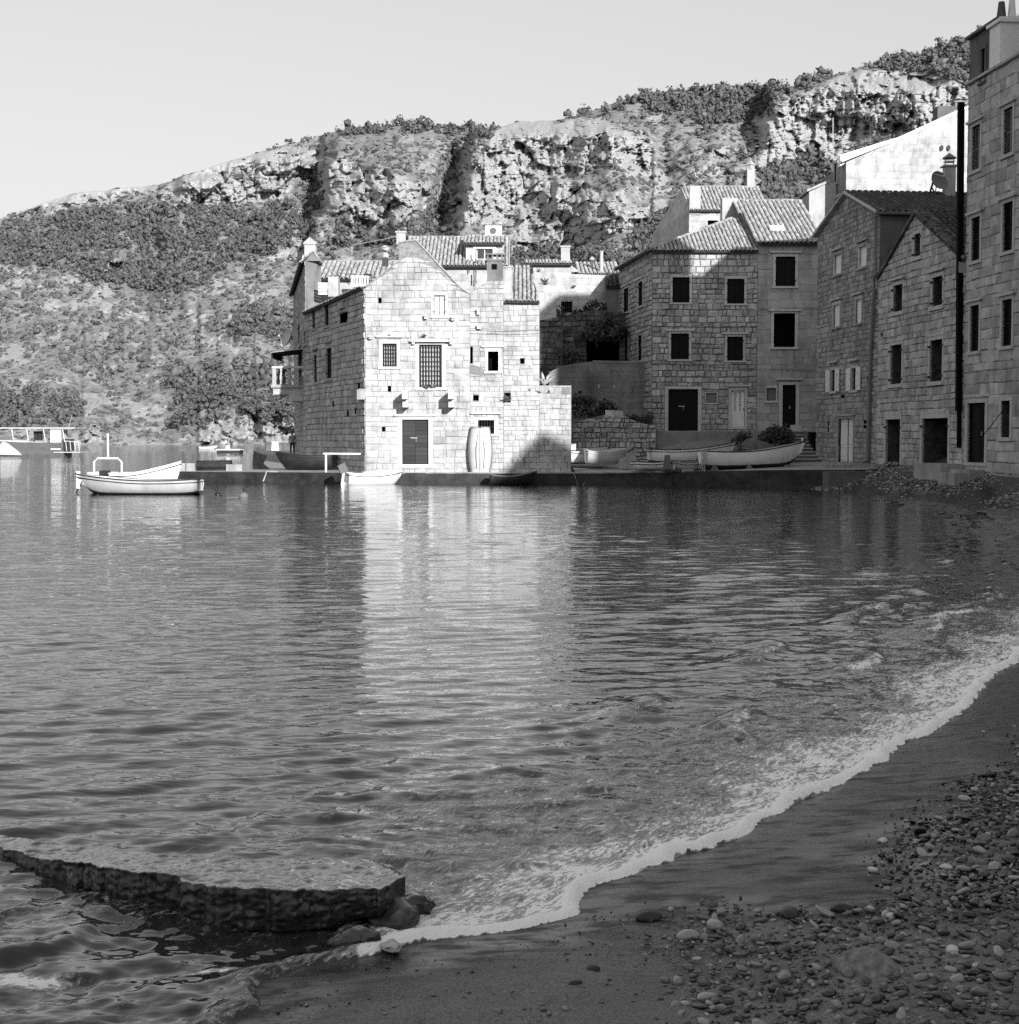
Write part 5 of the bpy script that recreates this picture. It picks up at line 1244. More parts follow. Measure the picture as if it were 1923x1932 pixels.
el = Vector((xr[0] - .05, YB - .35, zeC + .03)); er = Vector((W.pt(W.len, 0).x, YB - .35, zeC + .03)); zr2 = zY(379, 90); 
roof(B2, [el, er, Vector((er.x, 90, zr2)), Vector((el.x - .4, 90, zr2))], M['tile'], pitch=.27, seed=56)
ridge(B2, (el.x - .4, 90, zr2), (er.x, 90, zr2), M['tile'], r=.15)
mb = MB(); mb.add([(el.x - .4, 90, zr2), (er.x, 90, zr2), (er.x, 97, zeC), (el.x - .4, 97, zeC)], [(0, 1, 2, 3)]); mb.build('rear_roof', M['tile'], B2)
mb = MB(); mb.prism([(xr[0] - .02, YB - .03, 2), (xr[0] - .02, YB - .03, zeC), (xr[0] - .3, 90, zr2 - .05), (xr[0] - .3, 97, zeC), (xr[0] - .3, 97, 2)], (.04, 0, 0)); mb.build('gable_wall', M['render'], B2)
body(B2, 'rear_wall', [(xr[0] + .05, YB, 2, zeC), (er.x, YB, 2, zeC), (er.x, 97, 2, zeC), (xr[0] + .05, 97, 2, zeC)], M['render'])
mb = MB(); p = atY(1362, 385, 90.2); mb.box((el.x - 1.0, 89.7, zeC + 1), (el.x - .05, 90.6, zY(375, 90))); mb.build('parapet_pier', M['render_light'], B2)
e = Vector((0, 1, 0)); up = Vector((0, 90 - YB + .35, zr2 - zeC)).normalized(); nn = Vector((0, -up.z, up.y)); sk = el.lerp(er, .36) + up * 2.2 + nn * .12
mb = MB(); mb.obox(sk, (.42, 0, 0), up * .3, nn * .08); q = mb.build('skylight', M['white_paint'], B2)
mb = MB(); mb.obox(sk + nn * .085, (.34, 0, 0), up * .23, nn * .01); mb.build('pane', M['blind'], q)
# ---------------------------------------------------------------- cables on the corner houses
def cable(label, pts, r=.012):
    mb = MB(); mb.tube(pts, r, 4, cap=False); return tag(mb.build('cable', M['iron'], None), label, 'cable', 'cables on the corner house')
cable('black cable running under the upper windows of the corner house', [atY(1172, 615, 90.5), atY(1231, 615.5, YB - .15), atY(1330, 617, YB - .1), atY(1428, 617.5, YB - .12), atY(1431, 584, YB - .14), atY(1545, 582, YB - .14)])
cable('thin cable sagging above the ground floor doors of the corner house', [atY(1230.5, 587, YB - .1), atY(1230.5, 686, YB - .1), atY(1330, 691, YB - .1), atY(1428, 696, YB - .14), atY(1540, 698, YB - .14)])

# ---------------------------------------------------------------- house higher up behind
YDh = 100.0
D = thing('hillside_tiled_house', 'house higher up behind the corner house with small tower chimney', 'house', (14, YDh, 8))
W = Wall(XY(1301, 400, YDh), XY(1385, 400, YDh)); W.cap = 120
W.op(1335, 416, 1355, 427, kind='dark', fw=.1, depth=.3)
W.make(D, 'front_wall', U(W, [(1301, 520), (1385, 520), (1385, 397), (1301, 397)]), M['mortar_white'], 'trim', U(W, [(1301, 397), (1385, 397)]), 0, W.len, zY(520, YDh), ch=(.3, .45), cw=(.4, .8), proud=.02, joint=.01, mat=M['stone_white'], seed=61)
e0 = atY(1303, 396, YDh - .2); e1 = Vector((e0.x + 5.2, e0.y, e0.z)); zrd = zY(353, 104.5)
roof(D, [e0, e1, Vector((e1.x + .2, 104.5, zrd)), Vector((e0.x, 104.5, zrd))], M['tile'], pitch=.26, seed=62, cap=260)
ridge(D, (e0.x, 104.5, zrd), (e1.x + .2, 104.5, zrd), M['tile'])
mb = MB(); mb.prism([(W.o.x - .02, YDh - .02, 6), (W.o.x - .02, YDh - .02, e0.z + .15), (W.o.x - .02, 104.5, zrd - .02), (W.o.x - 1.6, 110, e0.z - .4), (W.o.x - 1.6, 110, 6)], (.15, 0, 0)); mb.build('gable_wall', M['stone_white'], D)
mb = MB(); mb.box((W.o.x, YDh - .06, zY(404, YDh)), (W.o.x + .75, YDh + .3, zY(360, YDh + 2))); mb.build('gable_pier', M['render_light'], D)
body(D, 'rear_wall', [(e0.x, YDh, 5, e0.z), (e1.x, YDh, 5, e0.z), (e1.x, 110, 5, e0.z), (e0.x, 110, 5, e0.z)], M['render'])
mb = MB(); mb.add([(e0.x, 104.5, zrd), (e1.x, 104.5, zrd), (e1.x, 110, e0.z), (e0.x - 1.5, 110, e0.z - .4)], [(0, 1, 2, 3)]); mb.build('rear_roof', M['tile'], D)
c0 = atY(1416, 340, 104.6); mb = MB(); mb.box((c0.x - .26, 104.3, c0.z - .9), (c0.x + .26, 104.9, zY(321, 104.6))); c = mb.build('chimney', M['render_light'], D)
mb = MB(); zc = zY(321, 104.6); mb.lathe((c0.x, 104.6, zc), [(.40, 0), (.40, .06), (.30, .10), (.30, .32), (.40, .36), (.12, .62), (.05, .68), (.05, .85)], 4); mb.build('chimney_cap', M['render_light'], c)
# ---------------------------------------------------------------- the row on the right, seen along its fronts
def rowx(Y): return 18.2 - .10 * (Y - 52)
def row_pt(Y): return (rowx(Y), Y)
Y3a, Y34, Y45 = 75.4, 66.4, 56.9
def sideprism(mb, pts, vec): mb.prism(pts, vec); return mb
# house three
R3 = thing('blind_window_house', 'shaded rubble house with pale blinds and open white shutters at the foot of the steps', 'house', (rowx(71), 71, 1))
W = Wall(row_pt(Y3a), row_pt(Y34)); W3 = W; W.cap = 300
for r in ((1575.8, 480, 1588.5, 517.4), (1622.6, 464.6, 1636, 503.6), (1573.6, 574.8, 1585.8, 616.7), (1615.9, 564.5, 1627, 609.4)):
    W.op(*r, kind='blind', hood=True, hoodz=.22, fw=.12, trim='stone', sillh=.1)
for r in ((1569.5, 698, 1578.5, 738), (1608.5, 694.7, 1618, 735.8)):
    W.op(*r, kind='sash', mat='wood_mid', open_shutters=True, hood=True, hoodz=.35, fw=.14, trim='trim')
W.op(1582, 789.5, 1611, 872.6, kind='panel_door', mat='white_paint', hood=True, hoodz=.12, gap=.10, fw=.16, trim='stone', split=.48)
for r in ((1562, 796, 1567, 814), (1630.5, 793, 1640, 808)): W.op(*r, kind='grille', frame=False, depth=.25, recess_name='window_slot')
for r in ((1588, 745, 1594, 751), (1617, 504, 1622, 511), (1637, 709, 1640, 719)): W.op(*r, kind='dark', frame=False, depth=.25, recess_name='putlog_hole')
g3 = U(W, [(1547, 445), (1601.7, 364.4), (1657, 403)])
zl, za, zr_ = g3[0][1], g3[1][1], g3[2][1]
out = [(0, .2), (W.len, .2), (W.len, zr_), (g3[1][0], za), (0, zl)]
M['stone_r3'] = grey_mat('rubble_stone', .24, .40, .95, 2.8, .8, 14, island=.3, stain=.35)
M['mortar_r3'] = grey_mat('rubble_mortar', .17, .27, .95, 5, .6, 30, stain=.35)
W.make(R3, 'front_wall', out, M['mortar_r3'], 'trim', [(0, zl), (g3[1][0], za), (W.len, zr_)], 0, W.len, .7, ch=(.18, .32), cw=(.2, .52), proud=.03, joint=.016, mat=M['stone_r3'], seed=71, rough=True)
back = Vector((.995, .0995, 0)) * 12.0
A = lambda u, z, W=W: W.pt(u, z)
rl, rp, rr = W.pt(-.15, zl + .02, .25), W.pt(g3[1][0], za + .05, .25), W.pt(W.len + .1, zr_ + .02, .25)
roof(R3, [rr, rr + back, rp + back, rp], M['tile_dark'], pitch=.30, tl=.36, seed=72, cap=300)
mb = MB(); mb.add([rl, rp, rp + back, rl + back], [(0, 1, 2, 3)]); mb.build('far_roof_slope', M['tile_dark'], R3)
mb = MB(); W.slab(mb, [(-.2, zl - .05), (g3[1][0], za - .02), (g3[1][0], za + .10), (-.2, zl + .10)], -.2, .28); mb.build('verge', M['stone'], R3)
mb = MB(); W.slab(mb, [(g3[1][0], za - .02), (W.len + .1, zr_ - .03), (W.len + .1, zr_ + .10), (g3[1][0], za + .10)], -.2, .27); mb.build('verge', M['trim'], R3)
mb = MB(); a, b = W.pt(W.len, 0), W.pt(W.len, 0) + back
mb.add([a + Vector((0, 0, .2)), b + Vector((0, 0, .2)), b + Vector((0, 0, zr_)), a + Vector((0, 0, zr_))], [(0, 1, 2, 3)]); mb.build('side_wall', M['render_dark'], R3)
mb = MB(); mb.tube([rr + Vector((-.05, -.12, -.06)), rr + back + Vector((0, -.12, -.06))], .09, 6); mb.build('gutter', M['pipe_grey'], R3)
c, d = W.pt(0, 0), W.pt(0, 0) + back; mb = MB()
mb.add([c, d, d + Vector((0, 0, zl)), c + Vector((0, 0, zl))], [(0, 1, 2, 3)]); mb.add([d, b, b + Vector((0, 0, zr_)), d + Vector((0, 0, zl))], [(0, 1, 2, 3)])
mb.add([d + Vector((0, 0, zl)), b + Vector((0, 0, zr_)), W.pt(g3[1][0], za) + back], [(0, 1, 2)]); mb.build('rear_wall', M['render'], R3)
# house four
R4 = thing('empty_gable_house', 'roofless-looking gabled stone house with open dark windows and doorways at the beach', 'house', (rowx(62), 62, .8))
W = Wall(row_pt(Y34 - .02), row_pt(Y45)); W4 = W; W.cap = 300
kw = dict(kind='dark', depth=.75, inner='inner_stone', fw=.15, sillh=.16, trim='trim')
W.op(1726.5, 441, 1738.5, 484, **kw)
for r in ((1686.8, 537.4, 1704.4, 588), (1760.4, 522, 1780, 577)): W.op(*r, hood=True, hoodz=.22, **kw)
for r in ((1681.4, 650.6, 1703, 724.5), (1755.8, 641, 1779.6, 719.6)): W.op(*r, hood=True, hoodz=.16, hoodd=.08, lintelh=.2, **{k: v for k, v in kw.items()})
kd = dict(kind='dark_door', depth=1.6, inner='inner_stone', sillh=.22, trim='trim', lintelh=.2, hood=True, hoodz=.2, hoodd=.06, hoodw=.0)
W.op(1672, 791, 1700, 888, fw=.14, **kd); W.op(1741, 789, 1790, 890, fw=.2, **kd)
W.op(1663, 628, 1667, 634, kind='dark', frame=False, depth=.3, recess_name='putlog_hole')
g4 = U(W, [(1656, 526), (1730, 404), (1815, 490)]); zl, za, zr_ = g4[0][1], g4[1][1], g4[2][1]
W.make(R4, 'front_wall', [(0, .2), (W.len, .2), (W.len, zr_), (g4[1][0], za), (0, zl)], M['mortar'], 'trim', [(0, zl), (g4[1][0], za), (W.len, zr_)], 0, W.len, .45, ch=(.22, .38), cw=(.24, .6), proud=.045, joint=.012, mat=M['stone'], seed=73)
for o in W.ops:                                             # near-black panel paints unlit depth at the back of each opening
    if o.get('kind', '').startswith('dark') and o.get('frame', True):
        a, b, c, d = o['r']; mb = MB(); W.mbox(mb, a + (c - a) * .42, b, c - .02, d, -o['depth'] + .01, -o['depth'] + .03); mb.build('room_shade_panel', M['dark'], o['recess'])
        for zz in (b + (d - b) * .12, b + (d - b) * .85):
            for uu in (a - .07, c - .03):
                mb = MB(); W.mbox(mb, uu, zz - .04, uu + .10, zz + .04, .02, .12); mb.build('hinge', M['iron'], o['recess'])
rl, rp, rr = W.pt(0.03, zl + .02, .12), W.pt(g4[1][0], za + .05, .12), W.pt(W.len - .05, zr_ + .02, .12); bk = back * .8
roof(R4, [rr, rr + bk, rp + bk, rp], M['tile_moss'] if 'tile_moss' in M else M['tile_dark'], pitch=.26, seed=74, cap=200)
mb = MB(); mb.add([rl, rp, rp + bk, rl + bk], [(0, 1, 2, 3)]); mb.build('far_roof_slope', M['tile_dark'], R4)
mb = MB(); W.slab(mb, [(0, zl - .05), (g4[1][0], za - .02), (g4[1][0], za + .12), (0, zl + .12)], -.3, .16); mb.build('verge', M['stone_old'], R4)
# broken verge stones on the near slope
L = math.hypot(W.len - g4[1][0], za - zr_); n = 34; V = MB()
for i in range(n):
    t0, t1 = i / n, (i + 1) / n; p = W.pt(g4[1][0] + (W.len - .05 - g4[1][0]) * (t0 + t1) / 2, za + (zr_ - za) * (t0 + t1) / 2 + .12, -.05)
    dr = (W.pt(W.len, zr_) - W.pt(g4[1][0], za)).normalized(); j = lambda s: random.uniform(-s, s)
    for q in range(3):
        V.obox(p + W.n * (.1 - q * .22 + j(.05)) + Vector((0, 0, j(.05))), (dr + Vector((j(.2), j(.2), j(.2)))) * L / n * .6, (W.n + Vector((j(.2), j(.2), j(.2)))) * .1, Vector((j(.02), j(.02), .05 + j(.02))))
tag(V.build('verge_rubble', M['stone_old'], R4), kind='stuff')
c, d = W.pt(W.len - .05, 0), W.pt(W.len - .05, 0) + bk; a, b = W.pt(.03, 0), W.pt(.03, 0) + bk; mb = MB()
mb.add([c, d, d + Vector((0, 0, zr_)), c + Vector((0, 0, zr_))], [(0, 1, 2, 3)]); mb.add([a, b, b + Vector((0, 0, zl)), a + Vector((0, 0, zl))], [(0, 1, 2, 3)])
mb.add([d, b, b + Vector((0, 0, zl)), W.pt(g4[1][0], za) + bk, d + Vector((0, 0, zr_))], [(0, 1, 2, 3, 4)]); mb.build('rear_wall', M['render'], R4)
mb = MB(); W.mbox(mb, W.len - .55, W.uz(1812, 512)[1] - .1, W.len - .1, W.uz(1812, 497)[1], 0, .25); mb.build('kneeler', M['stone'], R4)
mb = MB(); mb.tube([W.pt(*W.uz(1662, 516), .16), W.pt(*W.uz(1657, 520), .16), W.pt(*W.uz(1655, 545), .14), W.pt(*W.uz(1648, 680), .14), W.pt(*W.uz(1643, 868), .14), W.pt(*W.uz(1640, 872), .26)], .085, 8)
tag(mb.build('drain_pipe', M['pipe_grey'], None), 'grey drain pipe running down between the blind-window house and the empty gable house', 'pipe')
mb = MB(); q0 = W3.pt(W3.len + .0, zr_, .0); mb.tube([W.pt(*W.uz(1658.5, 408), .16), W.pt(*W.uz(1660, 512), .18), W.pt(*W.uz(1662, 516), .16)], .06, 8)
tag(mb.build('drain_pipe', M['pipe_grey'], None), 'short pale pipe under the eave corner of the blind-window house', 'pipe')
# house five
R5 = thing('tall_ashlar_house', 'tall ashlar house with louvred shutters and roof chimney at the right edge', 'house', (rowx(54), 54, 1))
Y5n = 43.0
W = Wall(row_pt(Y45 - .02), row_pt(Y5n)); W5 = W; W.cap = 300
z5 = W.uz(1817, 168)[1]
for r in ((1835, 237, 1851, 321), (1895, 204, 1912.5, 290.5)): W.op(*r, kind='louvre', mat='wood_mid', hood=True, hoodz=.14, fw=.14)
for r in ((1834, 410, 1850.6, 492), (1893.5, 382, 1912.6, 474), (1832, 576, 1849, 663), (1892, 565, 1911, 653)): W.op(*r, kind='louvre', mat='wood_dark', hood=True, hoodz=.14, fw=.14)
W.op(1827, 760, 1860, 872.6, kind='panel_door', mat='wood_dark', fw=.2, hood=True, hoodz=.22, hoodd=.06, split=.62)
W.op(1890.6, 756, 1907.4, 825, kind='dark', fw=.16, depth=.55, inner='inner_stone', sillh=.14)
u1 = W.uz(1895, 300)[0]; du = W.uz(1895, 300)[0] - W.uz(1835, 320)[0]
for k in (1, 2):                                                            # bays past the frame
    for zt, zb in ((14.2, 12.1), (10.6, 8.5), (6.9, 4.8)): W.ops.append(dict(r=(u1 + du * k, zb, u1 + du * k + .9, zt), kind='louvre', mat='wood_dark', hood=True, hoodz=.14, fw=.14))
W.make(R5, 'front_wall', [(0, .2), (W.len, .2), (W.len, z5), (0, z5)], M['mortar'], 'trim', [(0, z5), (W.len, z5)], 0, W.len, .6, ch=(.30, .48), cw=(.35, 1.0), proud=.03, joint=.009, mat=M['stone'], seed=75)
mb = MB(); W.mbox(mb, -.05, z5, W.len, z5 + .10, -.3, .14); mb.build('cornice', M['stone'], R5)
bk5 = Vector((.995, .0995, 0)) * 11.5
a, b = W.pt(0, 0), W.pt(W.len, 0); mb = MB(); zz = Vector((0, 0, z5))
mb.add([a, a + bk5, a + bk5 + zz, a + zz], [(0, 1, 2, 3)]); mb.add([b, b + bk5, b + bk5 + zz, b + zz], [(0, 1, 2, 3)]); mb.add([a + bk5, b + bk5, b + bk5 + zz, a + bk5 + zz], [(0, 1, 2, 3)]); mb.add([a + zz, b + zz, b + bk5 + zz, a + bk5 + zz], [(0, 1, 2, 3)])
mb.build('rear_wall', M['render'], R5)
# attic storey flush with the front
W5a = Wall(row_pt(Y45 - .04), row_pt(54.15)); W = W5a
zat = W.uz(1817, 84)[1]; 
W.op(1852.5, 92, 1860.5, 154, kind='sash', mat='white_paint', fw=.1, sillh=.08, lintelh=.1)
W.make(R5, 'attic_wall', [(0, z5 + .1), (W.len, z5 + .1), (W.len, zat), (0, zat)], M['render_dark'], 'render_dark', [], 0, 0, 0)
mb = MB(); a, b = W.pt(0, 0), W.pt(W.len, 0); z0, z1 = Vector((0, 0, z5 + .1)), Vector((0, 0, zat)); bb = bk5 * .55
mb.add([a + z0, a + bb + z0, a + bb + z1, a + z1], [(0, 1, 2, 3)]); mb.add([b + z0, b + bb + z0, b + bb + z1, b + z1], [(0, 1, 2, 3)]); mb.add([a + z1, b + z1, b + bb + z1, a + bb + z1], [(0, 1, 2, 3)]); mb.add([a + bb + z0, b + bb + z0, b + bb + z1, a + bb + z1], [(0, 1, 2, 3)]); mb.build('attic_shell', M['render_dark'], R5)
mb = MB(); W.mbox(mb, -.1, zat, W.len + .1, zat + .10, -.3, .18); mb.build('attic_eave', M['render_dark'], R5)
u0, _ = W.uz(1871, 130); zc = W.uz(1871, 56)[1]; mb = MB()
pA = W.pt(u0, z5 + .1, .03); mb.obox(pA + Vector((.55, -.45, (zc - z5 - .1) / 2)), (.58, .058, 0), (-.045, .45, 0), (0, 0, (zc - z5 - .1) / 2)); cst = mb.build('chimney', M['white_paint'], R5)
mb = MB(); ctr = pA + Vector((.55, -.45, zc - z5 - .1)); mb.obox(ctr + Vector((0, 0, .06)), (.68, .068, 0), (-.055, .55, 0), (0, 0, .06)); mb.obox(ctr + Vector((0, 0, .16)), (.6, .06, 0), (-.047, .47, 0), (0, 0, .04)); mb.build('chimney_cap', M['white_paint'], cst)
mb = MB(); mb.lathe(ctr + Vector((-.3, .1, .2)), [(.2, 0), (.12, .66), (.12, .7)], 4); mb.build('chimney_pot', M['render_dark'], cst)
mb = MB(); mb.lathe(ctr + Vector((.05, 0, .2)), [(.17, 0), (.11, .7), (.11, .74)], 8); mb.build('chimney_pot', M['white_paint'], cst)
Wt = Wall(row_pt(51.0), row_pt(45.0)); mb = MB(); zt = W5.uz(1905, 73)[1]
Wt.mbox(mb, 0, z5 + .1, Wt.len, zt - .8, -5, -1.0); mb.build('penthouse', M['render_dark'], R5)
mb = MB(); Wt.mbox(mb, -.3, zt - .25, Wt.len, zt, -5.2, -.2); mb.build('penthouse_roof', M['white_paint'], R5)
mb = MB(); Wt.mbox(mb, .2, zt - .8, Wt.len, zt - .25, -4.8, -1.3); mb.build('penthouse_wall', M['render'], R5)
BP = thing('gap_shadow_strip', 'black strip standing in for the shadow gap between the empty gable house and the tall house', 'pipe', W5.pt(.35, 1))  # near-black strip paints the shade between the two houses; no pipe there
W = W5; mb = MB()
ys = [193, 300, 318, 420, 470, 560, 640, 700, 776]
for i in range(len(ys) - 1):
    pa, pb = W.pt(*W.uz(1821 - (ys[i] - 193) * .0075, ys[i]), .16), W.pt(*W.uz(1821 - (ys[i + 1] - 193) * .0075, ys[i + 1]), .16)
    mb.obox((pa + pb) / 2, W.d * .095, W.n * .11, (pb - pa) * .497)
mb.build('shadow_strip', M['gap_black'], BP)
mb = MB(); mb.tube([W.pt(*W.uz(1817, 776), .16), W.pt(*W.uz(1816.5, 790), .14), W.pt(*W.uz(1815, 845), .12)], .09, 8); mb.build('shadow_strip_foot', M['gap_black'], BP)
mb = MB(); mb.tube([W.pt(*W.uz(1905, 765), .1), W.pt(*W.uz(1874, 820), .35)], .018, 5)
tag(mb.build('iron_rod', M['iron'], None), 'thin iron rod leaning by the ground floor window of the tall house', 'rod')

# ---------------------------------------------------------------- white gable house behind the row
YC = 88.0
C = thing('white_gable_house', 'bright sunlit gable wall rising behind the blind-window house', 'house', (XY(1680, 400, YC)[0], YC, 5))
W = Wall(XY(1596.6, 300, YC), XY(1870, 300, YC)); W.cap = 260
outC = U(W, [(1596.6, 470), (1870, 470), (1870, 186), (1815.7, 209), (1700, 262), (1596.6, 306)])
M['mortar_c'] = grey_mat('bright_mortar', .32, .46, .95, 6, .4, 40, stain=.2)
W.make(C, 'front_wall', outC, M['mortar_c'], 'trim', U(W, [(1596.6, 306), (1700, 262), (1815.7, 209), (1870, 186)]), 0, W.len, zY(400, YC), ch=(.34, .46), cw=(.4, .9), proud=.012, joint=.008, mat=M['stone_white'], seed=81)
mb = MB()
for (xa, ya), (xb, yb) in (((1588, 306), (1700, 262)), ((1700, 262), (1815.7, 209)), ((1815.7, 209), (1870, 186))):
    a, b = W.uz(xa, ya), W.uz(xb, yb); W.slab(mb, [a, b, (b[0], b[1] + .16), (a[0], a[1] + .16)], -.35, .08)
mb.build('coping', M['white_paint'], C)
# raised parapet on the left, and the shaded left wall
mb = MB(); W.slab(mb, U(W, [(1588, 311), (1588, 290), (1640, 274), (1700, 256), (1700, 262)]), -.9, -.36); mb.build('parapet', M['white_paint'], C)
pL = W.pt(0, 0); far = Vector((pL.x - .3, pL.y + 9, 0)); WL = Wall((far.x, far.y), (pL.x, pL.y)); zl = outC[-1][1]
WL.op(1575, 308, 1580, 345, kind='dark', fw=.1, depth=.3); WL.op(1566, 386, 1572, 412, kind='shutter', fw=.1, hood=True, hoodz=.12); WL.op(1581, 375, 1587, 400, kind='shutter', fw=.1, hood=True, hoodz=.12)
WL.make(C, 'side_wall', [(0, 6), (WL.len, 6), (WL.len, zl - .02), (0, zl - .02)], M['render'], 'trim', [], 0, 0, 0)
pR = W.pt(W.len, 0); mb = MB(); zr = outC[2][1]; F2 = Vector((pR.x, far.y, 0))
mb.add([far, F2, F2 + Vector((0, 0, zr)), far + Vector((0, 0, zl))], [(0, 1, 2, 3)]); mb.add([pR, F2, F2 + Vector((0, 0, zr)), pR + Vector((0, 0, zr))], [(0, 1, 2, 3)])
mb.add([W.pt(0, zl), W.pt(*outC[4]), W.pt(*outC[3]), W.pt(*outC[2]), F2 + Vector((0, 0, zr)), far + Vector((0, 0, zl))], [(0, 1, 2, 3, 4, 5)]); mb.build('rear_wall', M['render'], C)
for i in range(9):
    x = 1592 + i * 13.5; y = 288 - (x - 1588) * .30; mb = MB(); mb.obox(atY(x, y - 2, YC + .6), (.03, 0, 0), (0, .03, 0), (0, 0, .16)); mb.build('railing_post', M['iron'], C)
mb = MB(); mb.tube([atY(1590, 284, YC + .6), atY(1704, 250, YC + .6)], .025, 5); mb.build('rail', M['iron'], C)
mb = MB(); mb.tube([atY(1572, 292, YC + 2), atY(1572, 222, YC + 2)], .03, 5); tag(mb.build('aerial_pole', M['steel'], None), 'thin tall aerial pole left of the bright gable wall', 'pole')
for i, (xa, xb) in enumerate(((1775, 1783), (1788, 1796))):
    mb = MB(); p = atY((xa + xb) / 2 - 2, 279, YC - .06); mb.lathe((0, 0, 0), [(.17, -.06), (.17, .06)], 10); mb.V = [Vector((p.x + v.x * .6, p.y + v.z, p.z + v.y)) for v in mb.V]; mb.build('wall_vent', M['iron'], C)
# chimney blocks on top at the right
mb = MB(); p = atY(1785, 212, YC + 1.5); mb.box((p.x - .65, YC + 1, p.z - .8), (p.x + .6, YC + 2, zY(203, YC + 1.5))); mb.build('roof_box', M['render_dark'], C)
p = atY(1808, 203, YC + 1.5); chimney(C, (p.x - .28, YC + 1.2, p.z - .8), (p.x + .28, YC + 1.9, zY(195, YC + 1.5)), M['render'])
# lower wing on the left
mb = MB(); zc2 = zY(355, 90); a0 = atY(1527, 362, 90); b0 = atY(1563, 345, 90)
mb.prism([(a0.x, 90, 6), (b0.x + .5, 90, 6), (b0.x + .5, 90, b0.z), (b0.x, 90, b0.z), (a0.x, 90, a0.z)], (0, 5, 0)); mb.build('lower_wing', M['render_light'], C)
mb = MB(); mb.prism([(a0.x - .15, 89.9, a0.z), (b0.x + .1, 89.9, b0.z + .05), (b0.x + .1, 89.9, b0.z + .2), (a0.x - .15, 89.9, a0.z + .14)], (0, 5.2, 0)); mb.build('lower_roof', M['tile'], C)
# chimney with conical cap standing on the dark roof
YK = 70.5
CK = thing('cowl_chimney', 'pale square chimney with conical metal cowl on the dark tiled roof', 'chimney', atY(1790, 365, YK))
a0, a1 = atY(1781, 368, YK), atY(1801, 315, YK); mb = MB(); mb.box((a0.x, YK - .25, a0.z - .6), (a1.x, YK + .25, a1.z)); mb.build('stack', M['render_light'], CK)
mb = MB(); mb.box((a0.x - .12, YK - .35, a1.z), (a1.x + .1, YK + .35, a1.z + .06)); mb.box((a0.x + .02, YK - .2, a1.z + .22), (a1.x - .02, YK + .2, a1.z + .27))
for x in (a0.x + .04, a1.x - .04): mb.tube([(x, YK, a1.z + .06), (x, YK, a1.z + .42)], .03, 5)
mb.build('cowl_frame', M['steel'], CK)
mb = MB(); mb.lathe(((a0.x + a1.x) / 2, YK, a1.z + .40), [(.34, 0), (.3, .06), (.04, .24), (.03, .27)], 14); mb.build('cowl_cap', M['pipe_grey'], CK)
dish(atY(1769, 342, YK - .3), (.35, -.85, .25), .46, 'tilted satellite dish beside the conical cowl chimney', atY(1765, 366, YK), mat='pipe_grey')
mb = MB(); mb.tube([atY(1754, 366, YK), atY(1763, 336, YK)], .05, 5); mb.tube([atY(1757, 352, YK), atY(1766, 366, YK)], .04, 5); tag(mb.build('aerial_mast', M['iron'], None), 'leaning dark aerial mast left of the satellite dish on the roof', 'aerial')
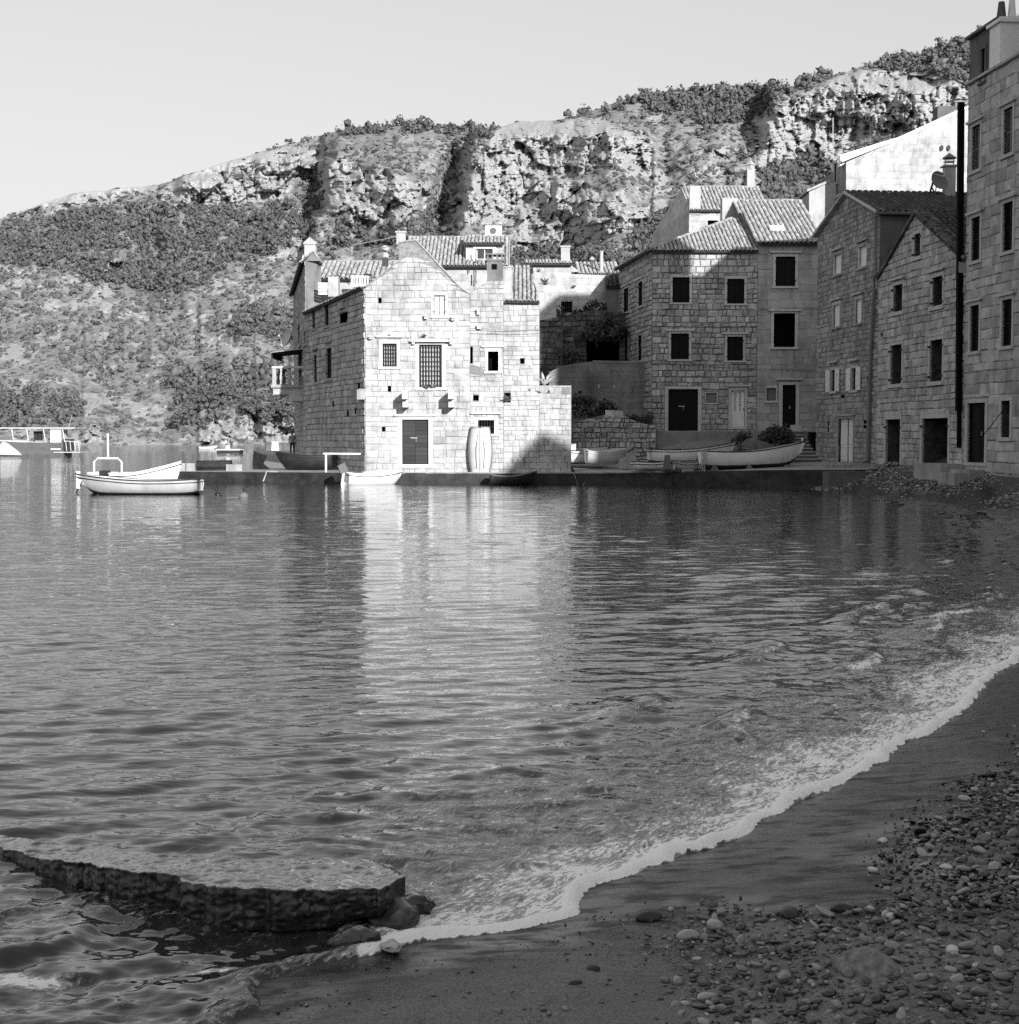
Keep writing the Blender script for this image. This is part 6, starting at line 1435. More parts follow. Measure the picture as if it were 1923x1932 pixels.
# ================================================================= SMALLER THINGS
def loc_mat(pos, yaw=0, pitch=0, roll=0): return Matrix.Translation(Vector(pos)) @ Matrix.Rotation(yaw, 4, 'Z') @ Matrix.Rotation(pitch, 4, 'Y') @ Matrix.Rotation(roll, 4, 'X')
def boat(name, label, L, B, H, Mx, hull='hull_white', bottom='antifoul', gun='hull_dark', bow=.28, stern=.08, rake=.35, tw=.72, pram=False, wl=.34, thwarts=3, strake=True, inside='hull_pale', cat='boat', group=None, keel=True, loc=None, double=False):
    """bow towards +x; z = 0 at the keel amidships"""
    t = thing(name, label, cat, loc if loc is not None else Mx @ Vector((0, 0, 0)), group)
    ns, nq = 18, 9
    def sect(s, q, inset=0.0):
        if pram: wb = .62 + .38 * math.sin(math.pi * min(1, (s * .9 + .12))) if s < 1 else .62; wb = .70 + .30 * math.sin(math.pi * (s * .8 + .1))
        else:
            aft = tw if not double else 0.05
            wb = (aft + (1 - aft) * math.sin(min(s / .45, 1) * math.pi / 2)) if s < .45 else math.cos(((s - .45) / .55) ** 1.9 * math.pi / 2) ** .85 if s < 1 else 0.0
        wb = max(wb, .012)
        sheer = H + bow * max(0, (s - .4) / .6) ** 2 + stern * max(0, (.4 - s) / .4) ** 2
        kz = (H * .62 * max(0, (s - .8) / .2) ** 2.2 if not pram else H * .35 * max(0, (s - .7) / .3) ** 2) + H * .12 * max(0, (.2 - s) / .2) ** 1.5
        full = .62 + .3 * max(0, (s - .55) / .45)
        y = B / 2 * wb * (math.sin(q * math.pi / 2) ** (full)) - inset
        z = kz + (sheer - kz) * (q ** 1.75 if not pram else q ** 2.0) + (inset * .8 if q < .9 else 0)
        x = (s - .5) * L + rake * max(0, (s - .75) / .25) * q * (1.0 if not pram else .3) - .06 * L * 0
        return x, max(y, 0.004), z
    ss_ = [i / ns for i in range(ns + 1)]
    def skin(q0, q1, inset, flip):
        V = []; Fc = []; qs = [q0 + (q1 - q0) * k / nq for k in range(nq + 1)]
        for sd in (1, -1):
            n0 = len(V)
            for s in ss_:
                for q in qs:
                    x, y, z = sect(s, q, inset); V.append(Mx @ Vector((x + (inset if s < .03 else -inset * 1.5 if s > .97 else 0), sd * y, z)))
            for i in range(ns):
                for k in range(nq):
                    a = n0 + i * (nq + 1) + k; f = (a, a + nq + 1, a + nq + 2, a + 1)
                    Fc.append(f if (sd > 0) != flip else f[::-1])
        n1 = (ns + 1) * (nq + 1)
        for i, fl in ((0, False), (ns, True)):      # transom and stem closing
            for k in range(nq):
                a = i * (nq + 1) + k; f = (a, a + 1, n1 + a + 1, n1 + a); Fc.append(f if fl != flip else f[::-1])
        return V, Fc
    V, Fc = skin(wl, 1, 0, False); part('hull', V, Fc, M[hull], t, True)
    V, Fc = skin(0, wl, 0, False); part('bottom', V, Fc, M[bottom], t, True)
    V, Fc = skin(0, 1, .03, True); part('inner_hull', V, Fc, M[inside], t, True)
    def rail(z0, r, off, nm, mt):
        mb = MB()
        for sd in (1, -1):
            pts = []
            for s in ss_:
                x, y, z = sect(s, 1); pts.append(Mx @ Vector((x, sd * (y + off), z + z0)))
            mb.tube(pts, r, 6)
        a, b_ = sect(0, 1), sect(0, 1); mb.tube([Mx @ Vector((a[0], a[1] + off, a[2] + z0)), Mx @ Vector((a[0], -a[1] - off, a[2] + z0))], r, 6)
        if pram: a = sect(1, 1); mb.tube([Mx @ Vector((a[0], a[1] + off, a[2] + z0)), Mx @ Vector((a[0], -a[1] - off, a[2] + z0))], r, 6)
        return mb.build(nm, M[mt], t, True)
    rail(0, .028, .0, 'gunwale', gun)
    if strake: rail(-.12, .02, .004, 'rubbing_strake', gun if strake is True else strake)
    for k in range(thwarts):
        s = .18 + .5 * k / max(thwarts - 1, 1); x, y, z = sect(s, .8); mb = MB()
        P = [Mx @ Vector((x + dx, sd * (y - .03), z + dz)) for dz in (0, .03) for dx, sd in ((-.11, -1), (.11, -1), (.11, 1), (-.11, 1))]
        mb.add(P, [(0, 3, 2, 1), (4, 5, 6, 7), (0, 1, 5, 4), (1, 2, 6, 5), (2, 3, 7, 6), (3, 0, 4, 7)]); mb.build('thwart', M['wood_mid'], t)
    if keel:
        mb = MB(); pts = [Mx @ Vector((sect(s, 0)[0], 0, sect(s, 0)[2] - .02)) for s in ss_ if s < .96]; mb.tube(pts, .03, 4); mb.build('keel', M[bottom], t)
    return t, sect
def px_len(x0, x1, Y): return (x1 - x0) / F * Y
# -------- boats moored on the left
Yb = 59.3; c = atY(270, 925, Yb)
t, sec = boat('moored_rowing_boat', 'long open white boat with dark gunwale stripes moored in front on the left', 4.7, 1.65, .62, loc_mat((c.x, Yb, -.05), math.pi), hull='hull_pale', gun='hull_dark', bow=.27, stern=.06, rake=.4, tw=.8, wl=.40)
mb = MB(); p = loc_mat((c.x, Yb, -.05), math.pi) @ Vector((2.62, 0, .62)); mb.obox(p + Vector((0, 0, .02)), (.07, 0, 0), (0, .06, 0), (0, 0, .35)); mb.build('stem_post', M['hull_white'], t)
Yb2 = 61.2; c2 = atY(252, 905, Yb2)
t2, sec2 = boat('moored_railed_boat', 'white boat with upswept bow tied behind the long open boat', 3.55, 1.5, .86, loc_mat((c2.x, Yb2, -.04), 0), gun='hull_white', bow=.5, stern=.02, rake=.25, tw=.85, thwarts=2, strake='hull_dark', wl=.3)
mb = MB(); y0, y1 = Yb2 - .05, Yb2 + .05
A_, B_ = atY(178, 905, Yb2), atY(230, 905, Yb2); zt = zY(865, Yb2)
mb.tube([A_, Vector((A_.x, Yb2, zt - .15)), Vector((A_.x + .15, Yb2, zt)), Vector((B_.x - .15, Yb2, zt)), Vector((B_.x, Yb2, zt - .15)), B_], .045, 8); mb.build('rail_arch', M['white_paint'], t2)
mb = MB(); p = atY(204, 864, Yb2); mb.tube([p + Vector((0, 0, 0)), Vector((p.x, Yb2, zY(818, Yb2)))], .045, 8); mb.build('light_mast', M['white_paint'], t2)
mb = MB(); p = atY(198, 893, Yb2 - .6); mb.obox(p, (.2, 0, 0), (0, .15, 0), (0, 0, .12)); mb.build('engine_box', M['hull_dark'], t2)
def rope(label, pts, r=.02, mat='rope'):
    mb = MB(); mb.tube(pts, r, 5); return tag(mb.build('mooring_rope', M[mat], None), label, 'rope')
rope('mooring rope slanting from the right end of the open boat into the water', [atY(383, 903, Yb), atY(405, 923, 58.5), atZ(421, 937, -.02)], .02, 'iron')
rope('mooring line hanging from the bow of the open boat', [atY(160, 897, Yb), atY(152, 915, 59), atZ(143, 930, -.05)], .025, 'iron')
def float_buoy(label, px, py, r, mat='hull_grey', group=None):
    p = atZ(px, py, 0); t = thing('mooring_buoy', label, 'buoy', p, group)
    mb = MB(); mb.lathe((p.x, p.y, -.08), [(.02, 0), (r * .8, .02), (r, r * .6), (r * .85, r * 1.1), (r * .35, r * 1.4), (.02, r * 1.45)], 12); mb.build('float', M[mat], t, True)
    mb = MB(); mb.tube([(p.x, p.y, r * 1.2), (p.x, p.y, r * 1.9)], .025, 5); mb.build('ring_stem', M['iron'], t)
float_buoy('grey buoy floating right of the moored open boat', 460, 939, .2, 'pipe_grey')
float_buoy('small black float under the bow of the open boat', 185, 936, .1, 'hull_dark'); float_buoy('dark float on the rope right of the open boat', 411, 934, .14, 'hull_dark')
# -------- excursion boat far left
Yf = 177.0; base = atY(60, 861.6, Yf)
FB = thing('excursion_boat', 'grey excursion boat with flat canopy and white stern cabin at the far left', 'boat', (base.x, Yf, 0))
x_st, x_bw = atY(128, 860, Yf).x, atY(-75, 860, Yf).x
V = []; Fc = []; n = 16; 
for i in range(n + 1):
    s = i / n; x = x_st + (x_bw - x_st) * s; hb = 1.9 * (1 if s < .5 else math.cos((s - .5) / .5 * math.pi / 2) ** .7 if s < 1 else .01); hz = 1.75 + .5 * max(0, s - .4) / .6
    if i == 0: x += .0
    for sd in (-1, 1):
        V += [(x, Yf + sd * hb * .8, -.3), (x, Yf + sd * hb * .9, .35), (x + (-.0 if s < .9 else -1.0 * (s - .9) * 10), Yf + sd * hb, hz)]
for i in range(n):
    for sd in (0, 3):
        for k in (0, 1): a = i * 6 + sd + k; f = (a, a + 6, a + 7, a + 1); Fc.append(f if sd == 0 else f[::-1])
    Fc.append((i * 6 + 2, i * 6 + 5, i * 6 + 11, i * 6 + 8))
Fc.append((0, 1, 2, 5, 4, 3)); part('hull', V, Fc, M['hull_grey'], FB)
# pale curved flash on the bow half of the hull
fl = [(0, 858), (0, 838), (6, 833), (14, 836), (24, 843), (34, 851), (42, 859)]
mb = MB(); mb.prism([atY(x, y, Yf - 1.93) for x, y in fl], (0, .04, 0)); mb.build('bow_flash', M['hull_pale'], FB)
mb = MB(); mb.box((x_bw + 3, Yf - 1.9, zY(809, Yf)), (atY(150, 800, Yf).x, Yf + 1.9, zY(806.5, Yf))); mb.build('canopy', M['hull_pale'], FB)
for x in (22, 50, 82, 118):
    mb = MB(); mb.tube([atY(x + 4, 834, Yf - 1.75), atY(x, 809, Yf - 1.75)], .05, 5); mb.build('canopy_post', M['white_paint'], FB)
    mb = MB(); mb.tube([atY(x + 4, 834, Yf + 1.6), atY(x, 809, Yf + 1.6)], .05, 5); mb.build('canopy_post', M['white_paint'], FB)
mb = MB(); mb.box((atY(104, 830, Yf).x, Yf - 1.8, zY(848, Yf)), (atY(123, 830, Yf).x, Yf + 1.0, zY(811, Yf))); mb.build('stern_cabin', M['white_paint'], FB)
mb = MB(); mb.box((atY(126, 830, Yf).x, Yf - 1.7, zY(850, Yf)), (atY(148, 830, Yf).x, Yf - 1.62, zY(828, Yf))); mb.build('stern_panel', M['hull_dark'], FB)
mb = MB(); mb.box((atY(110, 850, Yf).x, Yf - 1.8, .5), (atY(160, 850, Yf).x, Yf + 1.8, .62)); mb.build('stern_platform', M['hull_pale'], FB)
mb = MB()
for x in (126, 134, 142, 150): mb.tube([atY(x, 851, Yf - 1.7), atY(x - 2, 832, Yf - 1.7)], .035, 5)
mb.tube([atY(124, 832, Yf - 1.7), atY(150, 834, Yf - 1.7)], .035, 5); mb.tube([atY(0, 832, Yf - 1.85), atY(90, 835, Yf - 1.85)], .035, 5); mb.build('railing', M['white_paint'], FB)
mb = MB(); mb.tube([atY(129, 808, Yf), atY(136, 783, Yf)], .035, 5); mb.build('antenna', M['steel'], FB)
for x in (68, 76):
    mb = MB(); mb.obox(atY(x, 822, Yf), (.22, 0, 0), (0, .2, 0), (0, 0, .55)); mb.build('seat_back', M['hull_dark'], FB)
mb = MB(); mb.box((x_bw + 2, Yf - 1.2, 1.6), (atY(60, 840, Yf).x, Yf + 1.2, 2.0)); mb.build('deck_house', M['hull_pale'], FB)
# -------- far mooring platforms and small boats
def platform(label, x0, x1, ytop, ybot, bol):
    D_ = EYE * F / (ybot - HOR); a, b_ = atY(x0, ybot, D_), atY(x1, ybot, D_); zt = zY(ytop, D_)
    t = thing('mooring_platform', label, 'platform', ((a.x + b_.x) / 2, D_ + 1, 0), 'concrete mooring platforms')
    mb = MB(); mb.box((a.x, D_, -.5), (b_.x, D_ + 3, zt - .12)); mb.build('base', M['concrete_dark'], t)
    mb = MB(); mb.box((a.x - .12, D_ - .12, zt - .12), (b_.x + .12, D_ + 3.12, zt + .05)); mb.build('deck', M['white_paint'], t)
    p = atY(bol, ytop, D_ + 1); mb = MB(); mb.lathe((p.x, p.y, zt + .05), [(.45, 0), (.4, .5), (.34, 1.0), (.34, 1.05)] if x1 - x0 > 60 else [(.35, 0), (.3, .5), (.3, .55)], 10); mb.build('bollard', M['white_paint'], t)
platform('larger white-topped mooring platform with bollard beside the house corner', 480, 556, 853, 867, 519); platform('small white-topped mooring platform further out in the bay', 409, 452, 848, 855, 430)
D_ = 300; p = atY(392, 846, D_); boat('distant_motor_boat', 'tiny white motor boat near the far shore', 3.4, 1.4, .6, loc_mat((p.x, D_, -.1), 0), thwarts=1)
# -------- jetty clutter at the left end of the quay
JP = thing('rusty_pipe_float', 'long dark cylinder lying on concrete blocks at the end of the jetty', 'pipe', atY(395, 886, 77.2))
mb = MB(); mb.tube([atY(372, 878, 77.2), atY(437, 877, 77.2)], .26, 12); mb.build('cylinder', M['concrete_dark'], JP)
for i, (x0, x1, y0, y1) in enumerate(((337, 351, 874, 887), (353, 369, 874, 887), (428, 458, 876, 886))):
    a, b_ = atY(x0, y1, 76.9), atY(x1, y0, 76.9); mb = MB(); mb.box((a.x, 76.7, ZQ - .05), (b_.x, 77.5, b_.z)); o = mb.build('concrete_block', M['concrete'], None)
    tag(o, ('pale concrete block at the very end of the jetty', 'second pale concrete block on the jetty beside the dark cylinder', 'flat concrete block at the right end of the dark cylinder')[i], 'block', 'blocks on the jetty')
BR = thing('tubular_stand', 'bent tubular steel stand at the jetty edge', 'stand', atY(510, 905, 74.5))
mb = MB(); mb.tube([atY(497, 908, 74.2), atY(503, 890, 74.2), atY(523, 890, 74.2), atY(535, 908, 74.2)], .04, 6); mb.build('frame', M['steel'], BR)
HR = thing('quay_handrail', 'white handrail with single post at the corner of the sunlit house', 'railing', atY(615, 892, 73.4))
mb = MB(); mb.tube([atY(615, 891, 73.3), atY(615, 856, 73.3)], .055, 6); mb.build('post', M['white_paint'], HR)
mb = MB(); mb.tube([atY(610, 856, 73.3), atY(681, 856.5, 73.3)], .05, 6); mb.build('rail', M['white_paint'], HR)
# dark hulk by the side wall
p = atY(583, 880, 79.5); boat('dark_hulk_boat', 'old dark wooden boat beached on the quay below the shaded side wall', 3.0, 1.4, .75, loc_mat((p.x, 79.0, ZQ + .02), math.pi * .97, 0, .05), hull='hull_dark', bottom='hull_dark', gun='hull_dark', inside='hull_dark', bow=.25)
# outboard boat at the quay corner
p = atY(692, 912, 71.6); Mo = loc_mat((p.x + .25, 71.7, -.14), R(24)); t, _ = boat('outboard_boat', 'small white outboard boat tied at the corner of the sunlit house', 2.7, 1.35, .66, Mo, bow=.2, rake=.25, tw=.86, gun='hull_white', strake='hull_dark', wl=.25)
mb = MB(); q = Mo @ Vector((-1.45, 0, .78)); mb.obox(q + Vector((-.05, 0, .18)), (.17, .04, .08), (-.03, .13, 0), (-.08, 0, .2)); mo = mb.build('outboard_motor', M['hull_dark'], t)
mb = MB(); mb.tube([q, q + Vector((-.12, 0, -.9))], .07, 6); mb.build('motor_leg', M['white_paint'], mo)
mb = MB(); mb.obox(Mo @ Vector((-.2, 0, .72)), (.3, .1, 0), (-.1, .35, 0), (0, 0, .05)); mb.build('seat_cover', M['white_paint'], t)
# upright dinghy on the white wall
pu = atY(906, 890, 73.0); Mu = Matrix.Translation(Vector((pu.x, 73.12, ZQ + .03))) @ Matrix.Rotation(R(-3), 4, 'X') @ Matrix(((0, 1, 0, 0), (0, 0, 1, 0), (1, 0, 0, 0), (0, 0, 0, 1))) @ Matrix.Translation(Vector((1.13, 0, -.0)))
t, _ = boat('upright_dinghy', 'white dinghy stood on end against the sunlit wall with its bottom showing', 2.26, 1.18, .40, Mu, hull='hull_pale', bottom='hull_pale', gun='wood_mid', pram=True, wl=.5, thwarts=2, bow=.04, stern=.02, rake=.1)
for sd in (-.22, 0, .22):
    mb = MB(); mb.tube([Mu @ Vector((-.95, sd * .8, .0)), Mu @ Vector((0, sd, -.02)), Mu @ Vector((.75, sd * .5, .03))], .02, 4); mb.build('bilge_keel', M['wood_mid'], t)
# small dark boat at the quay
p = atY(966, 915, 72.0); boat('quay_skiff', 'small dark skiff afloat against the quay under the sunlit house', 2.15, 1.1, .5, loc_mat((p.x, 71.9, -.1), R(6)), hull='hull_dark', bottom='hull_dark', gun='wood_mid', inside='hull_grey', bow=.28, rake=.2, strake=False)
# -------- boats on the slipway
def zq(X, Y): return ZQ + .06 + max(0, (Y - 71)) * .045 + .02
p = atY(1414, 880, 70.8); zb_ = .72; Mq = loc_mat((p.x, 70.9, zb_ + .1), R(3), R(-1.5))
t, sec = boat('large_white_boat', 'largest white open boat on the slipway with a dark waterline and upswept bow', 4.75, 1.7, .82, Mq, hull='hull_white', bow=.42, stern=.1, rake=.42, tw=.72, wl=.42, gun='hull_dark', strake=False)
mb = MB(); q = Mq @ Vector((-.35, .1, .9)); mb.tube([q, q + Vector((0, 0, .28))], .03, 6); mb.obox(q + Vector((0, 0, .2)), (.14, 0, 0), (0, .14, 0), (0, 0, .02)); mb.obox(q, (.2, 0, 0), (0, .2, 0), (0, 0, .03)); mb.build('capstan', M['iron'], t)
mb = MB(); q = Mq @ Vector((2.65, 0, 1.26)); mb.tube([q, q + Vector((0, 0, .16))], .05, 6); mb.build('bow_post', M['white_paint'], t)
mb = MB(); q = Mq @ Vector((-2.3, -.7, .88))
for k in range(4): mb.tube([q + Vector((.06 * k - .1, -.05, .05)), q + Vector((.05 * k - .16, -.14, -.4)), q + Vector((.09 * k - .3, -.2, -.8 - .05 * k))], .022, 5)
mb.build('stern_ropes', M['rope'], t)
for x, w in ((1347, 0), (1412, 1), (1482, 2)):
    q = atY(x, 878, 70.5); mb = MB(); mb.box((q.x - .22, 70.2, .6), (q.x + .22, 71.6, .74)); mb.prism([(q.x - .2, 70.1, .742), (q.x + .2, 70.1, .742), (q.x + .06, 70.1, 1.0), (q.x - .06, 70.1, 1.0)], (0, .25, 0))
    tag(mb.build('boat_chock', M['wood_mid'], None), ('wooden chock under the stern of the largest white boat', 'wooden chock under the middle of the largest white boat', 'wooden chock under the bow of the largest white boat')[w], 'chock', 'boat chocks')
p = atY(1302, 862, 75.0); Mc = loc_mat((p.x, 75.2, 1.0), R(4), R(-2)); t, sec = boat('covered_boat', 'pale boat under a grey canvas cover behind the largest white boat', 4.2, 1.7, .72, Mc, hull='hull_white', bow=.30, rake=.35, wl=.40, gun='hull_dark')
V = []; Fc = []; nn = 14
for i in range(nn + 1):
    s = .16 + .80 * i / nn; x, y, z = sec(s, 1)
    rz = .34 * math.sin(math.pi * min(1, i / nn * 1.0)) ** .6
    for k in range(7): f = k / 3 - 1; V.append(Mc @ Vector((x, f * (y + .03), z + .02 + rz * (1 - abs(f) ** 1.3) + random.uniform(-.015, .015))))
for i in range(nn):
    for k in range(6): a = i * 7 + k; Fc.append((a, a + 7, a + 8, a + 1))
part('canvas_cover', V, Fc, M['canvas'], t, True)
for x, lbl in ((1237, 'dark trestle under the left end of the canvas-covered boat'), (1355, 'dark trestle under the right end of the canvas-covered boat')):
    q = atY(x, 870, 75.2); mb = MB(); mb.prism([(q.x - .4, 74.9, .88), (q.x - .28, 74.9, .88), (q.x - .08, 74.9, 1.1), (q.x + .08, 74.9, 1.1), (q.x + .28, 74.9, .88), (q.x + .4, 74.9, .88), (q.x + .12, 74.9, 1.2), (q.x - .12, 74.9, 1.2)], (0, .6, 0))
    tag(mb.build('trestle', M['wood_mid'], None), lbl, 'trestle', 'trestles under the covered boat')
p = atY(1225, 884, 71.6); boat('pale_dinghy', 'small pale round-bowed dinghy lying flat near the quay edge', 1.62, .9, .36, loc_mat((p.x, 71.9, .68), R(185), 0, R(8)), hull='hull_white', bottom='hull_pale', gun='hull_dark', bow=.08, rake=.12, wl=.2, thwarts=2, tw=.85, inside='hull_grey')
p = atY(1301, 886, 71.4); boat('tarped_dinghy', 'small dinghy under the stern ropes of the largest white boat', 1.5, .95, .42, loc_mat((p.x, 71.6, .69), R(8), 0, 0), hull='hull_pale', bottom='hull_pale', gun='hull_grey', bow=.06, rake=.1, wl=.2, thwarts=1, tw=.9, inside='canvas')
p = atY(1238 + 112, 874, 73.2); boat('upturned_keel_boat', 'dark low boat half hidden behind the dinghies', 1.6, 1.0, .4, loc_mat((p.x, 73.5, .8), R(20)), hull='hull_dark', bottom='hull_dark', gun='hull_dark', inside='hull_dark')
p = atY(1112, 862, 76.0); Mw = loc_mat((p.x - .6, 76.4, .98), R(176), 0, R(-6)); t, sec = boat('decked_white_boat', 'white half-decked boat partly hidden behind the terrace corner', 3.3, 1.5, .72, Mw, hull='hull_white', bow=.25, rake=.3, wl=.30, gun='hull_dark')
V = []; Fc = []
for i in range(7):
    s = .52 + .46 * i / 6; x, y, z = sec(s, 1)
    for k in range(5): f = k / 2 - 1; V.append(Mw @ Vector((x, f * y, z + .30 * (1 - f * f) * (1 - i / 7))))
for i in range(6):
    for k in range(4): a = i * 5 + k; Fc.append((a, a + 5, a + 6, a + 1))
part('foredeck', V, Fc, M['hull_white'], t, True)
p = atY(1140, 868, 75.2); boat('stubby_white_boat', 'stubby pale boat with rounded stern next to the half-decked boat', 2.0, 1.2, .66, loc_mat((p.x, 75.0, .95), R(12), 0, R(4)), hull='hull_pale', bottom='hull_white', gun='hull_pale', bow=.15, rake=.2, wl=.3, tw=.8)
# pillar, planks, blocks on the slipway
PL = thing('mooring_pillar', 'square pale concrete pillar on the slipway left of the covered boat', 'pillar', atY(1191, 874, 74))
a, b_ = atY(1183, 873, 74), atY(1200, 841, 74); mb = MB(); mb.box((a.x, 73.8, .7), (b_.x, 74.3, b_.z)); mb.build('shaft', M['concrete'], PL)
mb = MB(); mb.tube([atY(1183, 853, 73.7), atY(1200, 842, 73.7)], .03, 5); mb.build('iron_bar', M['iron'], PL)
mb = MB(); mb.box((b_.x - .85, 73.9, .75), (b_.x - .45, 74.2, 1.25)); mb.build('foot_block', M['concrete'], PL)
q = atY(1262, 877, 71.0)
KR = thing('keel_roller_post', 'wooden keel post between the two small dinghies', 'post', (q.x, 71.6, .7)); mb = MB(); mb.prism([(q.x - .32, 71.5, .7), (q.x + .32, 71.5, .7), (q.x + .16, 71.5, 1.0), (q.x + .12, 71.5, 1.45), (q.x - .12, 71.5, 1.45), (q.x - .16, 71.5, 1.0)], (0, .3, 0)); mb.build('post', M['wood_mid'], KR)
for i, (x, y, w, lbl) in enumerate(((1298, 889.5, .3, 'flat stone at the quay edge under the largest white boat'), (1344, 889, .28, 'second flat stone at the quay edge right of the first'), (1261, 889, .12, 'small dark bollard stub at the quay edge'), (1564, 883, .22, 'square stone near the quay steps'), (1584, 878, .3, 'flat stone slab before the white double door'), (1614, 878, .25, 'flat stone slab right of the white double door'))):
    q = atY(x, y, 71.2 if x < 1400 else 67.5); zz = .66 if x < 1400 else .93; mb = MB(); mb.box((q.x - w, q.y - .15, zz - .05), (q.x + w, q.y + .25, zz + .12)); tag(mb.build('loose_stone', M['concrete'] if i != 2 else M['iron'], None), lbl, 'stone', 'stones on the quay')
# stern rope dangling at the quay
rope('loose rope hanging over the quay edge into the water', [atY(1083, 893, 72.7), atY(1092, 918, 72.3), atY(1104, 911, 72.2)], .015)
# stairs up to the terrace, and quay steps at the right end
ST = thing('stone_stairs', 'stone stairs climbing from the slipway to the corner house', 'stairs', (15.2, 74, 1.0))
ns_ = 9
for i in range(ns_):
    y0 = 74.4 + i * .56; z1 = 1.06 + (i + 1) * (2.66 - 1.06) / ns_; mb = MB(); xa = 14.35 + .02 * i; mb.box((xa, y0, .8), (15.86 if y0 < 79.0 else 16.2, y0 + .57 if i < ns_ - 1 else 79.22, z1)); so = mb.build('step', M['render_dark'], ST); mb = MB(); mb.box((xa - .02, y0 - .05, z1 - .06), (15.84, y0 + .5, z1 + .006)); mb.build('tread', M['concrete'], so)  # darker risers and paler treads put the shading contrast into the colour
mb = MB(); mb.box((15.3, 79.0, 2.66), (15.8, 79.5, 3.0)); tag(mb.build('newel_stone', M['trim'], None), 'pale stone block at the top of the stairs', 'stone')
QS = thing('quay_steps', 'low concrete steps at the right end of the slipway above the pebbles', 'steps', (15.8, 64.5, 0))
for i in range(3):
    mb = MB(); mb.box((14.0 + .32 * i, 63.9 + .0 * i - .35 * (2 - i) * 0, -.4), (16.6 + .3 * i * 0, 65.1, .80 - .22 * i * 1.0)) if i == 0 else mb.box((14.3 + .32 * i, 63.9 - .38 * i, -.4), (16.75, 63.898 - .38 * (i - 1), .80 - .22 * i)); mb.build('step', M['render_dark'], QS)
mb = MB(); a, b_ = W4.pt(*W4.uz(1769, 905), 0), None
WB_ = W4; u0, u1 = W4.uz(1769, 880)[0], W4.uz(1822, 880)[0]; W4.mbox(mb, u0, .3, u1, W4.uz(1790, 874)[1], .12, 1.0); tag(mb.build('concrete_bench', M['concrete'], None), 'plain concrete block below the wide open doorway', 'block')
mb = MB(); u0, u1 = W5.uz(1822, 885)[0], W5.uz(1863, 885)[0]; W5.mbox(mb, u0, .4, u1, W5.uz(1840, 886)[1], .1, .7); W5.mbox(mb, u0 + .3, .4, u1 - .2, W5.uz(1840, 892)[1], .7, 1.2)
tag(mb.build('door_steps', M['concrete'], None), 'stone steps before the door of the tall house', 'steps')
# rocks at the foot of the slipway
def rock(name, label, pos, r, mat, seed, flat=.6, cat='rock', group=None, sub=2, rough=.35):
    import bmesh
    bm = bmesh.new(); bmesh.ops.create_icosphere(bm, subdivisions=sub, radius=1.0)
    V = np.array([v.co[:] for v in bm.verts]); n = fbm(V[:, 0] * 1.4 + seed, V[:, 1] * 1.4, V[:, 2] * 1.4, oct=3, seed=seed); V = V * (1 + rough * n)[:, None] * np.array(r if hasattr(r, '__len__') else (r, r * .8, r * flat))
    Fc = [tuple(v.index for v in f.verts) for f in bm.faces]; bm.free()
    me = mesh_np(name, V, Fc, M[mat] if isinstance(mat, str) else mat, sub > 2); o = link(name, me, None, pos, (0, 0, seed * 1.7)); return tag(o, label, cat, group)
for i, (x, y, r) in enumerate(((1530, 918, .8), (1562, 915, .9), (1590, 920, .7), (1615, 915, .8), (1640, 908, .6), (1500, 917, .6))):
    rock('shore_rock', ('second', 'third', 'fourth', 'fifth', 'rightmost', 'leftmost')[i] + ' dark wet rock from the left at the foot of the slipway', atZ(x, y, .05), (r * 1.1, r * .7, r * .35), 'concrete_dark', 40 + i, group='rocks at the foot of the slipway')
# -------- plants
def bush(name, label, pos, r, mat='leaf', n=260, seed=1, size=.16, zs=1.0, cat='bush', group=None, stem=True):
    pos = Vector(pos); t = thing(name, label, cat, pos, group); rg = np.random.RandomState(seed)
    k = 9; c = rg.normal(size=(k, 3)) * r * .38; c[:, 2] = np.abs(c[:, 2]) * zs + r * .45 * zs; Rr = rg.uniform(.4, .62, k) * r
    V, Fq = leaf_cloud(c, Rr, Rr * zs * .9, n // k, size, seed); me = big_mesh('foliage', V, Fq, M[mat], False); link('foliage', me, t, pos)
    if stem:
        mb = MB()
        for i in range(3): a = rg.rand() * 6.28; mb.tube([pos + Vector((0, 0, -.15)), pos + Vector((math.cos(a) * r * .3, math.sin(a) * r * .3, r * .6 * zs))], .03, 4, .015)
        mb.build('stem', M['bark'], t)
    return t
bush('clipped_shrub', 'dark rounded shrub behind the bow of the largest white boat', atY(1464, 838, 77.0) - Vector((0, 0, .1)), .82, n=1100, seed=3, size=.2)
bush('low_shrub', 'low dark shrub left of the rounded shrub above the largest white boat', atY(1395, 838, 78.5) - Vector((0, 0, .2)), .6, n=500, seed=4)
